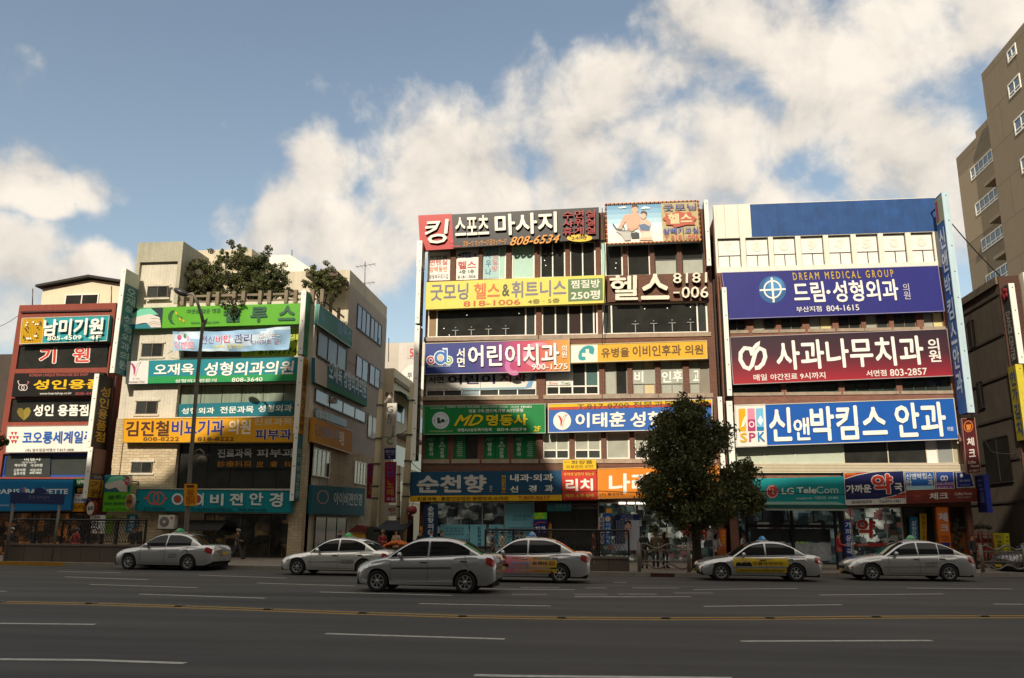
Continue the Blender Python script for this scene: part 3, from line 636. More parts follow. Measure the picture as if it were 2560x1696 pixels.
# the blue painted band with its corrugated sheet
BLUEB = mat('234f88', .6, .35, 1.6, streak=.35)
bx0, bx1 = fx(1877, 550), D.xR - .02; bz0, bz1 = fz(2100, 587) + .02, t0 - .03
n = 34
for i in range(n):
    za, zb = bz0 + (bz1 - bz0) * i / n, bz0 + (bz1 - bz0) * (i + .62) / n
    D.w.box(bx0, bx1, YF - .012, YF + .002, za, zb, BLUEB)
D.w.box(bx0, bx1, YF - .006, YF + .001, bz0, bz1, BLUEB)
for px in (1812, 1846): D.w.box(fx(px, 550) - .012, fx(px, 550) + .012, YF - .006, YF + .002, bz0, t0, mat('b5aa92', .7))
WPANE = mat('efeadd', .35, .04)
for a, b in oD5:
    w_ = D.window(a, b, *w5, cols=(), rows=(.42,), fm=DARK_FRAME, fw=.04, panes=WPANE, rec=.12)
    m = MB(); xm = (a + b) / 2; m.box(xm - .02, xm + .02, YF + .115, YF + .19, w5[0] + .04, w5[0] + (w5[1] - w5[0]) * .40, DARK_FRAME); m.build('window_bar', w_)
for i, (a, b) in enumerate(oD4): D.window(a, b, *w4, cols=(.5,), fm=mat('77684f', .5), fw=.05, panes={(0, 0): [GLASS_DARK, GLASS_BLIND, GLASS_GREY, GLASS_BLIND][i % 4], (1, 0): [GLASS_DARK, GLASS_GREY, GLASS_GREY, mat('d8c98f', .4)][i % 4]})
GRF = mat('1f4a3c', .5, .1)
for i, (a, b) in enumerate(oD3): D.window(a, b, *w3, cols=(.25, .5, .75), fm=GRF, fw=.06, panes={(i % 4, 0): GLASS_GREY, 'd': GLASS_DARK})
GLASS_PALE = mat('bcc4ae', .3, .06, spec=.5)
a, b = oD2[0]; L_ = b - a
cut = lambda px: (fx(px, 1140) - a) / L_
D.window(a, b, *w2, cols=tuple(cut(p) for p in (1913, 1990, 2112, 2223, 2320, 2347, 2402 - 16)), fm=mat('cfc6ae', .5), fw=.05, panes={(3, 0): GLASS_DARK, (4, 0): GLASS_DARK, (5, 0): POSTER_W, (6, 0): mat('8f918c', .3), (7, 0): mat('b0a488', .4), 'd': GLASS_PALE})
# faint phone number printed on the top floor panes
for (a, b), ch in zip(oD5, ('T.', '8', '0', '9', '-7', '5', '0', '0')):
    lt = MB(); put_text(lt, lambda u, v, o: Vector((a + (b - a) * u, YF + .15 - o, w5[1] + (w5[0] - w5[1]) * v)), ch, .28, .12, .72, .46, mat('e5dccd', .4, .03), .12, .008); lt.build('lettering', D.root)
# exercise machines and ceiling lamps behind the fourth floor glass of the brick building
STM = mat('8f908a', .4, .1)
def gym(px, frm):
    c = onY(*Z(frm, *px), YF + .12); t_ = thing('treadmill', 'pale exercise machine behind the fourth floor glass, %s' % GYM.pop(0), 'treadmill', (c.x, YF + .12, r4[0] + .1), 'exercise machines behind the fourth floor glass')
    m = MB(); m.box(c.x - .19, c.x + .19, YF + .11, YF + .14, c.z - .018, c.z + .018, STM); m.build('console', t_); m = MB(); m.box(c.x - .025, c.x + .025, YF + .115, YF + .135, r4[0] + .1, c.z - .019, STM); m.build('post', t_)
    m = MB(); m.ellip((c.x, YF + .12, c.z + .15), .04, .012, .04, STM, 8, 6); m.build('display', t_)
GYM = ['far left of the left window', 'second in the left window', 'third in the left window', 'right of the left window', 'left of the right window', 'second in the right window', 'third in the right window', 'far right of the right window']
for p in ((610, 484), (832, 475), (1072, 466), (1312, 458)): gym(p, 'B3')
for p in ((1055, 395), (1312, 387), (1570, 378), (1826, 371)): gym(p, 'B4')
LMP = mat('fff3dc', .5, 0, emit=1.0)
for i, (fr, x, y) in enumerate((('B3', 768, 270), ('B3', 1498, 246), ('B3', 447, 457), ('B3', 522, 549), ('B4', 1185, 182), ('B4', 1503, 171), ('B4', 1827, 158), ('B1', 1856, 960), ('B1', 1872, 1030), ('B2', 733, 930), ('B2', 726, 996))):
    c = onY(*Z(fr, x, y), YF + .15); m = MB(); m.ellip(c, .028, .012, .024, LMP, 8, 6); m.build('lamp', B.root)
# ribbed cladding over the shops
RIB = mat('cdbfa2', .6, .12, 1.5, streak=.3)
z0, z1 = fz(2100, 1183), w2[0] - .02
for i in range(6): D.w.box(D.xL + .3, D.xR + .15, YF - .16, YF - .02, z0 + (z1 - z0) * i / 6, z0 + (z1 - z0) * (i + .72) / 6, RIB)
D.w.box(D.xL + .3, D.xR + .15, YF - .10, YF - .001, z0, z1, mat('8b8068', .7))
D.w.box(D.xL + .001, D.xL + .4, YF + .006, YF + .5, 0, gz - .1, BRICK_R); D.w.box(D.xR - .25, D.xR, YF + .006, YF + .5, 0, gz - .1, BRICK_R)
D.done()
xs_ = [D.xL + .42, fx(2110, 1320), fx(2262, 1320), fx(2345, 1320), D.xR - .27]
shopfront(D, xs_[0], xs_[1] - .1, gz - .12, (.25, .5, .75), DARK_FRAME, SHOP_T)
shopfront(D, xs_[1] + .1, xs_[2], gz - .12, (.12, .72), ALU, SHOP_P)
ORW = mat('a05c22', .75, .25, 1.2)
m = MB(); m.box(xs_[3], xs_[4], YF + .4, YF + .6, SIDE, gz - .11, ORW); m.build('rendered_wall', D.root)
shopfront(D, xs_[2] + .1, xs_[3] - .05, gz - .12, (.5,), DARK_FRAME)

# ---- cream tiled corner building on the left
xLc, xRc = fx(300, 1000), onY(791, 755, YF).x
C = Bld('cream_building', 'cream tiled corner building with a roof garden and green signs', xLc, xRc, CREAM, depth=11.5)
cz = lambda y, x=560: fz(x, y)
zroof = fz(748, 752); ztow = fz(390, 606)
xt = fx(449, 700)      # right edge of the stair tower
xsn = fx(446, 960)
yfar = onX(962, 900, xRc).y; C.d = yfar - YF
# tower
C.w.box(xLc, xt, YF, YF + 3.2, fz(390, 655), ztow, GREENT)
C.w.box(xLc, fx(346, 690), YF, YF + 3.2, zroof, fz(390, 655), GREENT); C.w.box(fx(441, 690), xt, YF, YF + 3.2, zroof, fz(390, 655), GREENT)
C.w.box(fx(346, 690), fx(441, 690), YF + .18, YF + 3.1, zroof, fz(390, 655), CREAM)
C.w.box(xLc, xt, YF + .02, YF + 3.2, cz(770), zroof, CREAM)
# storeys behind the signs: window bands on the right part, tiled wall with small windows on the left
z_a, z_b = fz(390, 1047), fz(390, 1200)
C.w.box(xLc, xsn, YF, YF + 3.2, z_a, cz(770), CREAM); C.w.box(xLc, fx(440, 1150), YF, YF + 3.2, SIDE, z_a, STONE)
C.w.box(xLc, xLc + .5, YF - .08, YF + .5, fz(390, 1200), z_a + .01, STONE)
xp = fx(757, 1100)
for (ya, yb) in ((770, 824), (893, 960), (1042, 1108), (1222, 1284)): C.w.box(xsn, xRc - .42, YF + .01, YF + .4, cz(yb), cz(ya), CREAM)
C.w.box(xsn, xRc, YF + .45, yfar, SIDE, zroof - 1.0, PLASTER)
C.w.box(xRc - .4, xRc, YF, YF + .44, z_a, zroof, CREAM)
C.w.box(xRc - .75, xRc, YF - .06, YF + .9, SIDE, z_a - .004, STONE)
C.w.box(xsn, xRc - .42, YF, YF + .4, zroof - .55, zroof, CREAM)
C.done()
WINB = mat('5d5346', .5, .1)
for (a, b, ya, yb) in ((369, 421, 716, 745), (355, 408, 859, 893), (341, 394, 1003, 1036), (329, 381, 1155, 1183)):
    x0, x1, zz0, zz1 = fx(a, (ya + yb) / 2), fx(b, (ya + yb) / 2), fz((a + b) / 2, yb), fz((a + b) / 2, ya)
    m = MB(); m.box(x0 - .12, x1 + .12, YF - .06, YF - .002, zz0 - .1, zz0, CREAM); m.box(x0 - .1, x1 + .1, YF - .06, YF - .002, zz1, zz1 + .1, CREAM); m.build('window_sill', C.root)
    yk = C.y; C.y = YF - .20; C.window(x0, x1, zz0, zz1, cols=(.5,), fm=WINB, fw=.05, panes={(0, 0): GLASS_GREY, 'd': GLASS_DARK}); C.y = yk
CURT = mat('7f8c78', .45, .3, 6, streak=.9)
C.window(xsn, xRc - .45, cz(893), cz(826), cols=(.25, .5, .75), fm=DARK_FRAME, panes=mat('5a4c40', .4), rec=.3)
C.window(xsn, xRc - .45, cz(1042), cz(961), cols=(.17, .34, .5, .67, .83), fm=DARK_FRAME, fw=.03, panes=CURT, rec=.3)
C.window(fx(440, 1160), xRc - .78, cz(1222), cz(1109), cols=(.25, .45, .65, .85), fm=mat((.02, .02, .02)), fw=.04, panes=GLASS_DARK, rec=.3)
zs_ = cz(1284)
C.window(fx(500, 1340), xRc - .8, SIDE, zs_, cols=(.12, .45, .78), fm=DARK_FRAME, panes=SHOP_O, rec=.3)
C.window(fx(285, 1340), fx(345, 1340), SIDE, zs_ - .3, cols=(), fm=DARK_FRAME, panes=GLASS_DARK, rec=-.02)
# right hand side wall (facing the alley), with window openings cut by hand
SIDEW = mat('aea698', .8, .2, 1.4, streak=.45)
def side_box(y0, y1, z0, z1, mt, x0=.0, x1=.05, parent=None, name=None):
    C_sb.box(xRc + x0, xRc + x1, y0, y1, z0, z1, mt)
C_sb = MB()
yt = onX(874, 700, xRc).y; ztop = onX(918, 718, xRc).z; zlow = onX(791, 755, xRc).z
C_sb.box(xRc - 7.0, xRc, yt, yfar, zlow - 1.2, ztop, PLASTER)
C_sb.box(xRc + .001, xRc + .03, yt + .01, yfar - .01, zlow - 2.2, ztop - .9, SIDEW)
C_sb.box(xRc + .001, xRc + .03, YF + 2.2, yfar - .01, SIDE, zlow - 2.25, SIDEW)
C_sb.box(xRc + .001, xRc + .05, YF + 3.5, yfar - .02, SIDE, onX(880, 1130, xRc).z, STONE)
C_sb.build('side_wall', C.root)
def sidewin(p0, p1, fm, pm, cols=1, bars=0):
    """window on the alley side: near-top and far-bottom pixels"""
    a, b = onX(*p0, xRc + .06), onX(*p1, xRc + .06); y0, y1, z1, z0 = a.y, b.y, a.z, b.z
    f = MB(); w = .07
    f.box(xRc + .06, xRc + .1, y0, y0 + w, z0, z1, fm); f.box(xRc + .06, xRc + .1, y1 - w, y1, z0, z1, fm); f.box(xRc + .06, xRc + .1, y0 + w, y1 - w, z1 - w, z1, fm); f.box(xRc + .06, xRc + .1, y0 + w, y1 - w, z0, z0 + w, fm)
    for i in range(1, cols): yy = y0 + (y1 - y0) * i / cols; f.box(xRc + .062, xRc + .098, yy - .035, yy + .035, z0 + w, z1 - w, fm)
    o = f.build('window', C.root, base=(xRc, (y0 + y1) / 2, z0)); g = MB(); g.quad((xRc + .07, y0, z1), (xRc + .07, y1, z1), (xRc + .07, y1, z0), (xRc + .07, y0, z0), pm); g.build('pane', o)
BLWIN = mat('5f7484', .25, .1, spec=.5)
sidewin(Z('L3', 1250, 440), Z('L3', 1360, 770), DARK_FRAME, GLASS_DARK, 3); sidewin(Z('L3', 1372, 560), Z('L3', 1465, 850), DARK_FRAME, GLASS_DARK, 3)
sidewin(Z('L3', 1238, 915), Z('L3', 1340, 1190), mat('5c2620', .5), BLWIN, 2); sidewin(Z('L3', 1362, 1000), Z('L3', 1450, 1250), mat('5c2620', .5), BLWIN, 2)
sidewin(Z('L3', 880, 690), Z('L3', 1135, 1090), DARK_FRAME, mat('4c5540', .3, .4, 2), 3)
sidewin(Z('L3', 855, 1230), Z('L3', 1320, 1568), DARK_FRAME, GLASS_DARK, 4)
sidewin(Z('L4', 800, 350), Z('L4', 935, 630), WHITE_FRAME, GLASS_DARK, 4); sidewin(Z('L4', 1165, 470), Z('L4', 1260, 690), WHITE_FRAME, GLASS_DARK, 4)
sidewin(Z('L4', 1285, 50), Z('L4', 1355, 290), mat('9a917f', .5), GLASS_PALE, 2)
sidewin(Z('L4', 815, 965), Z('L4', 1080, 1240), DARK_FRAME, GLASS_DARK, 3)
# roof: penthouse, coping, pergola rail
m = MB()
yp = YF + 4.5
pa, pb_, pz, pz0 = onY(475, 640, yp).x, onY(629, 640, yp).x, onY(550, 625, yp).z, zroof - .1
m.box(pa, pb_, yp, yp + 5, pz0, pz, PLASTER); m.box(pa + .3, pb_ - .2, yp - .5, yp - .002, onY(550, 690, yp).z - .12, onY(550, 690, yp).z, PLASTER)
m.build('penthouse', C.root)
m = MB(); q = onY(722, 672, YF + 8); m.prism([(q.x - 1.4, zroof), (q.x + 1.5, zroof), (q.x + 1.5, q.z), (q.x, q.z + 1.0), (q.x - 1.4, q.z + 1.0)], YF + 8, YF + 10, WHITEW); m.build('roof_hut', C.root)
m = MB()      # brown eave over the roof terrace
e0, e1 = onX(866, 700, xRc), None
m.box(fx(706, 700) , xRc - .05, yt - 2.2, yt - .01, onX(870, 712, xRc).z, onX(870, 712, xRc).z + .28, mat('5c4f3e', .8, .2)); m.build('eave', C.root)
m = MB()      # concrete post-and-beam rail of the roof garden
RAIL = mat('80735f', .85, .25, 3)
zr0, zr1 = zroof, zroof + .62
xx = xt + .25
while xx < xRc - .1:
    for k in (0, .55): m.box(xx + k, xx + k + .2, YF - .12, YF + .06, zr0 - .15, zr1, RAIL)
    xx += 1.55
for zz in (zr0 + .02, zr0 + .38): m.box(xt + .1, xRc, YF + .07, YF + .16, zz, zz + .13, RAIL)
yy = YF + .9
while yy < yt - .6:
    m.box(xRc - .1, xRc + .06, yy, yy + .16, zr0 - .6, zr1, RAIL); yy += 1.5
m.box(xRc - .13, xRc - .105, YF + .2, yt - .3, zr0 + .3, zr0 + .43, RAIL)
m.build('roof_rail', C.root)

# ---- red building at the far left
xLr, xRr = fx(36, 850), fx(280, 850)
E_ = Bld('red_building', 'narrow red painted building with a gabled hut on its roof', xLr, xRr, REDW, depth=9)
ez = lambda y, x=150: fz(x, y)
rows_ = [(921, 862), (1055, 995), (1193, 1135)]
ed = [ez(761)] + [z for a, b in rows_ for z in (ez(b), ez(a))]
wx0, wx1 = xLr + .35, fx(270, 900)
E_.core(ed[0] - .3); E_.band(ed[1], ed[0]); E_.row(ed[2], ed[1], [(wx0, wx1)]); E_.band(ed[3], ed[2]); E_.row(ed[4], ed[3], [(wx0, wx1)]); E_.band(ed[5], ed[4]); E_.row(ed[6], ed[5], [(wx0, wx1)]); E_.band(ez(1280), ed[6]); 
E_.w.box(xLr + .2, xRr - .25, YF - .1, YF - .003, ez(781), ez(777), mat('4a2018', .7))
E_.done()
E_.window(wx0, wx1, ed[2], ed[1], cols=(.12, .48, .86), fm=mat('2a211c', .5), fw=.05)
E_.window(wx0, wx1, ed[4], ed[3], cols=(.5,), fm=mat('3a2c24', .5), fw=.05)
E_.window(wx0, wx1, ed[6], ed[5], cols=(.5,), fm=mat('1d4590', .5), fw=.12, panes=GLASS_GREY)
E_.window(xLr + .1, xRr - .2, SIDE, ez(1280) - .02, cols=(.2, .4, .6, .8), fm=mat('33261c', .6), panes=SHOP_B, rec=.3)
# gabled hut on the roof
hy = YF + 2.0
m = MB(); h0, h1 = onY(105, 740, hy).x, onY(310, 740, hy).x; hz = lambda x, y: onY(x, y, hy).z
m.prism([(h0, ed[0] - .3), (h1, ed[0] - .3), (h1, hz(300, 712)), (onY(228, 700, hy).x, hz(228, 700)), (h0, hz(105, 722))], hy, hy + 4, CREAMP); m.build('roof_hut', E_.root)
m = MB(); RF = mat('2c2a26', .7, .2)
rl, rm_, rr = onY(97, 722, hy), onY(228, 697, hy), onY(312, 710, hy)
for p, q in ((rl, rm_), (rm_, rr)):
    d = Vector((0, 0, .16)); m.hexa([p + d + Vector((0, -.35, 0)), q + d + Vector((0, -.35, 0)), q + Vector((0, -.35, .02)), p + Vector((0, -.35, .02)), p + d + Vector((0, 4.2, 0)), q + d + Vector((0, 4.2, 0)), q + Vector((0, 4.2, .02)), p + Vector((0, 4.2, .02))], RF)
m.build('hut_roof', E_.root)
yk = E_.y; E_.y = hy - .20; E_.window(onY(164, 745, hy).x, onY(248, 745, hy).x, ed[0] + .02, hz(205, 736), cols=(.5,), fm=WHITE_FRAME, fw=.07); E_.y = yk

# ---- dark building cut by the left edge of the frame
DARKB = mat('4a4138', .8, .25, 1.2, streak=.4)
m = MB(); x1 = fx(12, 1000); m.box(x1 - 10, x1, YF + 2, YF + 12, 0, onY(10, 886, YF + 2).z, DARKB)
t = thing('dark_building', 'dark building at the far left edge beside the red one', 'building', (x1 - 5, YF + 2, SIDE)); m.build('wall', t)

# ---- side wall and front of the dark building on the right
xs0 = onY(2500, 750, YF).x
K = Bld('corner_building', 'dark concrete building across the lane with dance studio blade sign', xs0, xs0 + 12, mat('4c3a2e', .8, .25, 1.4, streak=.4), depth=16)
kz = fz(2495, 692)
K.w.box(xs0 + .01, xs0 + 12, YF, YF + 16, 0, kz - .4, mat('5a5043', .85, .3, 1.1, streak=.5)); K.w.box(xs0, xs0 + 1.0, YF - .1, YF - .002, SIDE, kz, brickmat('4c2e24', '5a382b', '4a4038', .22, .07, .012, 'dark brick'))
K.w.box(xs0 - .1, xs0 + 12, YF + .003, YF + 16, kz - .39, kz, mat('6f6655', .8, .25)); K.w.box(xs0 + 1.1, xs0 + 12, YF - .35, YF - .003, kz - 2.2, kz + .1, mat('d8d0bb', .5, .1, streak=.5))
for i in range(6): zz = 3.2 + i * 2.1; K.w.box(xs0 - .03, xs0 + .012, YF + .02, YF + 15.9, zz, zz + .12, mat('463d33', .9, .2))
K.done()
def kwin(p0, p1):
    a, b = onX(*p0, xs0 - .02), onX(*p1, xs0 - .02); y0, y1 = sorted((a.y, b.y)); z0, z1 = sorted((a.z, b.z)); f = MB(); fm = mat('2a2622', .6)
    f.box(xs0 - .05, xs0 - .003, y0, y1, z0 - .08, z0, fm); f.box(xs0 - .05, xs0 - .003, y0, y1, z1, z1 + .08, fm); f.box(xs0 - .05, xs0 - .003, (y0 + y1) / 2 - .05, (y0 + y1) / 2 + .05, z0, z1, fm)
    o = f.build('window', K.root, base=(xs0, (y0 + y1) / 2, z0)); g = MB(); g.quad((xs0 - .035, y0, z1), (xs0 - .035, y1, z1), (xs0 - .035, y1, z0), (xs0 - .035, y0, z0), GLASS_DARK); g.build('pane', o)
kwin(Z('R5', 150, 285), Z('R5', 195, 385)); kwin(Z('R5', 192, 575), Z('R5', 236, 680)); kwin(Z('R5', 228, 850), Z('R5', 372, 1035))
K.window(xs0 + 1.2, xs0 + 5, kz - 4.2, kz - 2.4, cols=(.5,), fm=DARK_FRAME, rec=-.3)
m = MB(); m.box(xs0 + .1, xs0 + 8, YF - .5, YF - .101, 3.2, 5.0, mat('241a16', .6)); m.box(xs0 + .1, xs0 + 8, YF - 1.1, YF - .102, 2.75, 3.0, mat('4f1b17', .7)); m.build('shop_canopy', K.root)
m = MB(); m.box(xs0 + .1, xs0 + 8, YF - .12, YF - .103, SIDE, 2.7, GLASS_DARK); m.build('shop_window', K.root)

# ---- tall beige block behind it
XT = 34.0
BEIGE = brickmat('857863', '8a7d68', '756954', 7.0, 3.4, .05, 'rendered block wall', .85, dirt=.18, dirtcol=(.13, .11, .08), bump=.1); BEIGE2 = mat('9a8a70', .85, .10, 10, streak=.15)
pA = onX(2453, 186, XT); yA = pA.y
XW = XT + 1.6; pW = onX(2390, 397, XW)
t = thing('tall_building', 'tall beige block with a stepped lower wing behind the right corner', 'building', (XT + 6, yA - 10, SIDE))
m = MB(); m.box(XT, XT + 14, yA - 34, yA, 0, pA.z, BEIGE); m.build('tower', t)
m = MB(); m.box(XW, XW + 12, yA + .01, pW.y, 0, pW.z, BEIGE); zb1, zb0 = onX(*Z('R4', 140, 945), XW).z, onX(*Z('R4', 208, 1345), XW).z
m.box(XW - .02, XW - .001, yA + .2, pW.y - .02, zb0, zb1, BEIGE2); m.build('wing', t)
q = onX(2438, 330, XW + 1); m = MB(); m.box(XW + 1, XW + 9, yA + .5, q.y, pW.z - .1, q.z, BEIGE); m.build('roof_hut', t)
def twin(p0, p1, X, n, low=.28):
    a, b = onX(*p0, X - .05), onX(*p1, X - .05); y1, y0 = a.y, b.y      # p0 far top, p1 near bottom
    z1 = onX(*p0, X - .05).z; z0 = onX(p1[0], p1[1], X - .05).z
    f = MB(); w = .12
    def bx(ya, yb, za, zb): f.box(X - .08, X - .003, ya, yb, za, zb, WHITE_FRAME)
    bx(y0, y0 + w, z0, z1); bx(y1 - w, y1, z0, z1); bx(y0 + w, y1 - w, z1 - w, z1); bx(y0 + w, y1 - w, z0, z0 + w)
    for i in range(1, n): yy = y0 + (y1 - y0) * i / n; f.box(X - .07, X - .004, yy - .05, yy + .05, z0 + w, z1 - w, WHITE_FRAME)
    f.box(X - .065, X - .005, y0 + w, y1 - w, z0 + (z1 - z0) * low - .05, z0 + (z1 - z0) * low + .05, WHITE_FRAME)
    o = f.build('window', t, base=(X, (y0 + y1) / 2, z0)); g = MB(); g.quad((X - .03, y0, z1), (X - .03, y1, z1), (X - .03, y1, z0), (X - .03, y0, z0), BLWIN); g.build('pane', o)
def zlv(fr, x, y, X): return onX(*Z(fr, x, y), X)
for (far, near, lowfar) in (((433, 175), (490, 130), (443, 248)), ((438, 378), (513, 305), (452, 466)), ((475, 597), (560, 515), (488, 692)), ((515, 830), (600, 750), (527, 928))):
    a = zlv('R4', *far, XT); b = zlv('R4', *near, XT); l = zlv('R4', *lowfar, XT)
    p = CAM; 
    def proj(v): 
        d = v - CAM; w = d.dot(FW); return (1280 + F_PX * d.dot(RT) / w, 848 - F_PX * d.dot(UP) / w)
    twin(Z('R4', *far), proj(Vector((XT - .05, b.y, l.z))), XT, 2 if far[0] < 500 else 3)
for (far, near, lowfar) in (((208, 893), (345, 765), (218, 968)), ((238, 1108), (385, 985), (250, 1182)), ((276, 1325), (425, 1212), (288, 1402)), ((305, 1545), (460, 1440), (318, 1620))):
    b = zlv('R4', *near, XW); l = zlv('R4', *lowfar, XW); twin(Z('R4', *far), proj(Vector((XW - .05, b.y, l.z))), XW, 5)
for x, y in ((345, 930), (385, 1155), (425, 1380)):
    q = zlv('R4', x + 28, y, XT); m = MB(); m.prism([(XT + .02, q.z), (XW + .02, q.z), (XW + .02, q.z + .3), (XT + .02, q.z + .3)], yA + .02, yA + 2.2, BEIGE); m.build('ledge', t)

# ---- alley: cream building with green canopy, far pale block with red lettering
XA = onX(961, 1000, xRc).x
ya0 = yfar + .8
xa_ = xRc + .55
pz = onX(975, 912, xa_)
t = thing('alley_building', 'cream building with a green awning along the narrow alley', 'building', (xa_ - 4, ya0 + 6, SIDE))
m = MB(); m.box(xa_ - 9, xa_, ya0, ya0 + 17, 0, onX(985, 920, xa_).z, CREAMP); m.box(xa_ + .001, xa_ + .12, ya0 + .02, ya0 + 16.9, onX(985, 920, xa_).z - 1.0, onX(985, 920, xa_).z - .7, mat('8a7f66', .8))
for k in range(4): m.box(xa_ + .002, xa_ + .03, ya0 + 1 + k * 4, ya0 + 3.4 + k * 4, 9.6, 10.9, GLASS_DARK)
for lv in (7.2, 4.6): m.box(xa_ + .002, xa_ + .03, ya0 + .5, ya0 + 16, lv - .9, lv + .6, GLASS_DARK)
m.build('wall', t)
m = MB(); GA = mat('1c5a3c', .6, .15); g0 = onX(966, 965, xa_)
pr = [(0, 0), (.5, -.05), (.95, -.3), (1.15, -.75)]
for (x0, z0), (x1, z1) in zip(pr, pr[1:]): m.hexa([(xa_ + x0, ya0, g0.z + z0), (xa_ + x1, ya0, g0.z + z1), (xa_ + x1, ya0, g0.z + z1 - .05), (xa_ + x0, ya0, g0.z + z0 - .05), (xa_ + x0, ya0 + 7, g0.z + z0), (xa_ + x1, ya0 + 7, g0.z + z1), (xa_ + x1, ya0 + 7, g0.z + z1 - .05), (xa_ + x0, ya0 + 7, g0.z + z0 - .05)], GA)
for k in (.1, 3.4, 6.8): m.box(xa_ + 1.08, xa_ + 1.14, ya0 + k, ya0 + k + .07, g0.z - 3.2, g0.z - .78, GA)
m.box(xa_ + .01, xa_ + 1.14, ya0, ya0 + 7, g0.z - 3.35, g0.z - 3.2, mat('8f8873', .8)); m.build('awning', t)
YB = 105
a, b = onY(955, 862, YB), onY(1062, 862, YB)
t = thing('far_building', 'pale grey block far behind the alley with red letters', 'building', ((a.x + b.x) / 2, YB, SIDE))
m = MB(); m.box(a.x, b.x + 6, YB, YB + 12, 0, onY(1010, 857, YB).z, mat('b5ada0', .8, .08, .5)); m.box(onY(1012, 866, YB).x, b.x + 5, YB - 3, YB - .01, 0, onY(1020, 870, YB).z, mat('c3bcb2', .8, .08, .5)); m.build('wall', t)
YB2 = 82
t = thing('white_building', 'low white roofed building deep in the alley', 'building', (onY(1015, 950, YB2).x, YB2, SIDE))
m = MB(); a, b = onY(1004, 930, YB2), onY(1075, 930, YB2); m.prism([(a.x, 0), (b.x, 0), (b.x, b.z + .5), (onY(1025, 912, YB2).x, onY(1025, 912, YB2).z), (a.x, onY(1004, 930, YB2).z)], YB2, YB2 + 10, mat('d9d2c4', .7, .06)); m.build('wall', t)

# ---- the row across the road behind the photographer: it throws the long shadow over the street
def shade_row():
    k = (YF + 12) / sdir.y        # parameter from the caster plane y=-12 to the facade
    def back(px, py):             # point of the caster plane whose shadow lands on this facade pixel
        f = onY(px, py, YF); return f - sdir * k
    prof = [(-700, 1195), (200, 1215), (400, 1200), (450, 1150), (560, 1090), (640, 1050), (700, 960), (760, 870), (820, 760), (980, 760), (1040, 890), (1130, 950), (1230, 1010), (1330, 1070), (1370, 1150), (1400, 1225), (1500, 1262), (1800, 1255), (2000, 1220), (2300, 1215), (2600, 1190), (3600, 1190)]
    pts = [back(*p) for p in prof]
    low = [p for p in pts]
    st = mat('8a8378', .8, .1, 1)
    t = thing('office_row', 'long office building across the road, behind the photographer', 'building', (0, -12, SIDE))
    m = MB(); poly = [(p.x, p.z) for p in pts]
    poly = [(poly[0][0] - 60, 0)] + [(poly[0][0] - 60, poly[0][1])] + poly + [(poly[-1][0] + 60, poly[-1][1]), (poly[-1][0] + 60, 0)]
    m.prism(poly, -22, -12, st); m.build('wall', t)
    m = MB(); gx = -70
    while gx < 70:
        for gz_ in range(4, 34, 4): m.box(gx, gx + 2.6, -12.06, -11.99, gz_, gz_ + 2, GLASS_GREY)
        gx += 4
    m.build('window_band', t)
shade_row()
# ================================================================== SIGNS
G_RED = 'boards on the red building'; G_CR = 'boards on the cream corner building'; G_BR = 'boards on the brick building'; G_CL = 'boards on the clinic building'; G_BL = 'blade signs between the buildings'; G_SIDE = 'boards on the alley side of the cream building'
def swoosh(s, x, y, k, c, c2, fr=None):
    """the two-leaf mark shared by the surgery signs: a filled blade and an outlined one"""
    s.poly([(x - 26 * k, y - 38 * k), (x - 8 * k, y - 30 * k), (x + 3 * k, y - 14 * k), (x + 4 * k, y + 4 * k), (x - 3 * k, y + 36 * k), (x - 6 * k, y + 20 * k), (x - 6 * k, y + 2 * k), (x - 14 * k, y - 20 * k)], c, fr)
    s.stroke([(x + 36 * k, y - 40 * k), (x + 14 * k, y - 28 * k), (x + 6 * k, y - 8 * k), (x + 2 * k, y + 20 * k), (x + 6 * k, y + 38 * k), (x + 12 * k, y + 12 * k), (x + 22 * k, y - 18 * k), (x + 36 * k, y - 40 * k)], 2.5 * k, c2, fr)

# ---------------------------------------------------------------- red building
s = Sign('shop_sign', 'teal sign with a yellow go board picture at the top of the red building', 'L1', [(208, 797), (1015, 770), (990, 1010), (185, 1040)], .3, '2a9aa0', group=G_RED, rim='c9c2b0')
s.segz(188, 800, 402, 1036, 'd9a916')
for i in range(13): x = 212 + i * 15.2; s.stroke([(x - 0, 800), (x - 16, 1030)], 2, '9c7a14')
for i in range(13): y = 812 + i * 17; s.stroke([(206 - i * 1.4, y), (400 - i * 1.4, y - 6)], 2, '9c7a14')
for i, (x, y, c) in enumerate([(262, 842, 1), (250, 868, 1), (318, 838, 1), (340, 858, 1), (360, 858, 1), (384, 838, 0), (384, 858, 0), (362, 893, 0), (246, 900, 0), (262, 880, 0), (258, 916, 0), (232, 970, 0), (232, 986, 0), (352, 946, 0), (336, 968, 1), (350, 968, 1), (262, 990, 1), (278, 992, 1), (298, 990, 1)]): s.ell(x, y, 8, 8, 'f3efe0' if c else '15130f', n=10)
s.up(); s.t('남미기원', 418, 808, 968, 962, 'f4efe0', .06, ol=('7d8a86', .02)); s.t('805-4509', 455, 965, 770, 1005, 'f4efe0', .03); s.t('4F', 835, 962, 950, 1000, 'f4efe0', .03); s.done()
s = Sign('window_lettering', 'red window letters under the go board sign', 'L1', [(155, 1055), (1000, 1040), (985, 1255), (140, 1262)], -.10, GLASS_DARK, .01, group=G_RED, panel='film')
s.t('기', 370, 1075, 520, 1215, 'c8372c', .05, ol=('f0e6da', .045)); s.t('원', 680, 1066, 830, 1205, 'c8372c', .05, ol=('f0e6da', .045)); s.done()
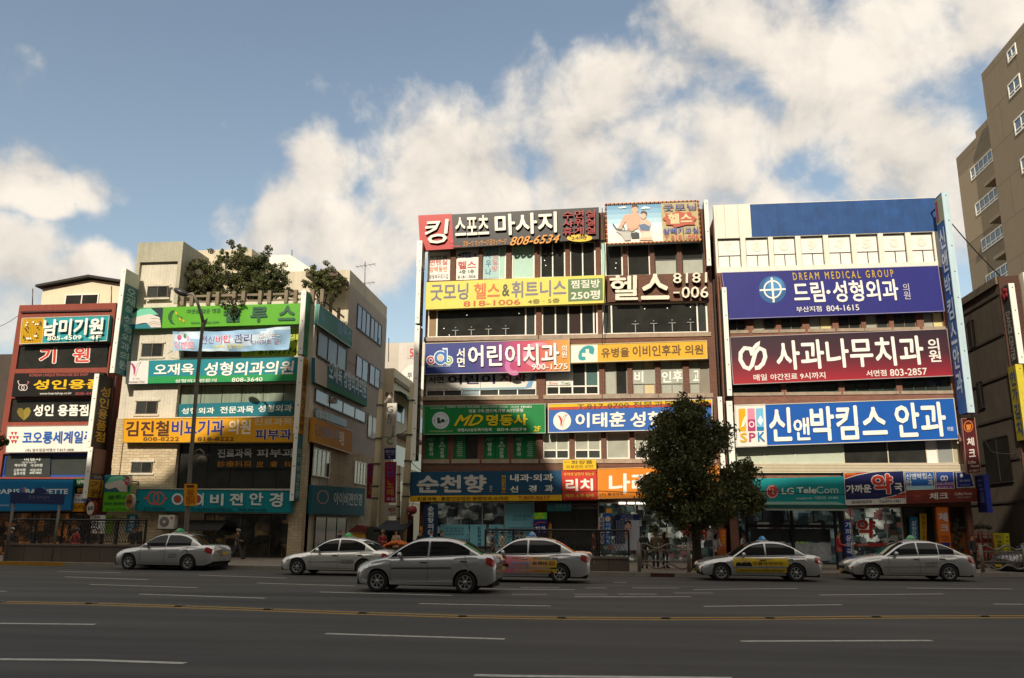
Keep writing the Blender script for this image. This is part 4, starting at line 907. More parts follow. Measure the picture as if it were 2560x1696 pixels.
s = Sign('shop_sign', 'black sign with yellow letters on the red building', 'L1', [(135, 1308), (960, 1300), (940, 1512), (105, 1525)], .3, '17130f', group=G_RED)
s.t('KOREAN UNIQUE FRANCHISE SEX SHOP', 275, 1310, 815, 1340, 'b0574c', .02); s.t('성인용품', 312, 1365, 955, 1455, 'e3b50f', .06); s.t('www.heartshop.co.kr', 370, 1482, 665, 1510, 'd9d2c4', .03); s.t('808-4479', 700, 1482, 900, 1508, '9c3c46', .03)
s.ring(200, 1440, 26, 26, 7, 'd8c9c0'); s.ring(228, 1440, 26, 26, 7, 'd8c9c0'); s.stroke([(182, 1420), (168, 1385)], 7, 'd8c9c0'); s.stroke([(248, 1420), (268, 1388)], 7, 'c46a70'); s.stroke([(163, 1384), (180, 1378)], 6, 'd8c9c0'); s.stroke([(256, 1382), (276, 1394)], 6, 'c46a70'); s.done()
s = Sign('window_lettering', 'white window letters beside a yellow heart on the red building', 'L2', [(110, 52), (772, 52), (760, 252), (98, 256)], -.10, GLASS_DARK, .01, group=G_RED, panel='film')
s.poly([(205, 245), (160, 205), (145, 170), (160, 138), (190, 140), (205, 158)], '7d6a22'); s.poly([(205, 245), (250, 205), (266, 165), (250, 134), (222, 138), (205, 158)], '8b7a2c'); s.t('성인 용품점', 288, 108, 755, 208, 'f1eddf', .07); s.done()
s = Sign('shop_sign', 'white sign with blue letters and a red mark on the red building', 'L2', [(60, 292), (800, 282), (780, 512), (45, 521)], .3, 'e9e4d8', group=G_RED, rim='8f8a80')
for (x, y) in ((105, 342), (135, 342), (120, 378), (90, 378 - 0), (150, 378), (108, 412), (134, 412)): s.poly([(x - 14, y), (x + 14, y), (x, y + 30)], 'c13a2c')
s.t('코오롱세계일주', 195, 335, 800, 442, '1f5cab', .05); s.t('(주) 봉우항공여행사 T.817-1808', 222, 482, 630, 512, '55524c', .01); s.done()
s = Sign('window_lettering', 'white travel list on the blue framed window', 'L2', [(62, 545), (430, 540), (425, 722), (50, 726)], -.10, GLASS_GREY, .01, group=G_RED, panel='film')
s.t('여행사', 205, 562, 350, 590, 'cfd0c6', .05); s.t('-업무안내-', 180, 594, 315, 610, 'cfd0c6', .02); s.t('해외여행', 125, 614, 225, 640, 'cfd0c6', .03); s.t('국내여행', 262, 614, 362, 640, 'cfd0c6', .03); s.t('신혼여행', 118, 655, 218, 680, 'cfd0c6', .03); s.t('여권.비자', 258, 655, 358, 680, 'cfd0c6', .03); s.t('골프여행', 118, 684, 216, 710, 'cfd0c6', .03); s.t('808-9880', 255, 682, 355, 700, 'cfd0c6', .03); s.done()
s = Sign('shop_sign', 'wide blue bakery sign at the bottom of the red building', 'G1', [(-330, 48), (1212, 50), (1165, 572), (-330, 590)], .6, '0d6da0', .5, group=G_RED, rim='14324a')
s.t('PARIS', -60, 215, 330, 298, 'e6ebea', .05); s.segz(375, 188, 400, 262, 'c9463a'); s.segz(412, 188, 422, 262, 'e8d7cc'); s.t('BAGUETTE', 428, 215, 1115, 300, 'e6ebea', .05); s.t('파리바게뜨', -60, 468, 160, 500, 'c9dbe2', .02); s.done()
for lab, q, col, txts in (
    ('small green sign beside the blue bakery sign', [(1222, 42), (1400, 42), (1390, 168), (1212, 170)], '1f6d35', [('남미기원', 1262, 70, 1500, 135, 'e9e8da', .06)]),
    ('small black sign with yellow letters under the small green one', [(1212, 178), (1390, 178), (1380, 286), (1204, 288)], '120f0c', [('성인용품', 1258, 195, 1480, 270, 'd6a51b', .06)]),
    ('small white sign between small black and orange signs', [(1204, 296), (1380, 296), (1368, 442), (1190, 446)], 'd9d6cf', [('코오롱세계', 1218, 370, 1480, 420, '3d5f9a', .05)]),
    ('small orange coffee sign lowest in the stack', [(1190, 450), (1368, 450), (1355, 582), (1172, 584)], 'd08e12', [('coffee', 1182, 470, 1440, 542, '6b4510', .03)])):
    s = Sign('small_sign', lab, 'G1', q, .45, col, .2, group='small signs stacked beside the bakery sign')
    for t_ in txts: s.t(t_[0], *t_[1:5], t_[5], t_[6])
    if 'white' in lab: s.ring(1225, 322, 14, 14, 8, '4b64a0'); s.ring(1270, 320, 12, 12, 8, 'c46a5c'); s.ring(1295, 320, 12, 12, 8, 'c46a5c')
    s.done()

# ---------------------------------------------------------------- cream building
s = Sign('shop_sign', 'long bright green sign with massage photo under the roof garden', 'L1', [(1220, 705), (2779, 660), (2760, 852), (1210, 897)], .4, '57a31d', group=G_CR)
s.segz(1215, 705, 1508, 895, '20333a'); s.poly([(1228, 760), (1300, 712), (1400, 706), (1445, 745), (1470, 765), (1350, 770), (1225, 800)], '6fc3a0'); s.poly([(1222, 800), (1330, 770), (1400, 762), (1480, 790), (1490, 830), (1430, 846), (1330, 842), (1260, 856), (1218, 850)], 'd5cdc2'); s.poly([(1215, 850), (1300, 858), (1370, 846), (1420, 880), (1440, 893), (1214, 896)], '1a7580'); s.poly([(1365, 846), (1430, 812), (1490, 838), (1496, 884), (1400, 884)], 'cfc6bb')
s.stroke([(1372, 850), (1425, 830), (1480, 840)], 3, '8d857c'); s.stroke([(1380, 866), (1430, 846), (1485, 858)], 3, '8d857c'); s.stroke([(1400, 800), (1460, 800), (1488, 816)], 3, '8d857c')
s.poly([(1625, 725), (1590, 730), (1565, 765), (1562, 805), (1585, 845), (1628, 858), (1605, 835), (1592, 800), (1600, 760)], '1a4f2c')
for x, y, c in ((1645, 760, 'd9a21e'), (1660, 790, '2c6b22'), (1680, 815, 'd9a21e'), (1690, 798, '2c6b22'), (1712, 832, 'd9a21e')): s.poly([(x - 20, y - 26), (x + 4, y - 8), (x + 6, y + 12), (x - 10, y)], c)
s.t('자연을 담은 명품', 1735, 712, 2050, 752, '23602c', .03); s.t('www.celllius.com', 1775, 822, 2035, 850, '23602c', .01)
s.t('셀', 5, 485, 162, 620, '17512f', .07, fr='L3'); s.t('루', 255, 478, 415, 620, '17512f', .07, fr='L3'); s.t('스', 515, 466, 672, 605, '17512f', .07, fr='L3'); s.done()
s = Sign('window_film_sign', 'yellow green window lettering behind the cloth banner', 'L3', [(160, 690), (695, 672), (690, 945), (162, 948)], -.2, 'b9bf3a', .02, group=G_CR, panel='film')
s.t('관리', 520, 715, 672, 805, '4d6b1c', .04); s.t('서면점:', 172, 880, 295, 920, '3f5a1c', .02); s.t('818-7774', 322, 860, 685, 920, '3f5a1c', .05); s.done()
# cloth banner, slung and rippled
s = Sign('shop_sign', 'teal and green sign with a pink leaf mark on the cream building', 'L2', [(1078, -262), (2550, -296), (2522, -96), (1070, -68)], .42, '1a828c', group=G_CR)
s.seg(.135, .70, 1, 1, '25924f'); s.segz(1078, -262, 1268, -68, 'e2dbd3'); swoosh(s, 1150, -190, 1.6, 'a8326f', '9a8f90'); s.t("Dr. Oh's", 1135, -118, 1195, -106, '8b8480', .01); s.t('Aesthetic Clinic', 1095, -95, 1240, -76, '8b8480', .01)
s.t('오재욱', 1318, -240, 1665, -142, 'efe9dc', .05); s.t('성형외과의원', 560 - 845 + 2038, -258, 2505, -140, 'efe9dc', .05); s.t('성형외과전문의', 1500, -110, 1855, -80, 'dfe6d4', .04); s.t('808-3640', 1985, -122, 2245, -86, 'dfe6d4', .04); s.done()
s = Sign('window_film_sign', 'teal strip of white letters across the curtained window', 'L2', [(1525, 105), (2500, 75), (2490, 200), (1522, 212)], -.2, '156b78', .02, group=G_CR, panel='film')
s.t('성형외과', 1548, 135, 1830, 188, 'd9e0d6', .05); s.t('전문과목', 1880, 122, 2165, 182, 'd9e0d6', .05); s.t('성형외과', 2205, 110, 2490, 172, 'd9e0d6', .05); s.done()
s = Sign('shop_sign', 'long orange yellow sign with dark letters on the cream building', 'L2', [(1055, 228), (2505, 213), (2496, 430), (1045, 432)], .42, 'd99a14', group=G_CR, rim='b8902c')
s.t('김진철', 1072, 248, 1450, 380, '4a2510', .06); s.t('비뇨기과', 1470, 240, 1922, 372, '2d2a78', .06, ol=('d9c9a0', .02)); s.t('의원', 1955, 236, 2145, 365, 'efe2c4', .06); s.t('진료과목', 275, 88, 610, 158, 'd8c49a', .05, fr='L4'); s.t('피부과', 285, 190, 605, 285, '2d2a78', .06, fr='L4', ol=('e6d9b8', .035)); s.t('808-8222', 1225, 385, 1535, 420, '5a3a14', .02); s.t('818-8222', 1692, 385, 2002, 418, '5a3a14', .02); s.done()
s = Sign('window_lettering', 'white and amber letters on the dark clinic window', 'L2', [(1830, 470), (2495, 460), (2490, 650), (1828, 655)], -.22, GLASS_DARK, .01, group=G_CR, panel='film')
s.t('진료과목', 1855, 485, 2150, 560, 'd8d8d4', .05); s.t('診療科目', 1852, 588, 2140, 640, 'b87a1c', .02); s.t('피부과', 295, 365, 630, 440, 'd8d8d4', .06, fr='L4'); s.t('皮', 290, 475, 355, 530, 'b87a1c', .02, fr='L4'); s.t('膚', 412, 475, 475, 530, 'b87a1c', .02, fr='L4'); s.t('科', 538, 475, 598, 530, 'b87a1c', .02, fr='L4'); s.done()
s = Sign('shop_sign', 'long teal optician sign with red ring mark at street level', 'L2', [(1165, 828), (2488, 842), (2480, 1035), (1155, 1018)], .55, '0d8089', .4, group=G_CR, rim='0a5560')
s.ring(1310, 905, 46, 52, 12, 'c25a48'); s.ring(1358, 908, 46, 52, 12, 'c25a48'); s.stroke([(1228, 905), (1262, 905)], 10, 'c25a48'); s.stroke([(1405, 910), (1432, 910)], 10, 'c25a48'); s.poly([(1226, 905), (1250, 890), (1250, 920)], 'c25a48'); s.poly([(1434, 910), (1412, 896), (1412, 924)], 'c25a48')
s.ring(1520, 915, 42, 42, 16, 'cfd6d2'); s.ell(1520, 915, 24, 26, 'b5402c'); s.ring(1690, 915, 40, 42, 16, 'cfd6d2'); s.ell(1688, 915, 24, 26, 'b5402c'); s.segz(1733, 865, 1745, 970, 'cfd6d2'); s.segz(1600, 865, 1612, 970, 'cfd6d2')
s.t('비', 1800, 868, 1915, 972, 'cfd6d2', .06); s.t('젼', 60, 760, 180, 870, 'cfd6d2', .06, fr='L4'); s.t('안', 235, 755, 358, 868, 'cfd6d2', .06, fr='L4'); s.t('경', 410, 755, 530, 885, 'cfd6d2', .06, fr='L4')
s.t('EYE VISION', 1238, 985, 1410, 1006, '0b3440', .03); s.t('EYE VISION OPTICAL', 1605, 990, 2000, 1016, '0b3440', .04); s.t('본점 805-6300', 135, 895, 385, 922, '0b3440', .04, fr='L4'); s.done()
s = Sign('small_sign', 'square green sign with massage photo above the side door', 'G1', [(1722, -14), (2140, -14), (2085, 580), (1672, 585)], .7, '58a81e', .15, group=G_CR)
s.segz(1700, -14, 2135, 268, '23616a'); s.poly([(1725, 130), (1800, 20), (1980, 0), (2080, 40), (2000, 70), (1840, 110)], '73c4a2'); s.poly([(1722, 130), (1860, 100), (1990, 60), (2080, 130), (2080, 200), (1990, 200), (1900, 190), (1780, 222), (1715, 195)], 'cfc6ba'); s.poly([(1895, 190), (1990, 170), (2085, 210), (2080, 266), (1960, 258)], 'c6bcb0')
s.t('셀루스', 1758, 315, 2110, 385, '1f5c2a', .05); s.t('피부·몸매관리', 1700, 430, 2120, 480, '1f5c2a', .04); s.t('818-7774', 1740, 535, 2060, 565, '2b6a2c', .02); s.done()
s = Sign('small_sign', 'lime green vertical sign beside the stair door', 'G1', [(1712, 645), (1832, 648), (1818, 948), (1700, 945)], .1, '6f9a22', .08, group='small signs at street level'); s.vt('셀루스', 1735, 680, 1800, 870, '39520f', .04); s.done()
s = Sign('small_sign', 'teal vertical sign at right of the stair door', 'L2', [(1085, 1045), (1165, 1045), (1140, 1200), (1068, 1200)], .2, '1a6c80', .1, group='small signs at street level'); s.vt('성형외과', 1095, 1055, 1140, 1190, 'c9d9d6', .04); s.done()
s = Sign('standing_sign', 'white cafe standing sign with black brush letter', 'G1', [(1480, 640), (1680, 640), (1660, 945), (1440, 945)], 1.2, 'd5d6d6', .25, group='small signs at street level'); s.t('CAFE', 1490, 655, 1640, 700, '8c3b40', .04); s.t('완', 1495, 735, 1620, 870, '121212', .05); s.done()

# side wall boards
PX = ('X', xRc + .28, 1)
def XS(name, label, fr, q, col, **k): return Sign(name, label, fr, q, color=col, depth=.2, plane=PX, group=G_SIDE, rough=.75, **k)
s = XS('shop_sign', 'pale teal board on the alley side, topmost', 'L3', [(890, 450), (1200, 690), (1195, 865), (870, 640)], '59988c', rim='c9c6b8')
s.t('셀루스', 1040, 640, 1200, 760, '2d6b8c', .05); s.poly([(925, 520), (905, 560), (912, 605), (940, 630), (925, 580)], '3f7a94'); s.done()
s = XS('shop_sign', 'dull teal board with pale leaf mark on the alley side', 'L3', [(850, 950), (1335, 1230), (1333, 1410), (848, 1180)], '276a78'); s.seg(0, 0, .20, 1, 'b5aa9c'); s.seg(.2, .72, 1, 1, '2d7a58'); s.t('오재욱 성형외과의원', 960, 1060, 1325, 1240, 'a9bcbc', .05); s.done()
s = XS('shop_sign', 'orange board on the alley side', 'L4', [(800, 82), (1138, 205), (1136, 412), (790, 302)], 'c2841c', rim='a58a58'); s.t('김진철', 805, 150, 895, 255, '4a2510', .06); s.t('비뇨기과', 898, 175, 1008, 280, '33307a', .05); s.t('의원', 1015, 205, 1060, 330, 'dfd0ac', .05); s.seg(.0, .0, .001, .001, '4a2510'); s.done()
s = XS('shop_sign', 'dark teal optician board low on the alley side', 'L4', [(790, 688), (1255, 718), (1250, 962), (775, 945)], '0f5e68'); s.ring(868, 795, 42, 58, 8, 'a04a3c'); s.t('아이비젼안경', 955, 755, 1225, 870, '9aa8a4', .05); s.done()
s = Sign('window_film_sign', 'teal strip with white letters on the alley side windows', 'L3', [(852, 1420), (1145, 1530), (1145, 1600), (852, 1500)], color='1a6274', depth=.02, plane=('X', xRc + .14, 1), group=G_SIDE); s.t('성형외과', 858, 1440, 962, 1520, 'c6d2cf', .04); s.done()

# ---------------------------------------------------------------- brick building
s = Sign('rooftop_sign', 'black and red rooftop sign with big white letters', 'B1', [(100, 338), (2615, 215), (2615, 660), (128, 815)], .45, '2b2723', .35, group=G_BR)
s.segz(100, 318, 578, 812, 'b5291f')
def led(txt, x0, y0, x1, y1, c, b, fr=None, ol='8d7d55', sk=0.0):
    """raised channel letters: a deep outlined body"""
    r_ = s.rect(x0, y0, x1, y1, fr)
    m = MB(); s.tx.append(m); put_text(m, s.surf, txt, *r_, mat('15110d', .6), b * .5 + .045, .05, None, sk); put_text(m, s.surf, txt, *r_, mat(ol, .5, .1), b * .5 + .03, .10, None, sk); put_text(m, s.surf, txt, *r_, mat(c, .45, .05), b, .14, None, sk)
led('킹', 185, 400, 515, 735, 'efe6d2', .03, ol='8a7c66', sk=.15); led('스포츠', 615, 345, 1095, 620, 'efe6cf', .04); led('마사지', 1175, 308, 2040, 605, 'f1e8d2', .05)
s.lay = .02; s.t('ズボーツ マッサージ 足マッサージ', 722, 668, 1340, 755, 'd28a1c', .02); led('808-6534', 1400, 622, 2075, 742, 'd98f2c', .03, ol='5a3010', sk=.08)
for i, w in enumerate(('수면실', '샤워실', '휴게실')): led(w, 42, 255 + i * 107, 468, 355 + i * 107, 'a0201a', .02, 'B2', ol='4a1512')
s.lay = .02; s.ell(260, 605, 165, 48, 'e0b818', 'B2'); s.t('24時', 152, 575, 355, 632, '2a2214', .03, fr='B2'); s.lay = .03; s.stroke([(695, 765), (560, 765), (560, 705)], 12, 'c8322a'); s.poly([(520, 715), (562, 670), (600, 715)], 'c8322a'); s.done()
s = Sign('billboard', 'rooftop billboard with a beach couple and blinking bulb frame', 'B2', [(590, 165), (1805, 118), (1845, 640), (612, 690)], .5, 'cfe0e4', .3, group=G_BR)
bm = MB(); bc = mat('8a3a1c', .5, .2); bulb = mat('e0964a', .3)
for k in range(46):
    for v in (0.005, .995):
        p = s.surf((k + .5) / 46, v, .05); bm.ellip(p, .055, .05, .055, bulb if k % 2 else bc, 6, 4)
for k in range(18):
    for u in (0.003, .997):
        p = s.surf(u, (k + .5) / 18, .05); bm.ellip(p, .055, .05, .055, bulb if k % 2 else bc, 6, 4)
bm.build('bulb_frame', s.root)
for i, c in enumerate(('6fa0c0', '86b2cb', '9cc3d6', 'b4d3df', 'cde2e6', 'e4e6dd', 'ece4d3', 'efe6d6')): s.seg(.012, .025 + i * .119, .6, .025 + (i + 1) * .119, c)
s.seg(.6, .025, .988, .975, 'b8a878')
for x, y in ((800, 212), (840, 205), (1115, 205), (1150, 215), (1090, 220)): s.ell(x, y, 34, 10, 'dfe7e6')
SK = 'd6a689'; s.ell(980, 235, 42, 58, SK); s.poly([(935, 215), (945, 180), (985, 172), (1022, 185), (1022, 215), (990, 200)], '4a3226'); s.poly([(955, 280), (1010, 280), (1050, 310), (1060, 400), (1020, 490), (880, 490), (860, 380), (880, 310)], SK); s.poly([(880, 305), (840, 310), (800, 400), (755, 490), (800, 500), (850, 410), (880, 370)], SK)
s.poly([(1000, 470), (1060, 400), (1075, 380), (1050, 460), (950, 520), (870, 510)], 'c99878'); s.ell(1092, 315, 36, 48, 'deb498'); s.poly([(1055, 300), (1065, 262), (1100, 252), (1140, 275), (1135, 310), (1100, 285)], '5a3a28'); s.poly([(1060, 375), (1140, 365), (1190, 410), (1175, 520), (1070, 545), (1030, 480)], 'deb498'); s.poly([(1030, 440), (1110, 425), (1180, 460), (1168, 520), (1060, 515)], '5a6f8c'); s.poly([(925, 550), (1035, 540), (1040, 610), (940, 615)], '2d3330'); s.poly([(1060, 545), (1185, 520), (1200, 600), (1060, 610)], 'e6cdb4'); s.poly([(1035, 640), (1060, 605), (1190, 600), (1220, 640)], 'deb498')
s.stroke([(690, 425), (735, 490), (860, 515), (820, 445)], 14, '3a3f42'); s.poly([(725, 515), (930, 540), (925, 640), (850, 645), (800, 570)], 'b9b5ac'); s.stroke([(860, 515), (1010, 540)], 12, '3a3f42')
s.up(); s.t('굿모닝', 1345, 165, 1780, 255, '4a4f8c', .05); s.poly([(1335, 360), (1385, 330), (1375, 290), (1455, 295), (1550, 262), (1620, 285), (1710, 270), (1725, 320), (1785, 355), (1750, 400), (1765, 440), (1660, 440), (1560, 465), (1500, 478), (1470, 445), (1385, 440), (1390, 395)], 'b5543c'); s.up(); s.t('헬스', 1412, 290, 1725, 425, 'd9c896', .07); s.t('살빼기교실', 1345, 475, 1808, 555, '4a4f8c', .05); s.t('T 8181-006', 1365, 568, 1810, 632, 'b5543c', .03); s.done()
s = Sign('shop_sign', 'pale yellow fitness sign below the fifth floor windows', 'B1', [(200, 1265), (2704, 1163), (2710, 1554), (190, 1648)], .4, 'd8cc58', .3, group=G_BR)
s.t('굿모닝', 258, 1285, 800, 1520, '6f6a72', .05); s.t('헬스', 880, 1275, 1245, 1500, 'c8692f', .05); s.t('&', 1275, 1290, 1380, 1465, '4f4618', .05); s.t('휘트니스', 1405, 1240, 2170, 1475, '77727c', .05); s.t('818-1006', 730, 60, 1535, 140, 'c05a28', .04, fr='B3'); s.t('4층 · 5층', 1635, 40, 2080, 108, '5f5528', .02, fr='B3'); s.segz(115, 1135, 560, 1425, '5d7a4c', 'B2'); s.up(); s.t('찜질방', 150, 1150, 525, 1260, 'dcd9c4', .05, fr='B2'); s.t('250평', 150, 1290, 525, 1410, 'dcd9c4', .05, fr='B2'); s.done()
# channel letters fixed straight to the bricks
s = Sign('channel_lettering', 'rusty white channel letters and number fixed to the bricks', 'B2', [(640, 1095), (1940, 1060), (1940, 1420), (640, 1440)], .06, BRICK, .03, group=G_BR, panel='backing_rail')
def chan(txt, x0, y0, x1, y1, b):
    r_ = s.rect(x0, y0, x1, y1); ed = mat('6b5940', .7, .3, 6); fc = mat('e6dcc4', .55, .2, 5)
    m = MB(); s.tx.append(m)
    for i in range(7): put_text(m, s.surf, txt, *r_, ed, b, .02 + i * .035)
    put_text(m, s.surf, txt, *r_, fc, b - .012, .275)
chan('헬', 645, 1110, 1020, 1432, .05); chan('스', 1058, 1090, 1430, 1425, .06); chan('8181', 1475, 1075, 1915, 1210, .03); chan('006', 1585, 1255, 1932, 1405, .03); chan('-', 1480, 1325, 1560, 1345, .02); s.done()
s = Sign('shop_sign', 'blue to orange dental sign with ring letters', 'B3', [(178, 665), (2205, 600), (2215, 1058), (175, 1105)], .4, '1c2f77', .3, group=G_BR, rim='b9b0a0')
def grad(stops, w, h):
    m = bpy.data.materials.new('printed gradient'); m.use_nodes = True; nt = m.node_tree; b = nt.nodes['Principled BSDF']; b.inputs['Roughness'].default_value = .4
    g = nt.nodes.new('ShaderNodeNewGeometry'); sp = nt.nodes.new('ShaderNodeSeparateXYZ'); nt.links.new(g.outputs['Position'], sp.inputs[0])
    mr = nt.nodes.new('ShaderNodeMapRange'); mr.inputs[1].default_value, mr.inputs[2].default_value = w; nt.links.new(sp.outputs[h], mr.inputs[0])
    r = nt.nodes.new('ShaderNodeValToRGB'); nt.links.new(mr.outputs[0], r.inputs[0]); e = r.color_ramp.elements
    e[0].position, e[0].color = stops[0][0], (*lin(stops[0][1]), 1); e[1].position, e[1].color = stops[-1][0], (*lin(stops[-1][1]), 1)
    for p, c in stops[1:-1]: q = e.new(p); q.color = (*lin(c), 1)
    nt.links.new(r.outputs[0], b.inputs['Base Color']); return m
s.seg(0, 0, 1, 1, grad([(0, '15307a'), (.33, '1c2a74'), (.5, '5a2a72'), (.62, 'b03468'), (.78, 'c8484c'), (.9, 'd08448'), (1, 'd99a2c')], (s.P[0].x, s.P[1].x), 0))
s.ring(1440, 980, 95, 100, 70, 'c46a9c', a0=60, a1=300); s.ring(1780, 830, 190, 150, 60, 'd8889c', a0=60, a1=330); s.ell(2105, 940, 75, 75, 'd98a2a')
s.up(.006)
for c, x, y, rr in (('c03a30', 265, 905, 42), ('7fa83a', 520, 905, 40)): s.ring(x, y, rr, rr, 50, 'dfe3ea'); s.ring(x, y, rr, rr, 24, c)
s.ring(405, 870, 68, 72, 62, 'dfe3ea'); s.stroke([(480, 930), (478, 740), (440, 760)], 60, 'dfe3ea'); s.up(); s.ring(405, 870, 68, 72, 34, '2a6db0'); s.stroke([(478, 930), (476, 760), (450, 770)], 34, '2a6db0'); s.ell(400, 872, 40, 44, 'c9b79a')
s.t("Children's Dental Center", 222, 965, 552, 1000, 'cfd3de', .02); s.t('서\n면', 635, 735, 750, 1000, 'e8e4da', .05)
s.up(.008); s.t('어린이치과', 795, 680, 2065, 985, 'efeae0', .05, ol=('5a3a60', .012)); s.t('의\n원', 2095, 695, 2170, 868, 'efe4d0', .04); s.t('900-1275', 1685, 955, 2180, 1035, 'efe6dc', .03); s.done()
s = Sign('shop_sign', 'yellow clinic sign with white panel and teal cross', 'B4', [(148, 683), (2055, 622), (2068, 882), (148, 942)], .4, 'dda92e', .3, group=G_BR, rim='c9b98a')
s.segz(148, 676, 533, 940, 'e6e0d2'); s.poly([(258, 840), (275, 775), (330, 715), (400, 693), (465, 705), (488, 745), (480, 795), (465, 825), (410, 800), (410, 745), (362, 745), (362, 800), (310, 800), (310, 850), (360, 855), (360, 900), (300, 905), (262, 885)], '2a9696'); s.t('유병율', 582, 725, 978, 862, '6b4a16', .05); s.t('이비인후과', 1022, 690, 1700, 845, '6b4a16', .05); s.t('의원', 1750, 685, 2005, 825, '6b4a16', .05); s.done()
# posters and films in the windows
s = Sign('window_poster', 'white poster window, leftmost on the fifth floor', 'B1', [(222, 850), (530, 835), (530, 1235), (225, 1245)], -.12, 'eae5d8', .01, group='poster windows of the brick building'); s.t('수면실', 245, 890, 495, 940, '3d5c48', .04); s.t('썬텐실', 245, 950, 495, 1030, 'b5453a', .04); s.t('암벽등반', 245, 1045, 495, 1125, 'c8622f', .04); s.t('운동복무료지급', 243, 1155, 508, 1220, '55506e', .02); s.done()
s = Sign('window_poster', 'white poster window with a blue badge, second from left', 'B1', [(615, 840), (925, 825), (925, 1222), (618, 1238)], -.12, 'eae5d8', .01, group='poster windows of the brick building'); s.ell(775, 885, 130, 40, '343a72'); s.up(); s.t('250평', 675, 860, 875, 915, 'e4e4ea', .04); s.t('헬스', 640, 970, 900, 1080, 'b5453a', .05); s.t('4층 5층', 660, 1090, 870, 1145, '4a6650', .02); s.t('8181-006', 640, 1168, 892, 1210, '3a3a40', .02); s.done()
s = Sign('window_lettering', 'blue and red vertical letters on pale teal glass', 'B1', [(1000, 830), (1215, 822), (1215, 1205), (1000, 1215)], -.12, '9cc0bb', .01, group='poster windows of the brick building', panel='film'); s.vt('사우나', 1030, 830, 1110, 1180, '46648c', .05); s.vt('찜질방', 1120, 850, 1200, 1120, 'c07a78', .05); s.done()
s = Sign('window_poster', 'white window film with dark dental letters under the dental sign', 'B3', [(196, 1105), (1738, 1072), (1738, 1305), (196, 1335)], -.12, 'e2ddd0', .01, group='poster windows of the brick building'); s.t('서면', 235, 1130, 445, 1225, '2c2850', .05); s.t('어린이', 505, 1105, 1170, 1240, '2a2450', .06); s.t('치과', 1230, 1085, 1610, 1210, '8a3030', .06); s.t('KIDS DENTAL CLINIC', 222, 1292, 680, 1328, '8a8078', .01); s.segz(690, 1285, 1580, 1312, '86a9b4'); s.poly([(1640, 1190), (1690, 1100), (1735, 1090), (1670, 1280), (1580, 1300)], '6f9cc4'); s.segz(961, 1085, 968, 1320, '9a948a'); s.done()
s = Sign('window_lettering', 'white letters on the third floor right windows', 'B4', [(1020, 1040), (1960, 1020), (1960, 1225), (1020, 1235)], -.12, GLASS_BLIND, .01, group='poster windows of the brick building', panel='film'); s.t('비', 1040, 1055, 1168, 1215, 'f0ece0', .06); s.t('인', 1425, 1055, 1560, 1215, 'f0ece0', .06); s.t('후', 1580, 1042, 1715, 1205, 'f0ece0', .06); s.t('고', 1865, 1045, 1945, 1195, 'f0ece0', .06); s.done()
s = Sign('window_poster', 'small white film with two coloured words under the dental sign', 'B3', [(1890, 1195), (2222, 1190), (2222, 1245), (1890, 1250)], -.11, 'e8e3d8', .01, group='poster windows of the brick building'); s.t('Kroo', 1925, 1205, 2040, 1242, 'c06a30', .05); s.t('Treat', 2085, 1203, 2210, 1240, '4a8a5a', .05); s.done()
s = Sign('shop_sign', 'green repair sign with white badge and yellow letters', 'B5', [(275, 140), (1980, 110), (1983, 524), (272, 545)], .4, '127a3a', .3, group=G_BR, rim='9ab89c')
s.ell(517, 345, 122, 120, 'c9d0d2'); s.ring(517, 345, 92, 92, 3, '3a4c46'); s.poly([(468, 305), (505, 305), (505, 350), (518, 372), (525, 385), (470, 388)], '123c22'); s.poly([(515, 370), (520, 340), (545, 325), (572, 335), (580, 370)], '123c22'); s.ell(425, 350, 8, 8, '3a4c46', n=8); s.ell(608, 346, 8, 8, '3a4c46', n=8)
s.t('MD', 745, 265, 1112, 422, 'd6c018', .06, skew=.25, ol=('1c4020', .02)); s.t('명동사', 1158, 258, 1738, 422, 'd6c018', .08, ol=('1c4020', .02)); s.t('명품 구두,핸드백,가방 A/S전문점', 915, 185, 1672, 238, 'd9dcd0', .04); s.t('명품A/S상호특허등록', 758, 455, 1238, 500, 'd9dcd0', .04); s.t('804-0074', 1310, 450, 1718, 492, 'd9dcd0', .03); s.t('2F', 1820, 425, 1912, 500, 'd6c018', .05); s.t('myungdongsa.com', 360, 480, 690, 512, 'b9c48c', .01)
for w, x0, x1 in (('PRADA', 612, 728), ('GUCCI', 755, 870), ('BVLGARI', 900, 1068), ('GIORGIO ARMANI', 1095, 1312), ('CHANEL', 1335, 1465), ('CELINE', 1500, 1615), ('FENDI', 1645, 1788)): s.t(w, x0, 142, x1, 170, 'c6d2c4' if w != 'FENDI' else 'eef0e6', .02)
s.t('Salvatore Ferragamo', 375, 160, 575, 190, 'c6d2c4', .01); s.done()
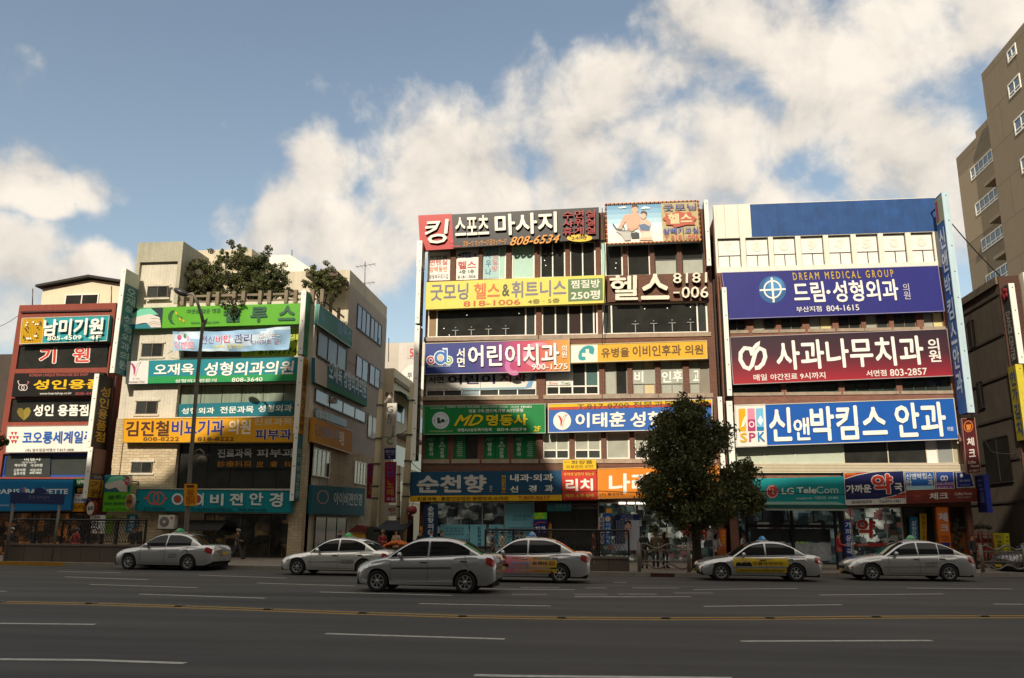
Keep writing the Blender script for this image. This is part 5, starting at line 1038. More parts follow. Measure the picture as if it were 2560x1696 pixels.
for i, (x0, x1, kind) in enumerate(((305, 452, 0), (458, 610, 1), (705, 862, 2), (1120, 1275, 0), (1285, 1445, 1), (1535, 1678, 0), (1685, 1850, 2))):
    lab = ['green window film with three letters, leftmost on the second floor', 'green window film second from left on the second floor', 'green window film left of the dark opening', 'green window film right of the dark opening', 'green window film in the third window, right pane', 'green window film in the fourth window, left pane', 'brightest green window film, nearest the white windows'][i]
    y0 = 575 - i; y1 = 890 - i * 2
    s = Sign('window_poster', lab, 'B5', [(x0, y0), (x1, y0), (x1, y1), (x0, y1)], -.11, '157a40', .01, group='green films in the second floor windows'); xm = (x0 + x1) / 2
    if kind == 0: s.t('MD', xm - 48, 590, xm + 48, 635, '8fae98', .03, skew=.2); s.vt('명동사', xm - 30, 650, xm + 32, 850, 'cdd8cc', .05)
    elif kind == 1: s.t('명', xm - 26, 580, xm + 26, 625, '8fae98', .04); s.t('품', xm - 26, 640, xm + 26, 680, 'cdd8cc', .04); s.t('A/S', xm - 48, 685, xm + 48, 720, 'cdd8cc', .03); s.vt('전문점', xm - 28, 730, xm + 28, 870, 'cdd8cc', .05)
    else:
        for k in range(8): s.segz(xm - 34 - (k % 3) * 5, 640 + k * 28, xm + 32 + (k % 2) * 8, 650 + k * 28, 'a9c4ac')
    s.done()
s = Sign('shop_sign', 'blue clinic sign with yellow and red stripes behind the tree', 'B6', [(-54, 105), (2155, 40), (2160, 448), (-54, 500)], .4, '3464ac', .3, group=G_BR, rim='d8d2c2')
s.seg(0, 0, 1, .13, 'd9b31a'); s.seg(0, .13, 1, .225, 'b8483a'); s.t('T.817-8700 전문과목 성형', 352, 80, 1950, 165, '4a3a20', .01)
s.ell(140, 338, 122, 122, 'e6e0d4'); s.up(); swoosh(s, 130, 340, 2.2, 'c2402e', 'b0685a'); s.t('이태훈', 320, 222, 1000, 425, 'ece6d8', .06); s.t('성형외과', 1062, 205, 2000, 415, 'ece6d8', .06); s.done()
s = Sign('shop_sign', 'deep blue clinic sign with yellow bottom strip over the shopfront', 'B5', [(85, 1066), (2210, 1045), (2212, 1466), (78, 1480)], .6, '1b4763', .45, group=G_BR)
s.seg(0, .81, 1, 1, 'd3a41a'); s.t('순천향', 180, 1108, 1168, 1360, 'b9b7ae', .075); s.t('의\n원', 1208, 1255, 1242, 1345, 'b9b7ae', .04); s.t('전\n문\n진\n료', 1372, 1108, 1440, 1355, 'b58f1c', .05); s.t('내과·외과', 1495, 1095, 2090, 1200, 'ddd9ce', .06); s.t('신', 1498, 1262, 1608, 1352, 'ddd9ce', .06); s.t('경', 1752, 1250, 1862, 1352, 'ddd9ce', .06); s.t('과', 1975, 1245, 2092, 1352, 'ddd9ce', .06); s.t('진료과목 : 통합건강검진·정형외과·소아과', 190, 1412, 1472, 1465, '4c3a14', .03); s.t('T.809-8617', 1605, 1402, 2045, 1452, 'a5402a', .01); s.done()
s = Sign('shop_sign', 'square red pub sign with dotted border', 'B6', [(130, 1005), (600, 995), (608, 1400), (145, 1405)], .62, 'c33a28', .45, group=G_BR)
s.t('추억과 낭만이 있는곳', 158, 1030, 572, 1075, 'd8b24a', .03); s.t('리치', 182, 1115, 552, 1285, 'efe6d8', .07); s.t('·맥주·소주·양주', 165, 1320, 570, 1370, 'd8b24a', .05)
for k in range(22): s.ell(150 + k * 21, 1006 + (k % 2), 7, 7, '7a1c14', n=6); s.ell(155 + k * 21, 1395, 7, 7, '7a1c14', n=6)
s.done()
s = Sign('small_sign', 'yellow cosmetics sign above the square red sign', 'B6', [(147, 865), (592, 855), (597, 990), (150, 999)], .5, 'dfb51c', .3, group=G_BR); s.t('리치', 165, 880, 235, 905, '8a6a20', .01); s.t('화장품', 260, 868, 545, 918, '6a5618', .03); s.t('피부관리 비만', 192, 930, 555, 978, '6a5618', .02); s.done()
s = Sign('shop_sign', 'bright orange pharmacy sign partly hidden by the tree', 'B6', [(612, 979), (2250, 930), (2250, 1345), (615, 1388)], .6, 'df8322', .45, group=G_BR, rim='d9a868')
s.t('나라', 765, 1040, 1370, 1312, 'eae4d8', .06); s.t('약국', 1480, 1020, 2150, 1290, 'eae4d8', .06); s.t('(구) 롯데약국', 642, 1305, 960, 1352, '5a3a1c', .02); s.done()

# shop fittings at street level of the brick building
s = Sign('blade_sign', 'dark blue vertical clinic sign at the left of the shopfront', 'B7', [(240, 195), (395, 195), (385, 640), (235, 640)], .5, '12304c', .2, group='small signs at street level'); s.vt('순천향의원', 280, 215, 350, 560, 'c9cfd2', .06); s.done()
LB = '7fc3d0'
for lab, q, tx in (('pale blue window panel with doctors\' names, left of the shopfront', [(430, 435), (765, 435), (765, 640), (428, 640)], [('내 과:정진우', 490, 468, 712, 495), ('치 과:정동우', 490, 502, 705, 528), ('신경과:김인태', 485, 538, 712, 562), ('의료보험 산재 자동차보험 검진', 470, 602, 720, 616)]),
                   ('pale blue window panel with one vertical line of letters', [(778, 435), (970, 435), (970, 700), (778, 700)], [('순천향의원', 868, 455, 912, 690)]),
                   ('pale blue window panel behind the waiting people', [(1005, 435), (1180, 435), (1180, 690), (1005, 690)], [('순천향의원', 1072, 455, 1112, 670)]),
                   ('tall pale blue health check panel beside the dental sign', [(1195, 190), (1530, 188), (1530, 690), (1195, 695)], [('건강검진', 1290, 318, 1500, 360), ('종합검진센터', 1272, 372, 1460, 388), ('건강진단(성인병)개인건강', 1228, 465, 1510, 488), ('종합진단·암검사', 1228, 502, 1520, 524), ('자동차보험', 1228, 538, 1400, 556), ('혈액검사', 1228, 570, 1400, 590)])):
    s = Sign('window_panel', lab, 'B7', q, -.20, LB, .02, group='pale blue panels of the clinic shopfront')
    for t_ in tx:
        if t_[0] == '순천향의원': s.vt(t_[0], *t_[1:], '1c3f6b', .05)
        else: s.t(t_[0], *t_[1:], '20587a', .02)
    s.done()
s = Sign('small_sign', 'small green over blue dental sign by the stairway', 'B7', [(1532, 295), (1690, 292), (1692, 555), (1535, 558)], .5, '1b2562', .3, group='small signs at street level'); s.seg(0, 0, 1, .30, '58b030'); s.t('MD', 1585, 298, 1640, 325, 'd0d024', .04, skew=.2); s.t('명동사', 1550, 330, 1660, 365, 'd0d024', .04); s.stroke([(1545, 440), (1600, 405), (1680, 412)], 10, 'c04a4a'); s.t('치과', 1548, 455, 1678, 520, 'd9dcdf', .06); s.done()
s = Sign('small_sign', 'orange clinic strip beside the dark stairway', 'B7', [(1705, 405), (1755, 405), (1752, 625), (1706, 630)], .4, '4a2c18', .15, group='small signs at street level'); s.vt('소망의치과', 1712, 415, 1750, 610, 'd59a30', .05); s.done()
s = Sign('small_sign', 'teal board over the dark stairway', 'B7', [(1690, 180), (1985, 180), (1985, 275), (1690, 278)], .35, '1d5a5e', .15, group='small signs at street level'); s.t('대한민국', 1790, 190, 1980, 232, '6a8d8c', .03); s.done()
s = Sign('small_sign', 'dark framed board under the red pub sign', 'B7', [(1998, 190), (2280, 190), (2280, 248), (1998, 248)], .35, '15161c', .15, group='small signs at street level', rim='55504a'); s.t('Karaoke', 2050, 200, 2240, 240, '5a4340', .03); s.done()
s = Sign('standing_sign', 'grey white vertical clinic sign left of blue one', 'B8', [(78, 360), (150, 358), (150, 690), (80, 690)], .7, 'a9a9ac', .3, group='small signs at street level'); s.vt('유병율이비인', 95, 365, 138, 660, '6a3040', .05); s.done()
s = Sign('standing_sign', 'blue vertical clinic sign with orange cap', 'B8', [(152, 312), (240, 312), (240, 700), (152, 700)], .75, '17529a', .3, group='small signs at street level'); s.ell(195, 385, 32, 32, 'd8b48a'); s.up(); swoosh(s, 193, 386, .5, 'b5402c', 'a06a50'); s.vt('이태훈성형', 168, 430, 224, 690, 'a9c4dc', .05); s.segz(175, 255, 245, 310, 'd8902a'); s.done()
s = Sign('window_poster', 'tall cosmetics poster with a face in the pharmacy window', 'B8', [(285, 328), (585, 325), (588, 770), (285, 775)], .25, 'a9adb8', .06, group='small signs at street level')
s.segz(285, 326, 585, 400, '1c2450'); s.t('VICHY', 358, 332, 508, 372, '8088a8', .01); s.t('건강한 피부를 위한 화장품', 345, 378, 510, 392, 'c6cad6', .02); s.segz(285, 402, 410, 690, '222a48')
for k in range(6): s.segz(300 + k * 18, 402, 306 + k * 18, 690, '8890a4')
s.poly([(400, 440), (425, 410), (465, 405), (488, 440), (488, 520), (470, 600), (440, 640), (405, 620)], 'b8978a'); s.poly([(400, 470), (402, 425), (440, 402), (480, 415), (490, 500), (475, 450), (440, 425)], '1d1a1c'); s.ell(430, 505, 16, 5, '3a2a28', n=10); s.ell(474, 505, 9, 5, '3a2a28', n=10); s.ell(450, 588, 16, 7, '8c4a48', n=10); s.done()
s = Sign('window_lettering', 'big red pharmacy letters on the glass behind the tree', 'B8', [(1085, 380), (1460, 380), (1460, 665), (1085, 665)], -.20, SHOP_P, .01, group='small signs at street level', panel='film'); s.t('약국', 1100, 390, 1440, 640, 'a82a26', .07, ol=('c9beb0', .03)); s.done()
s = Sign('small_sign', 'white strip with red letters below the pharmacy glass', 'B8', [(1055, 705), (1340, 700), (1340, 765), (1055, 770)], -.15, 'c9c6bd', .04, group='small signs at street level'); s.t('병원처방조제', 1070, 715, 1330, 752, 'a3423c', .05); s.done()
s = Sign('small_sign', 'orange vertical board at the right of the pharmacy glass', 'B8', [(1575, 500), (1655, 500), (1655, 820), (1575, 820)], .3, 'b5561e', .15, group='small signs at street level'); s.vt('나라약국', 1595, 520, 1640, 700, 'd9a040', .05); s.done()

# ---------------------------------------------------------------- clinic building
s = Sign('shop_sign', 'violet blue sign with a white crosshair globe', 'R1', [(145, 716), (1980, 657), (2035, 1045), (205, 1112)], .4, '2f3079', .3, group=G_CL, rim='8a86a8')
s.ell(588, 860, 118, 116, '2a5a8c'); s.ell(600, 835, 90, 84, '3a74a6'); s.ell(610, 815, 60, 52, '4f8ab8'); s.up(); s.ring(588, 860, 72, 72, 13, 'e6e4dc'); s.stroke([(478, 868), (700, 858)], 15, 'e9e6dc'); s.stroke([(580, 760), (598, 970)], 17, 'e9e6dc')
s.t('D R E A M   M E D I C A L   G R O U P', 760, 705, 1610, 770, 'c9a72c', .02); s.t('드림', 765, 795, 1030, 970, 'ebe6dc', .045); s.ell(1063, 882, 17, 17, 'ebe6dc'); s.t('성형외과', 1100, 780, 1650, 962, 'ebe6dc', .045); s.t('의\n원', 1690, 810, 1745, 945, 'b9b4c4', .02); s.t('부산지점', 790, 1003, 1005, 1050, 'dcd8d0', .03); s.t('804-1615', 1045, 992, 1322, 1042, 'dcd8d0', .02); s.done()
s = Sign('shop_sign', 'dark maroon to red sign with a white apple outline', 'R2', [(215, 145), (2055, 75), (2108, 475), (245, 550)], .4, '3a1a24', .3, group=G_CL, rim='a89a96')
s.seg(0, 0, 1, 1, grad([(0, 'a0202c'), (.25, '7c1e2c'), (.55, '45202c'), (1, '2c1c28')], ((s.P[2].z + s.P[3].z) / 2, (s.P[0].z + s.P[1].z) / 2), 2))
s.stroke([(415, 300), (395, 245), (345, 240), (312, 280), (310, 340), (345, 400), (385, 415), (410, 385), (425, 330), (440, 275), (475, 240), (515, 260), (525, 315), (505, 370), (470, 405), (435, 408)], 36, 'ece6dc'); s.poly([(410, 285), (412, 235), (440, 200), (480, 178), (475, 215), (440, 245)], 'ece6dc')
s.t('사과나무치과', 615, 155, 1862, 405, 'ede8de', .045); s.t('의\n원', 1898, 158, 1998, 358, 'e6e0d6', .045); s.t('매일', 422, 460, 538, 515, 'e6ddd2', .035); s.t('야간진료', 568, 455, 800, 508, 'e6ddd2', .035); s.t('9시까지', 822, 445, 1038, 500, 'e6ddd2', .035); s.t('서면점', 1382, 425, 1552, 478, 'e6ddd2', .035); s.t('803-2857', 1580, 412, 1890, 472, 'e6ddd2', .03); s.done()
s = Sign('shop_sign', 'bright blue eye clinic sign with a striped letter logo', 'R2', [(262, 722), (2112, 660), (2155, 1010), (275, 1075)], .4, '1957a8', .3, group=G_CL, rim='c9c4b6')
s.segz(262, 715, 532, 1075, 'e6dfd4'); s.segz(295, 752, 355, 945, 'e0aa12'); s.segz(370, 750, 432, 840, 'd88aa4'); s.segz(372, 842, 438, 942, 'b03a68'); s.segz(445, 748, 508, 908, '79b8d8'); s.segz(450, 910, 512, 938, '1f7ab0')
s.poly([(312, 915), (330, 850), (350, 810), (358, 850), (340, 900)], 'efe6c8'); s.ring(405, 885, 20, 22, 9, 'efe0dc'); s.poly([(455, 860), (480, 810), (505, 850), (485, 895)], 'e6eef0')
s.t('S', 305, 955, 368, 1035, 'e0aa12', .04); s.t('P', 382, 955, 440, 1030, 'b03a68', .04); s.t('K', 458, 950, 520, 1028, '1f7ab0', .04)
s.t('신', 555, 742, 748, 1028, 'eee9de', .05); s.t('앤', 765, 828, 905, 1020, 'eee9de', .045); s.t('박킴스', 908, 725, 1555, 1018, 'eee9de', .05); s.t('안과', 1622, 698, 2045, 995, 'eee9de', .05); s.t('의원', 2055, 905, 2105, 942, 'd9dce0', .03); s.done()
s = Sign('shop_sign', 'teal phone shop sign with a round red face mark', 'R3', [(-150, 192), (980, 163), (1000, 434), (-150, 446)], .6, '178c8c', .45, group=G_CL)
s.ell(282, 315, 62, 68, 'b03a3a'); s.up(); s.ring(282, 315, 52, 57, 6, 'e0d8cc', a0=0, a1=290); s.stroke([(288, 285), (288, 335), (302, 335)], 7, 'e0d8cc'); s.stroke([(305, 315), (332, 315)], 6, 'e0d8cc'); s.ell(256, 292, 7, 7, 'e0d8cc', n=10)
s.t('LG', 375, 275, 495, 340, 'd9dcd4', .05); s.t('Tele', 522, 268, 715, 335, 'd9dcd4', .06); s.t('Com', 712, 262, 928, 332, 'a9c8c0', .03, ol=('55908c', .02)); s.t('www.lgtel.co.kr · 가맹점대표 · 819-8855', 515, 362, 928, 395, 'c2d6d0', .02); s.done()
s = Sign('shop_sign', 'navy pharmacy sign with one huge red letter', 'R3', [(980, 122), (1575, 105), (1603, 432), (1000, 450)], .62, '1d2152', .45, group=G_CL, rim='c2beb4')
s.seg(0, .83, 1, 1, 'c9c6be'); s.poly([(980, 122), (1400, 110), (1250, 122), (1120, 148), (985, 190)], 'b53a22'); s.stroke([(985, 192), (1120, 150), (1250, 124), (1400, 112)], 6, 'd8d2c8'); s.poly([(1598, 312), (1602, 372), (1350, 382), (1480, 358)], 'b53a32'); s.stroke([(1340, 384), (1480, 356), (1598, 308)], 6, 'd8d2c8'); s.t('Pharmacy', 985, 128, 1100, 152, 'd9a62a', .03)
s.t('가까운', 1005, 245, 1258, 328, 'dfdcd4', .07); s.t('약', 1260, 140, 1468, 340, 'c23526', .08, ol=('dcd8cf', .035)); s.t('국', 1482, 230, 1560, 312, 'dfdcd4', .07); s.t('병의원처방조제', 1062, 400, 1258, 430, '3a3838', .02); s.t('Tel.819-1421', 1330, 393, 1545, 422, '3a3838', .01); s.done()
for lab, q, col, fn in (
    ('small blue eye clinic sign above the brown cafe sign', [(1580, 118), (1875, 114), (1885, 292), (1600, 302)], '2a62ac', lambda s: (s.seg(0, .78, 1, 1, 'a3cbd8'), s.t('신앤박킴스', 1598, 132, 1858, 192, 'd9dcd8', .05), s.t('안', 1602, 198, 1655, 262, 'd9dcd8', .05), s.t('과', 1812, 192, 1865, 252, 'd9dcd8', .05))),
    ('small blue to purple sign with a white apple', [(1884, 115), (2066, 112), (2078, 284), (1892, 290)], '4a3a8c', lambda s: (s.seg(0, 0, 1, .55, '3553a2'), s.seg(0, .7, 1, 1, '8a3a86'), s.ring(1958, 182, 16, 22, 10, 'e0dcd8'), s.ring(1990, 182, 16, 22, 10, 'e0dcd8'), s.t('사과나무치과', 1898, 222, 2060, 252, 'd8c9dc', .05), s.t('803-2857  3F', 1910, 264, 2050, 282, 'd8c9dc', .02))),
    ('small navy surgery sign, right end of the row of three', [(2085, 118), (2232, 115), (2275, 268), (2098, 280)], '23307c', lambda s: (s.ell(2145, 155, 16, 18, 'cfd2dc'), s.t('드림 성형외과', 2125, 195, 2230, 216, 'bfc4d6', .03), s.segz(2128, 245, 2230, 250, '9aa2c4')))):
    s = Sign('small_sign', lab, 'R3', q, .6, col, .3, group='three small clinic signs in a row', rim='c9c2b4'); fn(s); s.done()
s = Sign('shop_sign', 'brown cafe sign with white letters under the three small signs', 'R3', [(1600, 310), (2295, 277), (2302, 410), (1605, 432)], .7, '7d3426', .5, group=G_CL)
s.seg(0, .45, 1, 1, '6a2c22'); s.ring(1715, 355, 38, 40, 8, '9a4030'); s.ell(1715, 360, 22, 18, '9a4030'); s.t('체크', 1828, 322, 2015, 392, 'd3cbc0', .06); s.t('Coffee House', 2078, 318, 2248, 348, 'cdb9ac', .04); s.t('T.819-8837', 2095, 362, 2240, 378, 'b99a90', .01); s.done()
s = Sign('window_lettering', 'red pharmacy letter on the glass under the navy sign', 'R3', [(1095, 570), (1310, 570), (1310, 780), (1095, 780)], -.20, SHOP_P, .01, group='small signs at street level', panel='film'); s.t('약', 1112, 580, 1295, 770, 'b0302a', .08, ol=('c4b8ac', .03)); s.done()
s = Sign('small_sign', 'low red counter strip inside the pharmacy glass', 'R3', [(1085, 825), (1450, 820), (1450, 850), (1085, 855)], -.19, 'a3302a', .01, group='small signs at street level'); s.t('가까운 약국', 1120, 830, 1225, 848, 'd3c6bc', .03); s.done()
s = Sign('blade_sign', 'tall navy vertical pharmacy sign by the bus shelter', 'R3', [(990, 600), (1052, 600), (1075, 955), (1010, 958)], .8, '1f2a7a', .2, group='small signs at street level'); s.vt('가까운약국', 1005, 610, 1068, 940, 'cdd0d6', .05); s.done()
s = Sign('blade_sign', 'orange vertical cafe sign beside the brown entrance', 'R6', [(225, 490), (385, 495), (440, 1060), (280, 1060)], .5, 'c4641f', .2, group='small signs at street level'); s.t('체', 255, 570, 385, 700, 'b9b4b8', .07); s.t('크', 285, 740, 400, 825, 'b9b4b8', .07); s.t('COFFEE', 280, 895, 400, 925, '6b3414', .03); s.t('HOUSE', 320, 935, 415, 965, '6b3414', .03); s.segz(290, 990, 420, 1040, '23307c'); s.done()
s = Sign('small_sign', 'yellow strip sign in the stairway by the cafe', 'R3', [(1735, 530), (1800, 530), (1800, 800), (1740, 800)], .1, 'b08a1c', .1, group='small signs at street level'); s.vt('학원수강생', 1750, 550, 1790, 790, '5a4410', .05); s.done()
s = Sign('small_sign', 'teal strip sign in the stairway by the pharmacy', 'R3', [(1635, 565), (1712, 562), (1725, 790), (1640, 795)], .12, '1d5a74', .1, group='small signs at street level'); s.vt('신박킴스안과', 1655, 600, 1700, 780, 'b5c6cc', .05); s.done()
# ================================================================== BLADE SIGNS (edge on to the street)
STEEL = mat('e9e6da', .35, .06, 3, streak=.6); DKBR = mat('2a1a12', .6, .2)
class Blade:
    """a box standing out from the wall: front edge measured in the photograph, face towards +x (side=1) or -x (side=-1)"""
    def __init__(s, name, label, fr, tl, tr, br, bl, out=1.25, deep=1.1, color='1a5a5c', side=1, edge=None, group=G_BL):
        Y = YF - out
        q = [Z(fr, *p) for p in (tl, tr, br, bl)]; P = [onY(x, y, Y) for x, y in q]
        x0 = (P[0].x + P[3].x) / 2; x1 = (P[1].x + P[2].x) / 2; z1 = (P[0].z + P[1].z) / 2; z0 = (P[2].z + P[3].z) / 2
        s.root = thing(name, label, 'sign', ((x0 + x1) / 2, YF, z0), group); s.x = x1 if side > 0 else x0; s.side = side
        s.y0, s.y1, s.z0, s.z1 = Y, Y + deep, z0, z1
        m = MB(); m.box(x0 + .01, x1 - .01, Y + .04, Y + deep, z0, z1, mat(color, .45, .12, 1.5, streak=.5)); m.build('panel', s.root)
        m = MB(); m.box(x0, x1, Y - .02, Y + .038, z0 - .02, z1 + .02, edge or STEEL)
        n = int((z1 - z0) / 1.3) + 1
        for i in range(n): m.disc((x0 + (x1 - x0) * .6, Y - .023, z0 + .3 + i * (z1 - z0 - .5) / max(n - 1, 1)), .035, .035, (0, -1, 0), (0, 0, 1), mat('4a4640', .5), 8)
        m.build('edge_frame', s.root)
        m = MB()
        for zz in (z0 + .4, z1 - .4): m.box((x0 + x1) / 2 - .03, (x0 + x1) / 2 + .03, Y + deep - .05, YF + .01, zz - .03, zz + .03, DKBR)
        m.build('bracket', s.root)
        s.art = MB(); s.tx = []; s.lay = .004
    def surf(s, u, v, off):
        y = s.y0 + (s.y1 - s.y0) * u if s.side > 0 else s.y1 + (s.y0 - s.y1) * u
        return Vector((s.x + s.side * off, y, s.z1 + (s.z0 - s.z1) * v))
    def seg(s, u0, v0, u1, v1, c): s.art.quad(*[s.surf(u, v, s.lay) for u, v in ((u0, v0), (u0, v1), (u1, v1), (u1, v0))], mat(c, .45, .1, 1.5, streak=.4)); s.lay += .004; return s
    def vt(s, txt, u0, v0, u1, v1, c, b=.05, gap=.12, ol=None): m = MB(); s.tx.append(m); put_vtext(m, s.surf, txt, u0, v0, u1, v1, mat(c, .45, .03), b, s.lay, (mat(ol[0]), ol[1]) if ol else None, gap); return s
    def rt(s, txt, u0, v0, u1, v1, c, b=.03):      # a line of letters turned to run downwards
        m = MB(); s.tx.append(m); put_text(m, lambda u, v, o: s.surf(u0 + (u1 - u0) * (1 - v), v0 + (v1 - v0) * u, o), txt, 0, 0, 1, 1, mat(c, .45, .03), b, s.lay); return s
    def done(s):
        if s.art.f: s.art.build('print', s.root)
        for m in s.tx: m.build('lettering', s.root)
        return s.root

b = Blade('blade_sign', 'teal blade sign with white front edge beside the roof hut', 'L1', (1115, 342), (1155, 342), (1070, 1300), (1030, 1300), 1.5, 1.4, '1f5f60'); b.seg(0, 0, 1, .14, 'a9b0a0'); b.vt('오재욱성형외과의원', .2, .16, .85, .95, '8aa8a4'); b.done()
b = Blade('blade_sign', 'black blade sign with yellow letters on the red building', 'L1', (870, 1315), (912, 1315), (842, 1990), (800, 1990), 1.5, 1.4, '1a120c'); b.vt('성인용품점', .2, .14, .85, .92, 'b08a1c'); b.done()
b = Blade('blade_sign', 'lower dark blade sign ending in a small yellow board', 'L2', (750, 474), (786, 474), (745, 905), (708, 905), 1.5, 1.4, '2a1712'); b.seg(.05, .55, .95, .62, '2c2f52'); b.seg(.05, .63, .95, .98, 'a07a1c'); b.vt('기원', .15, .64, .85, .97, '5a3a10'); b.vt('남미', .3, .545, .8, .62, '8a8894', .02); b.seg(.1, .02, .9, .5, '5a3430'); b.done()
b = Blade('blade_sign', 'green blade sign at the corner, topmost of three', 'L3', (720, 325), (765, 325), (735, 915), (690, 915), .9, .8, '2f7f5a'); b.vt('셀루스', .2, .3, .8, .9, '256a48'); b.done()
b = Blade('blade_sign', 'orange blade sign at the corner between green and teal ones', 'L3', (685, 945), (730, 945), (703, 1656), (655, 1656), .9, .8, 'a07420'); b.vt('김진철비뇨기과의원', .2, .08, .85, .95, '4a2c10'); b.done()
b = Blade('blade_sign', 'teal optician blade sign at the corner, lowest of three', 'L4', (620, 235), (650, 235), (628, 825), (588, 825), .9, .8, '0f6068'); b.vt('아이비젼안경', .2, .2, .85, .96, '9ab4b0'); b.done()
b = Blade('blade_sign', 'short grey blade end at the brick building top corner', 'B1', (70, 690), (140, 690), (140, 1045), (68, 1045), .9, .8, '9aa08c'); b.done()
b = Blade('blade_sign', 'dark brown blade sign on the brick building, upper half', 'B1', (62, 1060), (130, 1060), (105, 1836), (48, 1836), .9, .8, '33241a'); b.vt('순천향의원', .25, .3, .8, .95, '7d7264'); b.done()
b = Blade('blade_sign', 'long dark brown blade sign on the brick building, lower half', 'B3', (25, 420), (90, 420), (68, 2300), (-5, 2300), .9, .8, '2c1d15'); b.vt('순천향의원내과외과신경과소아과', .25, .04, .8, .97, '8f8272'); b.done()
b = Blade('blade_sign', 'plain white blade post right of the bulb framed billboard', 'B2', (1868, 110), (1915, 110), (1992, 960), (1930, 960), .9, .75, '4a3a2c'); b.done()
b = Blade('blade_sign', 'white edged blade post at the violet sign corner', 'R1', (142, 845), (180, 845), (247, 1755), (205, 1755), .95, .8, '3a4a3c'); b.done()
b = Blade('blade_sign', 'white edged blade post left of the striped logo sign', 'R2', (190, 690), (240, 690), (268, 1290), (218, 1290), .95, .8, '3a4a3c'); b.done()
b = Blade('blade_sign', 'small white blade post half hidden by the tree top', 'B6', (2222, 18), (2282, 18), (2338, 970), (2275, 970), .6, .5, '5a4a3c'); b.done()
b = Blade('blade_sign', 'huge blue blade sign rising above the blue painted band', 'R1', (1995, 35), (2048, 35), (2303, 1896), (2240, 1896), 1.9, 1.0, '234d88', -1, mat('b9cfd6', .4, .15, 2, streak=.7)); b.seg(.05, .01, .95, .13, '8a8f6a'); b.seg(.1, .02, .4, .12, '8a3a50'); b.vt('신앤박킴스안과', .15, .15, .85, .92, 'a9b8c9', .06); b.done()
b = Blade('blade_sign', 'navy blade sign with white foot at the right end of the shops', 'R6', (885, 40), (965, 40), (1010, 565), (950, 565), 1.2, 1.0, '1c2052', -1, mat('2a3a9c', .4, .1)); b.vt('드림', .2, .1, .8, .75, '5a629a'); b.done()
s = Sign('hanging_sign', 'dark red cafe hanging sign with a cup under the huge blue blade', 'R5', [(120, 740), (185, 735), (215, 1000), (147, 1006)], 1.5, '4f1a1c', .18, group=G_BL, rim='8a6a5c')
s.ring(155, 778, 20, 26, 5, 'b5642c'); s.poly([(143, 770), (168, 768), (166, 790), (158, 798), (148, 797)], 'c4742c'); s.t('체', 148, 832, 182, 872, 'cfc6bd', .05); s.t('크', 156, 888, 188, 925, 'cfc6bd', .05); s.t('Coffee', 152, 943, 190, 957, 'c9b5a8', .04); s.t('House', 165, 960, 205, 973, 'c9b5a8', .04); s.t('8198837', 158, 984, 205, 996, 'b09a90', .02); s.done()
m = MB(); p = s.root['_base']; 
# dance studio blade and the yellow one under it
b = Blade('blade_sign', 'white edged dance studio blade sign with red flower on top', 'R5', (350, 95), (378, 95), (420, 475), (392, 475), .9, .8, '3a3a36', -1); b.rt('DANCE CENTER', .2, .33, .7, .95, 'a9a498'); 
fm = MB(); fr_ = mat('8a1f24', .6, .2)
for k in range(5):
    c = b.surf(.45, .10, .03 + .002 * k) + Vector((0, .2 * math.cos(k * 1.257), .2 * math.sin(k * 1.257))); fm.ellip(c, .035, .15, .15, fr_, 8, 6)
fm.build('flower_emblem', b.root); b.done()
b = Blade('blade_sign', 'yellow blade sign below the dance studio sign', 'R5', (384, 482), (418, 482), (455, 840), (420, 840), .85, .8, '9a8a20', -1, mat('c9b83a', .45)); b.vt('인가김치', .2, .05, .85, .95, '3a4a6a'); b.done()

for i, (lab, px, y0, y1, r_) in enumerate((('dark drain pipe at the right edge of the brick building', 1784, 700, 1180, .06), ('thin cable conduit beside the drain pipe of the brick building', 1797, 690, 1000, .025), ('rusty pipe at the left edge of the clinic building', 1806, 740, 1190, .04), ('dark pipe down the right corner of the clinic building', 2388, 690, 1180, .05), ('drain pipe between the red and cream buildings', 291, 940, 1240, .06))):
    a, b2 = onY(px, y0, YF - .12), onY(px, y1, YF - .12); m = MB(); m.tube([a, Vector((a.x + .01, a.y, (a.z + b2.z) / 2)), Vector((a.x, a.y, b2.z))], r_, mat(('2f2621', '1d1a18', '6a4632', '241d19', '33241c')[i], .7, .3, 5), 8); o = m.build('drain_pipe', base=(a.x, a.y, b2.z)); tag(o, lab, 'pipe', 'pipes on the facades')
# ------------------------------------------------------------------ boards hanging in the alley
XAL = xRc + 2.4
def alley_board(label, q, Y, col, fr='A1', grp='boards hanging in the alley'):
    return Sign('hanging_sign', label, fr, q, color=col, depth=.2, plane=('Y', Y), group=grp)
s = alley_board('tall white hanging sign with letters running down in the alley', [(185, 510), (248, 508), (240, 812), (165, 815)], YF + 7, 'd3cec0')
s.t('G', 180, 530, 222, 575, '2c2a28', .01); s.vt('ENU', 188, 580, 212, 655, '4a4844', .01); s.vt('코오롱', 214, 660, 230, 735, '6a665f', .02); s.ring(205, 768, 20, 18, 8, '3a8a4a', a0=40, a1=300); s.done()
s = alley_board('small navy board under the tall white one in the alley', [(165, 815), (240, 812), (238, 888), (165, 890)], YF + 7, '2a2c6a'); s.t('헤어샵', 172, 825, 235, 848, 'b9b8cc', .05); s.t('HAIR ART', 178, 852, 234, 862, 'a9a8bc', .02); s.ell(198, 875, 7, 6, 'b9b8cc', n=8); s.done()
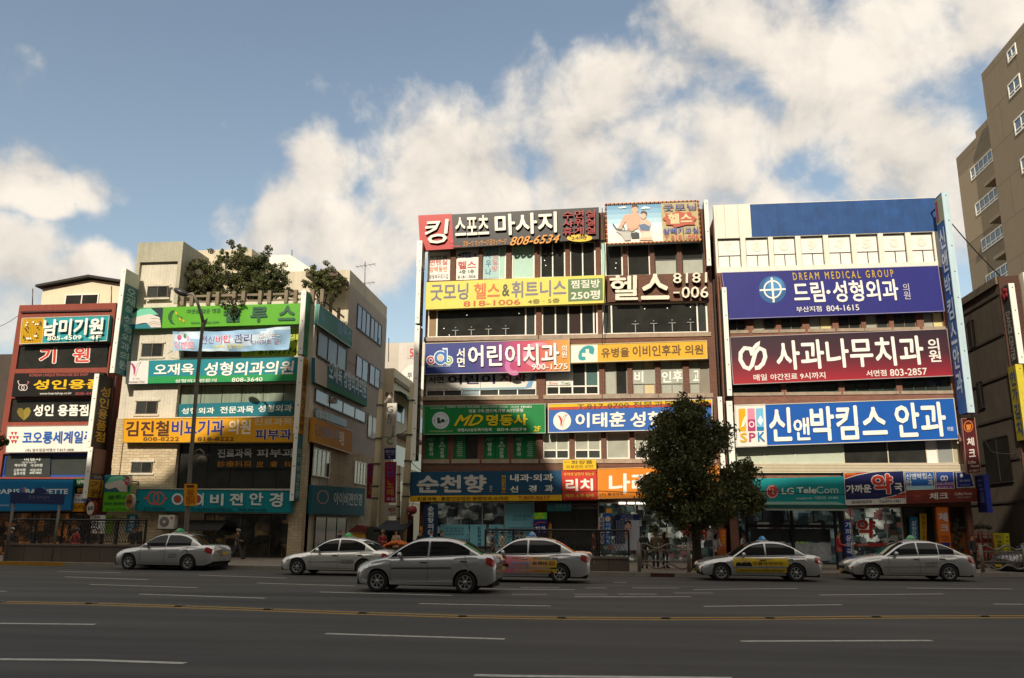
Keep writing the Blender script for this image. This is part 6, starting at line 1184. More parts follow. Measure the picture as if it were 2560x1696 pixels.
s = alley_board('magenta karaoke board in the alley', [(168, 908), (244, 905), (240, 1182), (165, 1182)], YF + 6.6, 'a5214f'); s.vt('다빈', 185, 915, 226, 1010, '6a5ab0', .05); s.vt('노래', 182, 1030, 228, 1140, 'd0a020', .06); s.t('주점', 180, 1148, 232, 1172, 'e0c9d0', .05); s.done()
s = alley_board('second magenta board further left in the alley', [(50, 918), (98, 915), (95, 1155), (45, 1155)], YF + 7.5, '8a1c44'); s.vt('다빈', 60, 925, 90, 1000, '5a4aa0', .05); s.vt('노래', 60, 1040, 90, 1140, 'b08a1c', .06); s.done()
s = alley_board('white beer board lowest in the alley', [(168, 1200), (250, 1198), (248, 1272), (168, 1275)], YF + 6.4, 'c9c4ba'); s.t('맥주', 190, 1215, 242, 1250, 'a5503c', .06); s.t('소주', 205, 1253, 242, 1266, '4a4040', .04); s.done()
s = alley_board('white board with a moon picture under the green awning', [(165, 430), (226, 428), (224, 505), (165, 508)], YF + 9, 'd9cdb9'); s.ell(182, 450, 14, 16, '6a5a4c'); s.t('호', 206, 436, 220, 452, 'b0503c', .04); s.done()
s = Sign('wall_lettering', 'red letters on the pale block far behind the alley', 'A1', [(318, 120), (362, 118), (362, 205), (318, 208)], color='b9b0a4', depth=.02, plane=('Y', YB - 3.05)); s.t('5', 336, 140, 362, 200, 'b0303c', .06); s.done()
s = Sign('wall_lettering', 'dark and red letters on the white roofed building in the alley', 'A1', [(316, 300), (360, 296), (360, 412), (316, 415)], color='d9d2c4', depth=.02, plane=('Y', YB2 - .03)); s.t('부', 320, 300, 352, 345, '3a3a5a', .05); s.t('5', 322, 355, 352, 400, 'b0405a', .06); s.done()

# ------------------------------------------------------------------ cloth banner
def banner():
    q = [Z('L1', 1595, 920), Z('L3', 622, 660), Z('L3', 605, 872), Z('L1', 1600, 1100)]
    Y = YF - .55; P = [onY(x, y, Y) for x, y in q]
    base = (P[2] + P[3]) / 2
    root = thing('cloth_banner', 'rippled pale blue cloth banner slung across the cream building', 'banner', base)
    def surf(u, v, off):
        p = (P[0] * (1 - u) + P[1] * u) * (1 - v) + (P[3] * (1 - u) + P[2] * u) * v
        w = .05 * math.sin(u * 19 + v * 3) + .03 * math.sin(u * 41 - v * 6) + .06 * math.sin(u * 5 + 4 * v)
        return p + Vector((0, -off + w, -.10 * math.sin(math.pi * u) * (1 - .3 * v)))
    m = MB(); nu, nv = 60, 8
    c1, c2 = mat('8fb3cf', .7, .12, 1.2), mat('c3d6e2', .7, .1, 1.2)
    for i in range(nu):
        for j in range(nv):
            u0, u1, v0, v1 = i / nu, (i + 1) / nu, j / nv, (j + 1) / nv
            m.add([surf(u0, v0, 0), surf(u0, v1, 0), surf(u1, v1, 0), surf(u1, v0, 0)], [(0, 1, 2, 3)], c2 if math.sin(u0 * 9 + v0 * 5) + .6 * math.sin(v0 * 8 - u0 * 3) > .3 else c1, True)
    o = m.build('cloth', root)
    def T(txt, u0, v0, u1, v1, c, bold, ol=None):
        a = MB(); put_text(a, surf, txt, u0, v0, u1, v1, mat(c, .6, .03), bold, .008, (mat(ol[0], .6), ol[1]) if ol else None); a.build('lettering', root)
    T('이벤트', .01, .5, .19, .92, 'c8506a', .03, ('e9e6ea', .04)); T('전신', .24, .22, .36, .62, '3a4f8c', .03, ('dfe6ee', .03)); T('비만', .37, .2, .51, .62, 'c0304c', .04, ('efe6ea', .03)); T('관리', .53, .2, .68, .62, '3a4f8c', .03, ('dfe6ee', .03)); T('10회 5만원', .36, .68, .6, .86, 'd9cf5a', .03); T('효과는~', .74, .2, .92, .48, 'f0f0ee', .03, ('2a3a6a', .03)); T('다이어트 끝!', .68, .52, .92, .74, '5a4a7a', .03, ('eef0f2', .03))
    a = MB()
    for (u, v, r_, c) in ((.05, .3, .05, 'b04a6a'), (.10, .22, .04, '5a8a4a'), (.13, .35, .04, 'd9a9c0')):
        a.add([surf(u + r_ * .35 * math.cos(k), v + r_ * 3 * math.sin(k), .012) for k in [i * .524 for i in range(12)]], [tuple(range(12))], mat(c, .6))
    a.build('picture', root)
    a = MB()
    a.tube([P[0] + Vector((-.5, .3, .3)), P[0]], .012, DKBR, 5); a.tube([P[1], P[1] + Vector((.35, .3, .25))], .012, DKBR, 5); a.tube([P[3] + Vector((-.5, .3, -.1)), P[3]], .012, DKBR, 5); a.tube([P[2], P[2] + Vector((.5, .3, -.2))], .012, DKBR, 5); a.build('rope', root)
banner()

# ------------------------------------------------------------------ trees and roof plants
def leafmat(c, name, k=.5):
    m = bpy.data.materials.new(name); m.use_nodes = True; nt = m.node_tree; N = nt.nodes; L = nt.links; b = N['Principled BSDF']; b.inputs['Roughness'].default_value = .55; b.inputs['Specular IOR Level'].default_value = .35
    g = N.new('ShaderNodeNewGeometry'); r = N.new('ShaderNodeValToRGB'); L.new(g.outputs['Random Per Island'], r.inputs[0])
    c = Vector(c); e = r.color_ramp.elements; e[0].color = (*(c * (1 - k)), 1); e[1].color = (*(c * (1 + k)), 1)
    q = e.new(.85); q.color = (c.x * 1.5, c.y * 1.15, c.z * .7, 1)
    L.new(r.outputs[0], b.inputs['Base Color']); b.inputs['Transmission Weight'].default_value = 0
    return m
BARK = mat('3b3026', .9, .3, 6, bump=.5)
def leaves(m, c, rad, n, size, mt, rnd, flat=1.0):
    c = Vector(c)
    for _ in range(n):
        d = Vector((rnd.gauss(0, 1), rnd.gauss(0, 1), rnd.gauss(0, 1))).normalized() * (rnd.random() ** .45)
        p = c + Vector((d.x * rad[0], d.y * rad[1], d.z * rad[2]))
        a = Vector((rnd.gauss(0, 1), rnd.gauss(0, 1), rnd.gauss(0, .7))).normalized(); b = a.orthogonal().normalized()
        b = (Matrix.Rotation(rnd.random() * 6.28, 3, a) @ b); s_ = size * (.6 + .8 * rnd.random())
        n2 = a.cross(b)
        m.add([p - b * s_, p + n2 * s_ * .38, p + b * s_, p - n2 * s_ * .38], [(0, 1, 2, 3)], mt)
def street_tree():
    rnd = random.Random(5); YT = 35.6
    base = onY(1742, 1400, YT); base.z = SIDE
    root = thing('street_tree', 'dark evergreen street tree between the orange and teal signs', 'tree', base)
    m = MB(); top = onY(1738, 1260, YT)
    m.tube([base, base + Vector((.02, 0, .8)), Vector((top.x - .03, YT, 2.6)), Vector((top.x - .25, YT + .1, 4.3)), Vector((top.x - .3, YT + .1, 6.2))], [.24, .19, .17, .13, .05], BARK, 9)
    for (px, py, z0) in ((1660, 1215, 2.6), (1850, 1240, 2.7), (1640, 1110, 3.6), (1800, 1110, 3.4), (1880, 1230, 2.5), (1720, 1060, 4.3)):
        e = onY(px, py, YT + rnd.uniform(-.8, .8)); s0 = Vector((top.x - .1, YT, z0 - .3)); m.tube([s0, s0.lerp(e, .5) + Vector((0, 0, .2)), e], [.08, .06, .025], BARK, 6)
    m.build('trunk', root)
    LM = leafmat((.068, .090, .030), 'dark leaf'); m = MB()
    cl = [(1722, 1045, 50), (1690, 1070, 60), (1760, 1072, 58), (1655, 1115, 60), (1720, 1120, 75), (1785, 1112, 48), (1660, 1170, 52), (1705, 1190, 70), (1765, 1170, 62), (1648, 1222, 50), (1715, 1245, 68), (1780, 1225, 58), (1835, 1195, 44), (1868, 1225, 44), (1850, 1258, 46), (1795, 1272, 46), (1662, 1272, 40), (1735, 1285, 44), (1862, 1172, 28), (1622, 1210, 28), (1708, 1022, 28), (1745, 1026, 28), (1668, 1048, 32), (1800, 1080, 28), (1890, 1258, 26), (1638, 1100, 26), (1700, 1300, 26), (1775, 1300, 28), (1640, 1250, 30)]
    for px, py, r_ in cl:
        rr = r_ / F_PX * YT
        for dy in (-.9, .0, .9):
            c = onY(px, py, YT + dy * min(1.3, rr * 1.3)); k = 1.0 if dy == 0 else .82
            # sub-clumps make the outline uneven
            for _ in range(7):
                o = Vector((rnd.gauss(0, .36), rnd.gauss(0, .35), rnd.gauss(0, .36))) * rr * k
                leaves(m, c + o, (rr * .5, rr * .5, rr * .40), int(95 * (r_ / 60)), .080, LM, rnd)
    m.build('crown', root)
street_tree()
def roof_shrub(label, cl, Y, stem_px, n, lm, sd, size=.08, grp='roof garden plants'):
    rnd = random.Random(sd); base = onY(*stem_px, Y); base.z = zroof + .05
    root = thing('roof_shrub', label, 'shrub', base, grp); m = MB()
    for px, py, r_ in cl:
        e = onY(px, py, Y + rnd.uniform(-.3, .3)); mid = base.lerp(e, .5) + Vector((rnd.uniform(-.2, .2), 0, .15)); m.tube([base + Vector((rnd.uniform(-.3, .3), 0, 0)), mid, e], [.05, .035, .012], BARK, 5)
    m.build('stems', root); m = MB()
    for px, py, r_ in cl:
        rr = r_ / F_PX * Y
        for _ in range(11):
            c = onY(px, py, Y) + Vector((rnd.gauss(0, .8), rnd.gauss(0, .8), rnd.gauss(0, .62))) * rr
            leaves(m, c, (rr * .5, rr * .55, rr * .38), int(n * r_ / 9), size * .85, lm, rnd)
    m.build('crown', root)
LS1, LS2 = leafmat((.072, .094, .032), 'olive leaf'), leafmat((.056, .082, .027), 'green leaf')
roof_shrub('loose olive shrub at the left of the roof garden', [(500, 660, 22), (520, 690, 26), (495, 735, 22), (525, 742, 22), (555, 735, 22), (480, 715, 20), (545, 668, 24), (490, 700, 18), (540, 700, 24), (515, 720, 18), (560, 700, 18), (500, 730, 14), (480, 665, 12)], YF + 1.2, (520, 745), 34, LS1, 1)
roof_shrub('tallest shrub in the middle of the roof garden', [(590, 635, 20), (575, 655, 22), (605, 660, 22), (585, 685, 28), (610, 735, 24), (580, 738, 22), (635, 730, 22), (610, 700, 26), (570, 710, 22), (590, 725, 20), (560, 640, 10), (598, 622, 10), (620, 680, 20)], YF + 1.0, (588, 748), 38, LS1, 2)
roof_shrub('dense green shrub at the right of the roof garden', [(650, 660, 26), (680, 670, 28), (660, 695, 30), (650, 738, 24), (685, 740, 22), (712, 735, 16), (690, 700, 26), (640, 700, 24), (670, 722, 22), (705, 690, 18), (640, 672, 18), (700, 718, 16)], YF + 1.2, (668, 745), 46, LS2, 3)
roof_shrub('separate round shrub near the roof corner', [(785, 690, 16), (805, 685, 20), (825, 700, 20), (800, 708, 22), (835, 718, 16), (780, 710, 16), (815, 725, 18)], YF + 1.6, (805, 740), 40, LS1, 4)
roof_shrub('thin vine hanging over the green roof edge sign', [(575, 765, 10), (590, 772, 9), (560, 762, 8), (598, 760, 8), (582, 785, 6)], YF - .62, (580, 752), 26, LS2, 6, .06)
def edge_branch():
    rnd = random.Random(9); base = onY(-60, 1150, 36); base.z = SIDE; root = thing('street_tree', 'leafy branch tips of a tree at the left frame edge', 'tree', base)
    m = MB(); m.tube([base, Vector((base.x, 36, 4.0)), onY(8, 1108, 36)], [.2, .14, .02], BARK, 7); m.build('trunk', root); m = MB()
    for px, py, r_ in ((2, 1100, 14), (14, 1106, 9), (-6, 1115, 14), (-20, 1095, 30)): leaves(m, onY(px, py, 36), (r_ / F_PX * 36,) * 3, 120, .08, LS2, rnd)
    m.build('crown', root)
edge_branch()

# ------------------------------------------------------------------ street lamp, poles, wires, aerials
POLE = mat('6f6a60', .6, .15, 2, metal=.3); CPOLE = mat('a59878', .8, .2, 3, streak=.5)
def street_lamp():
    Y = 37.0; base = onY(462, 1380, Y); base.z = SIDE
    root = thing('street_lamp', 'tall grey street lamp with bent arm before the cream building', 'street lamp', base)
    p = lambda x, y: onY(x, y, Y)
    m = MB(); pts = [base, p(466, 1320), p(478, 1140), p(492, 960), p(506, 820), p(508, 800)]
    m.tube(pts, [.125, .115, .10, .09, .08, .075], POLE, 12); m.tube([p(462, 1420) + Vector((0, 0, .4)), base + Vector((0, 0, .02))], [.2, .2], POLE, 10)
    m.build('pole', root)
    m = MB(); arm = [p(508, 806), p(503, 785), p(492, 752), p(484, 738), p(474, 735), p(462, 740)]; m.tube(arm, [.085, .08, .07, .06, .05, .045], POLE, 10); m.prism([(p(505, 800).x, p(505, 808).z), (p(519, 796).x, p(519, 796).z), (p(512, 818).x, p(512, 818).z)], Y - .03, Y + .03, POLE); m.build('arm', root)
    m = MB(); c = p(452, 731); rot = Matrix.Rotation(R(25), 3, 'Y'); m.ellip(c, .42, .24, .17, mat('2f2d2a', .4, .1), 16, 10, rot); o = m.build('lamp_head', root)
    m = MB(); a = [p(485, 1138), p(491, 1127), p(500, 1124), p(508, 1130), p(510, 1140)]; m.tube(a, .04, POLE, 8); m.build('side_arm', root)
    m = MB(); c = p(505, 1150); m.lathe([(.02, .22), (.12, .18), (.22, .08), (.24, -.02), (.2, -.12), (.02, -.16)], Matrix.Translation(c), mat('5a5242', .5, .2), 16); m.build('side_lamp', root)
street_lamp()
s = Sign('pole_sign', 'small amber sign clamped to the street lamp pole', 'L2', [(1570, 785), (1678, 785), (1672, 970), (1568, 970)], color='d08a14', depth=.05, plane=('Y', 36.8)); s.segz(1592, 795, 1655, 818, '5a2c14'); s.t('자동차\n전용도로', 1585, 830, 1660, 955, '8a3a1c', .03); s.done()
def utility_pole(label, top, bot, Y, r0, r1):
    b_ = onY(*bot, Y); b_.z = SIDE; t_ = onY(*top, Y)
    root = thing('utility_pole', label, 'pole', b_, 'concrete poles in the alley'); m = MB(); m.tube([b_, b_.lerp(t_, .5), t_], [r0, (r0 + r1) / 2, r1], CPOLE, 12); m.build('pole', root)
    m = MB()
    for k in (.35, .42, .55, .7, .9): c = b_.lerp(t_, k); m.lathe([(r0 * 1.05, -.04), (r0 * 1.05, .04)], Matrix.Translation(c), mat('3c3832', .5), 12)
    m.build('clamp_band', root)
utility_pole('pale concrete pole against the alley side of the cream building', (953, 973), (930, 1330), YF - 1.0, .19, .12)
utility_pole('thickest concrete pole leaning beside the brown blade signs', (1033, 960), (1006, 1330), YF - .8, .21, .15)
utility_pole('thin short pole between the magenta board and the thick pole', (997, 1164), (997, 1330), YF + 2, .11, .09)
def wire(label, pts, Y, sag=.3, r_=.018, name='overhead_wire'):
    P = [onY(x, y, Y if not isinstance(Y, (list, tuple)) else Y[i]) for i, (x, y) in enumerate(pts)]; path = []
    for a, b in zip(P, P[1:]):
        for k in range(10): t_ = k / 10; path.append(a.lerp(b, t_) + Vector((0, 0, -sag * 4 * t_ * (1 - t_))))
    path.append(P[-1]); m = MB(); m.tube(path, r_, mat((.02, .02, .02), .6), 5); tag(m.build(name, base=P[0]), label, 'wire', 'overhead wires')
wire('long sagging wire crossing in front of the deep blue and orange signs', [(1010, 1215), (1500, 1228), (1830, 1222), (2270, 1236)], 40.5, .12)
wire('wire from the huge blue blade down to the dark building', [(2380, 560), (2500, 690)], [YF - 1, YF + 1], .1, .03)
wire('slack cable below the huge blue blade', [(2440, 1060), (2480, 1130), (2560, 1130)], YF + .5, .1, .02)
wire('cable looping from the thick pole to the brick building', [(1018, 1140), (1062, 1180)], [YF - .8, YF - .1], .15)
wire('white cable hanging down the brick facade beside the billboard', [(1505, 520), (1513, 640), (1511, 770), (1505, 858)], YF - .5, 0, .022)
wire('thin wire reaching the red building from the left', [(-40, 825), (45, 790)], YF, .2, .015)
wire('cable between the two concrete poles in the alley', [(945, 1090), (1020, 1075)], YF - .9, .2)
def aerial(label, px, py, top, Y, arms=2):
    a = onY(px, py, Y); t_ = onY(px + 1, top, Y); root = thing('tv_aerial', label, 'aerial', a, 'rooftop aerials'); m = MB(); mt = mat('5a5650', .4, .1, metal=.5); m.tube([a, t_], .03, mt, 6); m.build('mast', root)
    if arms:
        m = MB()
        for k in range(arms):
            z = t_.z - .35 - k * 1.3; m.tube([(a.x - .7, Y, z), (a.x + .75, Y - .1, z + .15)], .018, mt, 5)
            for j in range(5): x = a.x - .6 + j * .3; m.tube([(x, Y - .35, z + .03 * j), (x, Y + .35, z + .03 * j)], .01, mt, 4)
        m.build('arms', root)
aerial('tv aerial with two arms at the cream building roof end', 912, 712, 655, YF + 9)
aerial('thin whip mast on the cream building roof', 729, 690, 625, YF + 8.5, 0)
aerial('bare mast on the alley building roof', 971, 905, 845, YF + 14, 0)
aerial('bent wire mast on the red building roof', 81, 765, 722, YF + .8, 0)
aerial('short mast on the red building roof by the hut window', 278, 760, 716, YF + 1.2, 0)

# ------------------------------------------------------------------ air conditioner, small boards
def ac_unit():
    c = onY(420, 1305, YF - .35); root = thing('air_conditioner', 'white outdoor air conditioner over the optician awning', 'air conditioner', (c.x, YF - .35, c.z - .5)); m = MB(); W_ = mat('c9c5ba', .5, .1)
    m.box(c.x - .44, c.x + .44, YF - .55, YF - .12, c.z - .36, c.z + .36, W_); m.build('case', root)
    m = MB(); m.disc((c.x - .1, YF - .555, c.z), .27, .27, (0, -1, 0), (0, 0, 1), mat((.05, .05, .05), .6)); m.disc((c.x - .1, YF - .56, c.z), .08, .08, (0, -1, 0), (0, 0, 1), W_)
    for k in range(5): rr = .1 + k * .04; m.tube([(c.x - .1 + rr * math.cos(a * .35), YF - .565, c.z + rr * math.sin(a * .35)) for a in range(19)], .006, W_, 4)
    m.disc((c.x + .3, YF - .555, c.z + .2), .07, .07, (0, -1, 0), (0, 0, 1), mat('a04a50')); m.build('fan', root)
    m = MB(); m.box(c.x - .5, c.x + .5, YF - .55, YF - .01, c.z - .42, c.z - .37, DARK_FRAME); m.build('bracket', root)
ac_unit()
m = MB(); a, b = onY(440, 1315, YF - .9), onY(548, 1325, YF - .9); m.hexa([(a.x, YF - .1, a.z + .25), (b.x, YF - .1, a.z + .25), (b.x, YF - .9, a.z - .25), (a.x, YF - .9, a.z - .25), (a.x, YF - .02, a.z + .3), (b.x, YF - .02, a.z + .3), (b.x, YF - .9, a.z - .2), (a.x, YF - .9, a.z - .2)], mat('23211f', .8, .2)); tag(m.build('shop_awning', base=((a.x + b.x) / 2, YF, a.z)), 'small dark awning beside the air conditioner', 'awning')
def round_sign(label, fr, cx, cy, rx, ry, Y, face, rim, txt, tc):
    c = onY(*Z(fr, cx, cy), Y); k = F_PX * ZF[fr][2] / Y; a, b = rx / k, ry / k
    root = thing('round_sign', label, 'sign', (c.x, Y, c.z - b), 'round signs on posts'); n = 28
    m = MB(); ring = [(c.x + a * math.cos(2 * math.pi * i / n), c.z + b * math.sin(2 * math.pi * i / n)) for i in range(n)]; m.prism(ring, Y, Y + .3, rim); m.disc((c.x, Y - .004, c.z), a * .9, b * .92, (0, -1, 0), (0, 0, 1), face); m.build('disc', root)
    t_ = MB(); put_text(t_, lambda u, v, o: Vector((c.x - a * .7 + 1.4 * a * u, Y - .006 - o, c.z + b * .6 - 1.2 * b * v)), txt, 0, .25, 1, .75, mat(tc), .05); t_.build('lettering', root)
    m = MB(); m.box(c.x - .03, c.x + .03, Y + .3, YF + .01, c.z - .03, c.z + .03, DKBR); m.build('bracket', root)
round_sign('white oval sign with red dotted rim beside the coffee board', 'G1', 1478, 530, 75, 120, YF - 1.6, mat('b9b6a8', .5), mat('7a1c1c', .6, .3), '왕회', '2a2a28')
round_sign('brown round coffee sign before the square green board', 'G1', 2110, 415, 70, 122, YF - 1.4, mat('8a5a24', .5, .2), mat('a9a498', .5), 'coffee', '4a2c14')
round_sign('small red round sign at the top right of the square green board', 'G1', 2075, 82, 45, 85, YF - 1.1, mat('a5402c', .5, .2), mat('a9a498', .5), '약', 'd9b9a8')

# ------------------------------------------------------------------ underground stairs: parapets with railing
GRAN = brickmat('5a5249', '645b50', '3a352f', .9, 3.0, .012, 'granite facing', .7, dirt=.4, bump=.1); GRAN2 = mat('6c6358', .7, .2, 3)
IRON = mat((.018, .017, .017), .5, .1)
def mesh_rail(x0, x1, y0f, name, label, H0, H1, ends=(1, 1)):
    """dark wire-mesh railing on a stone parapet"""
    root = thing(name, label, 'railing', ((x0 + x1) / 2, y0f((x0 + x1) / 2), SIDE), 'railings of the underground stairs')
    m = MB(); n = 10; xs = [x0 + (x1 - x0) * i / n for i in range(n + 1)]
    for a, b in zip(xs, xs[1:]):
        ya, yb2 = y0f(a), y0f(b)
        m.hexa([(a, ya, H0 - .09), (b, yb2, H0 - .09), (b, yb2, SIDE - .01), (a, ya, SIDE - .01), (a, ya + .3, H0 - .09), (b, yb2 + .3, H0 - .09), (b, yb2 + .3, SIDE - .01), (a, ya + .3, SIDE - .01)], GRAN)
        m.hexa([(a, ya - .04, H0), (b, yb2 - .04, H0), (b, yb2 - .04, H0 - .088), (a, ya - .04, H0 - .088), (a, ya + .34, H0), (b, yb2 + .34, H0), (b, yb2 + .34, H0 - .088), (a, ya + .34, H0 - .088)], GRAN2)
    m.build('parapet', root)
    m = MB(); pp = lambda x, z: Vector((x, y0f(x) + .15, z))
    m.tube([pp(x, H1) for x in xs], .045, IRON, 8); m.tube([pp(x, H1 - .12) for x in xs], .02, IRON, 6); m.tube([pp(x, H0 + .1) for x in xs], .025, IRON, 6)
    for i in range(0, n + 1, 2): x = xs[i]; m.box(x - .04, x + .04, y0f(x) + .11, y0f(x) + .19, H0, H1, IRON)
    m.build('rail', root)
    m = MB(); st = .14; x = x0
    hh = H1 - .15 - (H0 + .12)
    while x < x1 - hh * .6:
        m.tube([pp(x, H0 + .12), pp(min(x + hh * .6, x1), H1 - .15)], .012, IRON, 4, False); m.tube([pp(x, H1 - .15), pp(min(x + hh * .6, x1), H0 + .12)], .012, IRON, 4, False); x += st
    m.build('mesh_lattice', root)
kf = lambda d: (lambda x: kerb_y(x) + d)
gx = lambda fr, x, y: onY(*Z(fr, x, y), kerb_y(-22) + .7).x
mesh_rail(onY(18, 1380, 36.5).x, onY(350, 1380, 35.5).x, kf(.7), 'stair_railing', 'dark mesh railing on a granite parapet behind the first silver taxi', .95, 2.02)
mesh_rail(onY(1212, 1380, 34).x, onY(1572, 1380, 34).x, kf(.7), 'stair_railing', 'dark mesh railing behind the pink and yellow advert taxi', .72, 1.72)
def arcade_sign():
    Y = 36.0; root = thing('arcade_sign', 'navy arched sign of the underground arcade on two posts', 'sign', (onY(100, 1380, Y).x, Y, SIDE), None)
    px = lambda x, y: onY(*Z('G1', x, y), Y)
    m = MB(); a, b, c, d = px(165, 265), px(1040, 300), px(1010, 472), px(165, 450); m.hexa([a, b, c, d] + [p + Vector((0, .12, 0)) for p in (a, b, c, d)], mat('20315c', .5, .1))
    arc = [px(655 + 105 * math.cos(t), 285 - 95 * math.sin(t)) for t in [i * math.pi / 14 for i in range(15)]]; m.prism([(p.x, p.z) for p in arc], Y + .005, Y + .11, mat('20315c', .5, .1)); m.build('board', root)
    def sf(u, v, o): return (a * (1 - u) + b * u) * (1 - v) + (d * (1 - u) + c * u) * v + Vector((0, -o, 0))
    t_ = MB(); put_text(t_, sf, '롯데 지하상가', .35, .22, .75, .55, mat('6a7486'), .02); t_.quad(sf(.22, .62, .005), sf(.22, .65, .005), sf(.85, .65, .005), sf(.85, .62, .005), mat('4a5a80')); t_.build('lettering', root)
    m = MB(); p0 = px(205, 455); g = px(120, 1400); m.tube([(p0.x, Y + .06, SIDE), (p0.x, Y + .06, p0.z)], .06, POLE, 10); m.build('post', root)
    m = MB(); p1 = px(960, 480); m.tube([(p1.x, Y + .06, SIDE), (p1.x, Y + .06, p1.z)], .06, POLE, 10); m.build('post', root)
arcade_sign()

# ------------------------------------------------------------------ wavy steel barriers along the kerb
STEELP = mat('77736a', .5, .2, 4, metal=.35)
def barrier(label, x0, x1, d=.55):
    y = lambda x: kerb_y(x) + d; root = thing('wavy_barrier', label, 'barrier', ((x0 + x1) / 2, y((x0 + x1) / 2), SIDE), 'wavy steel barriers along the kerb')
    P = lambda x, z: Vector((x, y(x), z)); L_ = x1 - x0
    for x in (x0, x1):
        m = MB(); m.tube([P(x, SIDE), P(x, SIDE + 1.12)], .075, STEELP, 12); m.tube([P(x, SIDE + 1.12), P(x, SIDE + 1.17)], [.05, .05], STEELP, 10); m.build('post', root)
    m = MB(); n = 40; xs = [x0 + .08 + (L_ - .16) * i / n for i in range(n + 1)]; wv = lambda x: .085 * math.sin((x - x0) / L_ * 4 * math.pi + .2)
    m.tube([P(x, SIDE + .98 + wv(x)) for x in xs], .035, STEELP, 8); m.tube([P(x, SIDE + .22 + wv(x)) for x in xs], .035, STEELP, 8)
    m.build('wave_rail', root)
    m = MB()
    for z in (.83, .42): m.tube([P(x0, SIDE + z), P(x1, SIDE + z)], .022, STEELP, 8)
    for k in (.12, .88): x = x0 + L_ * k; m.tube([P(x, SIDE + .42), P(x, SIDE + .83)], .02, STEELP, 6)
    k = 0
    while k < 8:
        xa = x0 + L_ * (.14 + k * .09); c = P(xa + L_ * .045, SIDE + .62); m.tube([c + Vector((.15 * math.cos(t), 0, .17 * math.sin(t))) for t in [i * math.pi / 8 for i in range(17)]], .011, STEELP, 5, False); k += 1
    m.build('inner_rail', root)
bx = lambda px: onY(px, 1430, 34).x
barrier('wavy steel barrier below the three people by the tree', bx(1598), bx(1722))
barrier('wavy steel barrier before the cafe, right of the last taxi', onY(2446, 1420, 37).x, onY(2550, 1420, 37.5).x, .45)
barrier('last wavy steel barrier running out of the frame', onY(2556, 1420, 37.5).x, onY(2680, 1420, 38).x, .45)
m = MB(); a, b = onZ(*Z('G2', 505, 1380), SIDE), onZ(*Z('G2', 935, 1380), SIDE); yk_ = min(kerb_y(a.x), kerb_y(b.x)); m.box(a.x, b.x, yk_ - .045, yk_ - .015, .005, SIDE - .02, mat('4f1a16', .8, .3)); o = m.build('no_parking_board', base=((a.x + b.x) / 2, kerb_y(a.x), 0)); tag(o, 'low red board with faint letters against the kerb', 'sign')
t_ = MB(); ya_ = yk_ - .046; put_text(t_, lambda u, v, oo: Vector((a.x + (b.x - a.x) * u, ya_ - oo, .13 - .13 * v)), '주·정차 금지구역', .08, .2, .95, .9, mat('6a4438'), .03); t_.build('lettering', o)

# ------------------------------------------------------------------ bus shelter
def bus_shelter():
    Y = 38.0; X0, X1 = onY(1868, 1350, Y).x, onY(2098, 1350, Y).x; Zt = onY(1980, 1276, Y).z
    root = thing('bus_shelter', 'dark framed bus shelter with green roof before the teal shop', 'bus shelter', ((X0 + X1) / 2, Y, SIDE)); FR = mat('1a1917', .5, .15); GR = mat('1d5a4c', .5, .15)
    for x in (X0, X0 + (X1 - X0) * .5, X1 - .12, X1 + .15): m = MB(); m.box(x - .06, x + .06, Y - .06, Y + .06, SIDE, Zt, FR); m.build('post', root)
    m = MB(); m.hexa([(X0 - .4, Y - .9, Zt + .22), (X1 + .2, Y - .9, Zt + .22), (X1 + .2, Y - .9, Zt + .06), (X0 - .4, Y - .9, Zt + .06), (X0 - .4, Y + .9, Zt + .4), (X1 + .2, Y + .9, Zt + .4), (X1 + .2, Y + .9, Zt + .1), (X0 - .4, Y + .9, Zt + .1)], GR); m.box(X0 - .4, X1 + .2, Y - .88, Y - .80, Zt - .03, Zt + .055, mat('a9b0a4', .4)); m.build('roof', root)
    m = MB(); m.box(X0, X1, Y - .03, Y + .03, Zt - .75, Zt - .62, FR); m.build('crossbar', root)
    m = MB(); a = onY(1942, 1340, Y + .1); b_ = onY(2070, 1340, Y + .1); zt, zb = onY(2000, 1358, Y).z, onY(2000, 1404, Y).z
    m.box(X0 + .3, X1 - .35, Y + .10, Y + .16, SIDE + .35, zt, mat('b9c0c2', .4, .35, 6)); m.build('bench_panel', root)
    m = MB(); m.box(X0 + .2, X1 - .3, Y + .2, Y + .23, zt + .05, Zt - .8, glassmat((.035, .04, .04), .08, .5)); m.build('glass', root)
bus_shelter()
for i, (x0, y0, x1, y1, c, tx) in enumerate(((1893, 1306, 1923, 1338, 'a9a9a5', '이벤트'), (1933, 1312, 1956, 1342, '6a3034', '할인'), (2022, 1308, 2052, 1336, '8a8f90', '신규가입'), (1958, 1306, 1990, 1340, '4a5456', '요금'))):
    s = Sign('window_poster', ['pale poster with a red foot in the phone shop', 'dark red poster in the phone shop', 'grey poster at the right of the phone shop window', 'dim poster in the middle of the phone shop'][i], 'P', [(x0, y0), (x1, y0), (x1, y1), (x0, y1)], -.2, c, .01, group='posters in the phone shop'); s.t(tx, x0 + 4, y0 + 6, x1 - 4, y0 + 13, '4a4a4c', .03)
    if i == 0: s.segz(x0 + 1, y1 - 12, x1 - 1, y1 - 2, '7a3030')
    s.done()

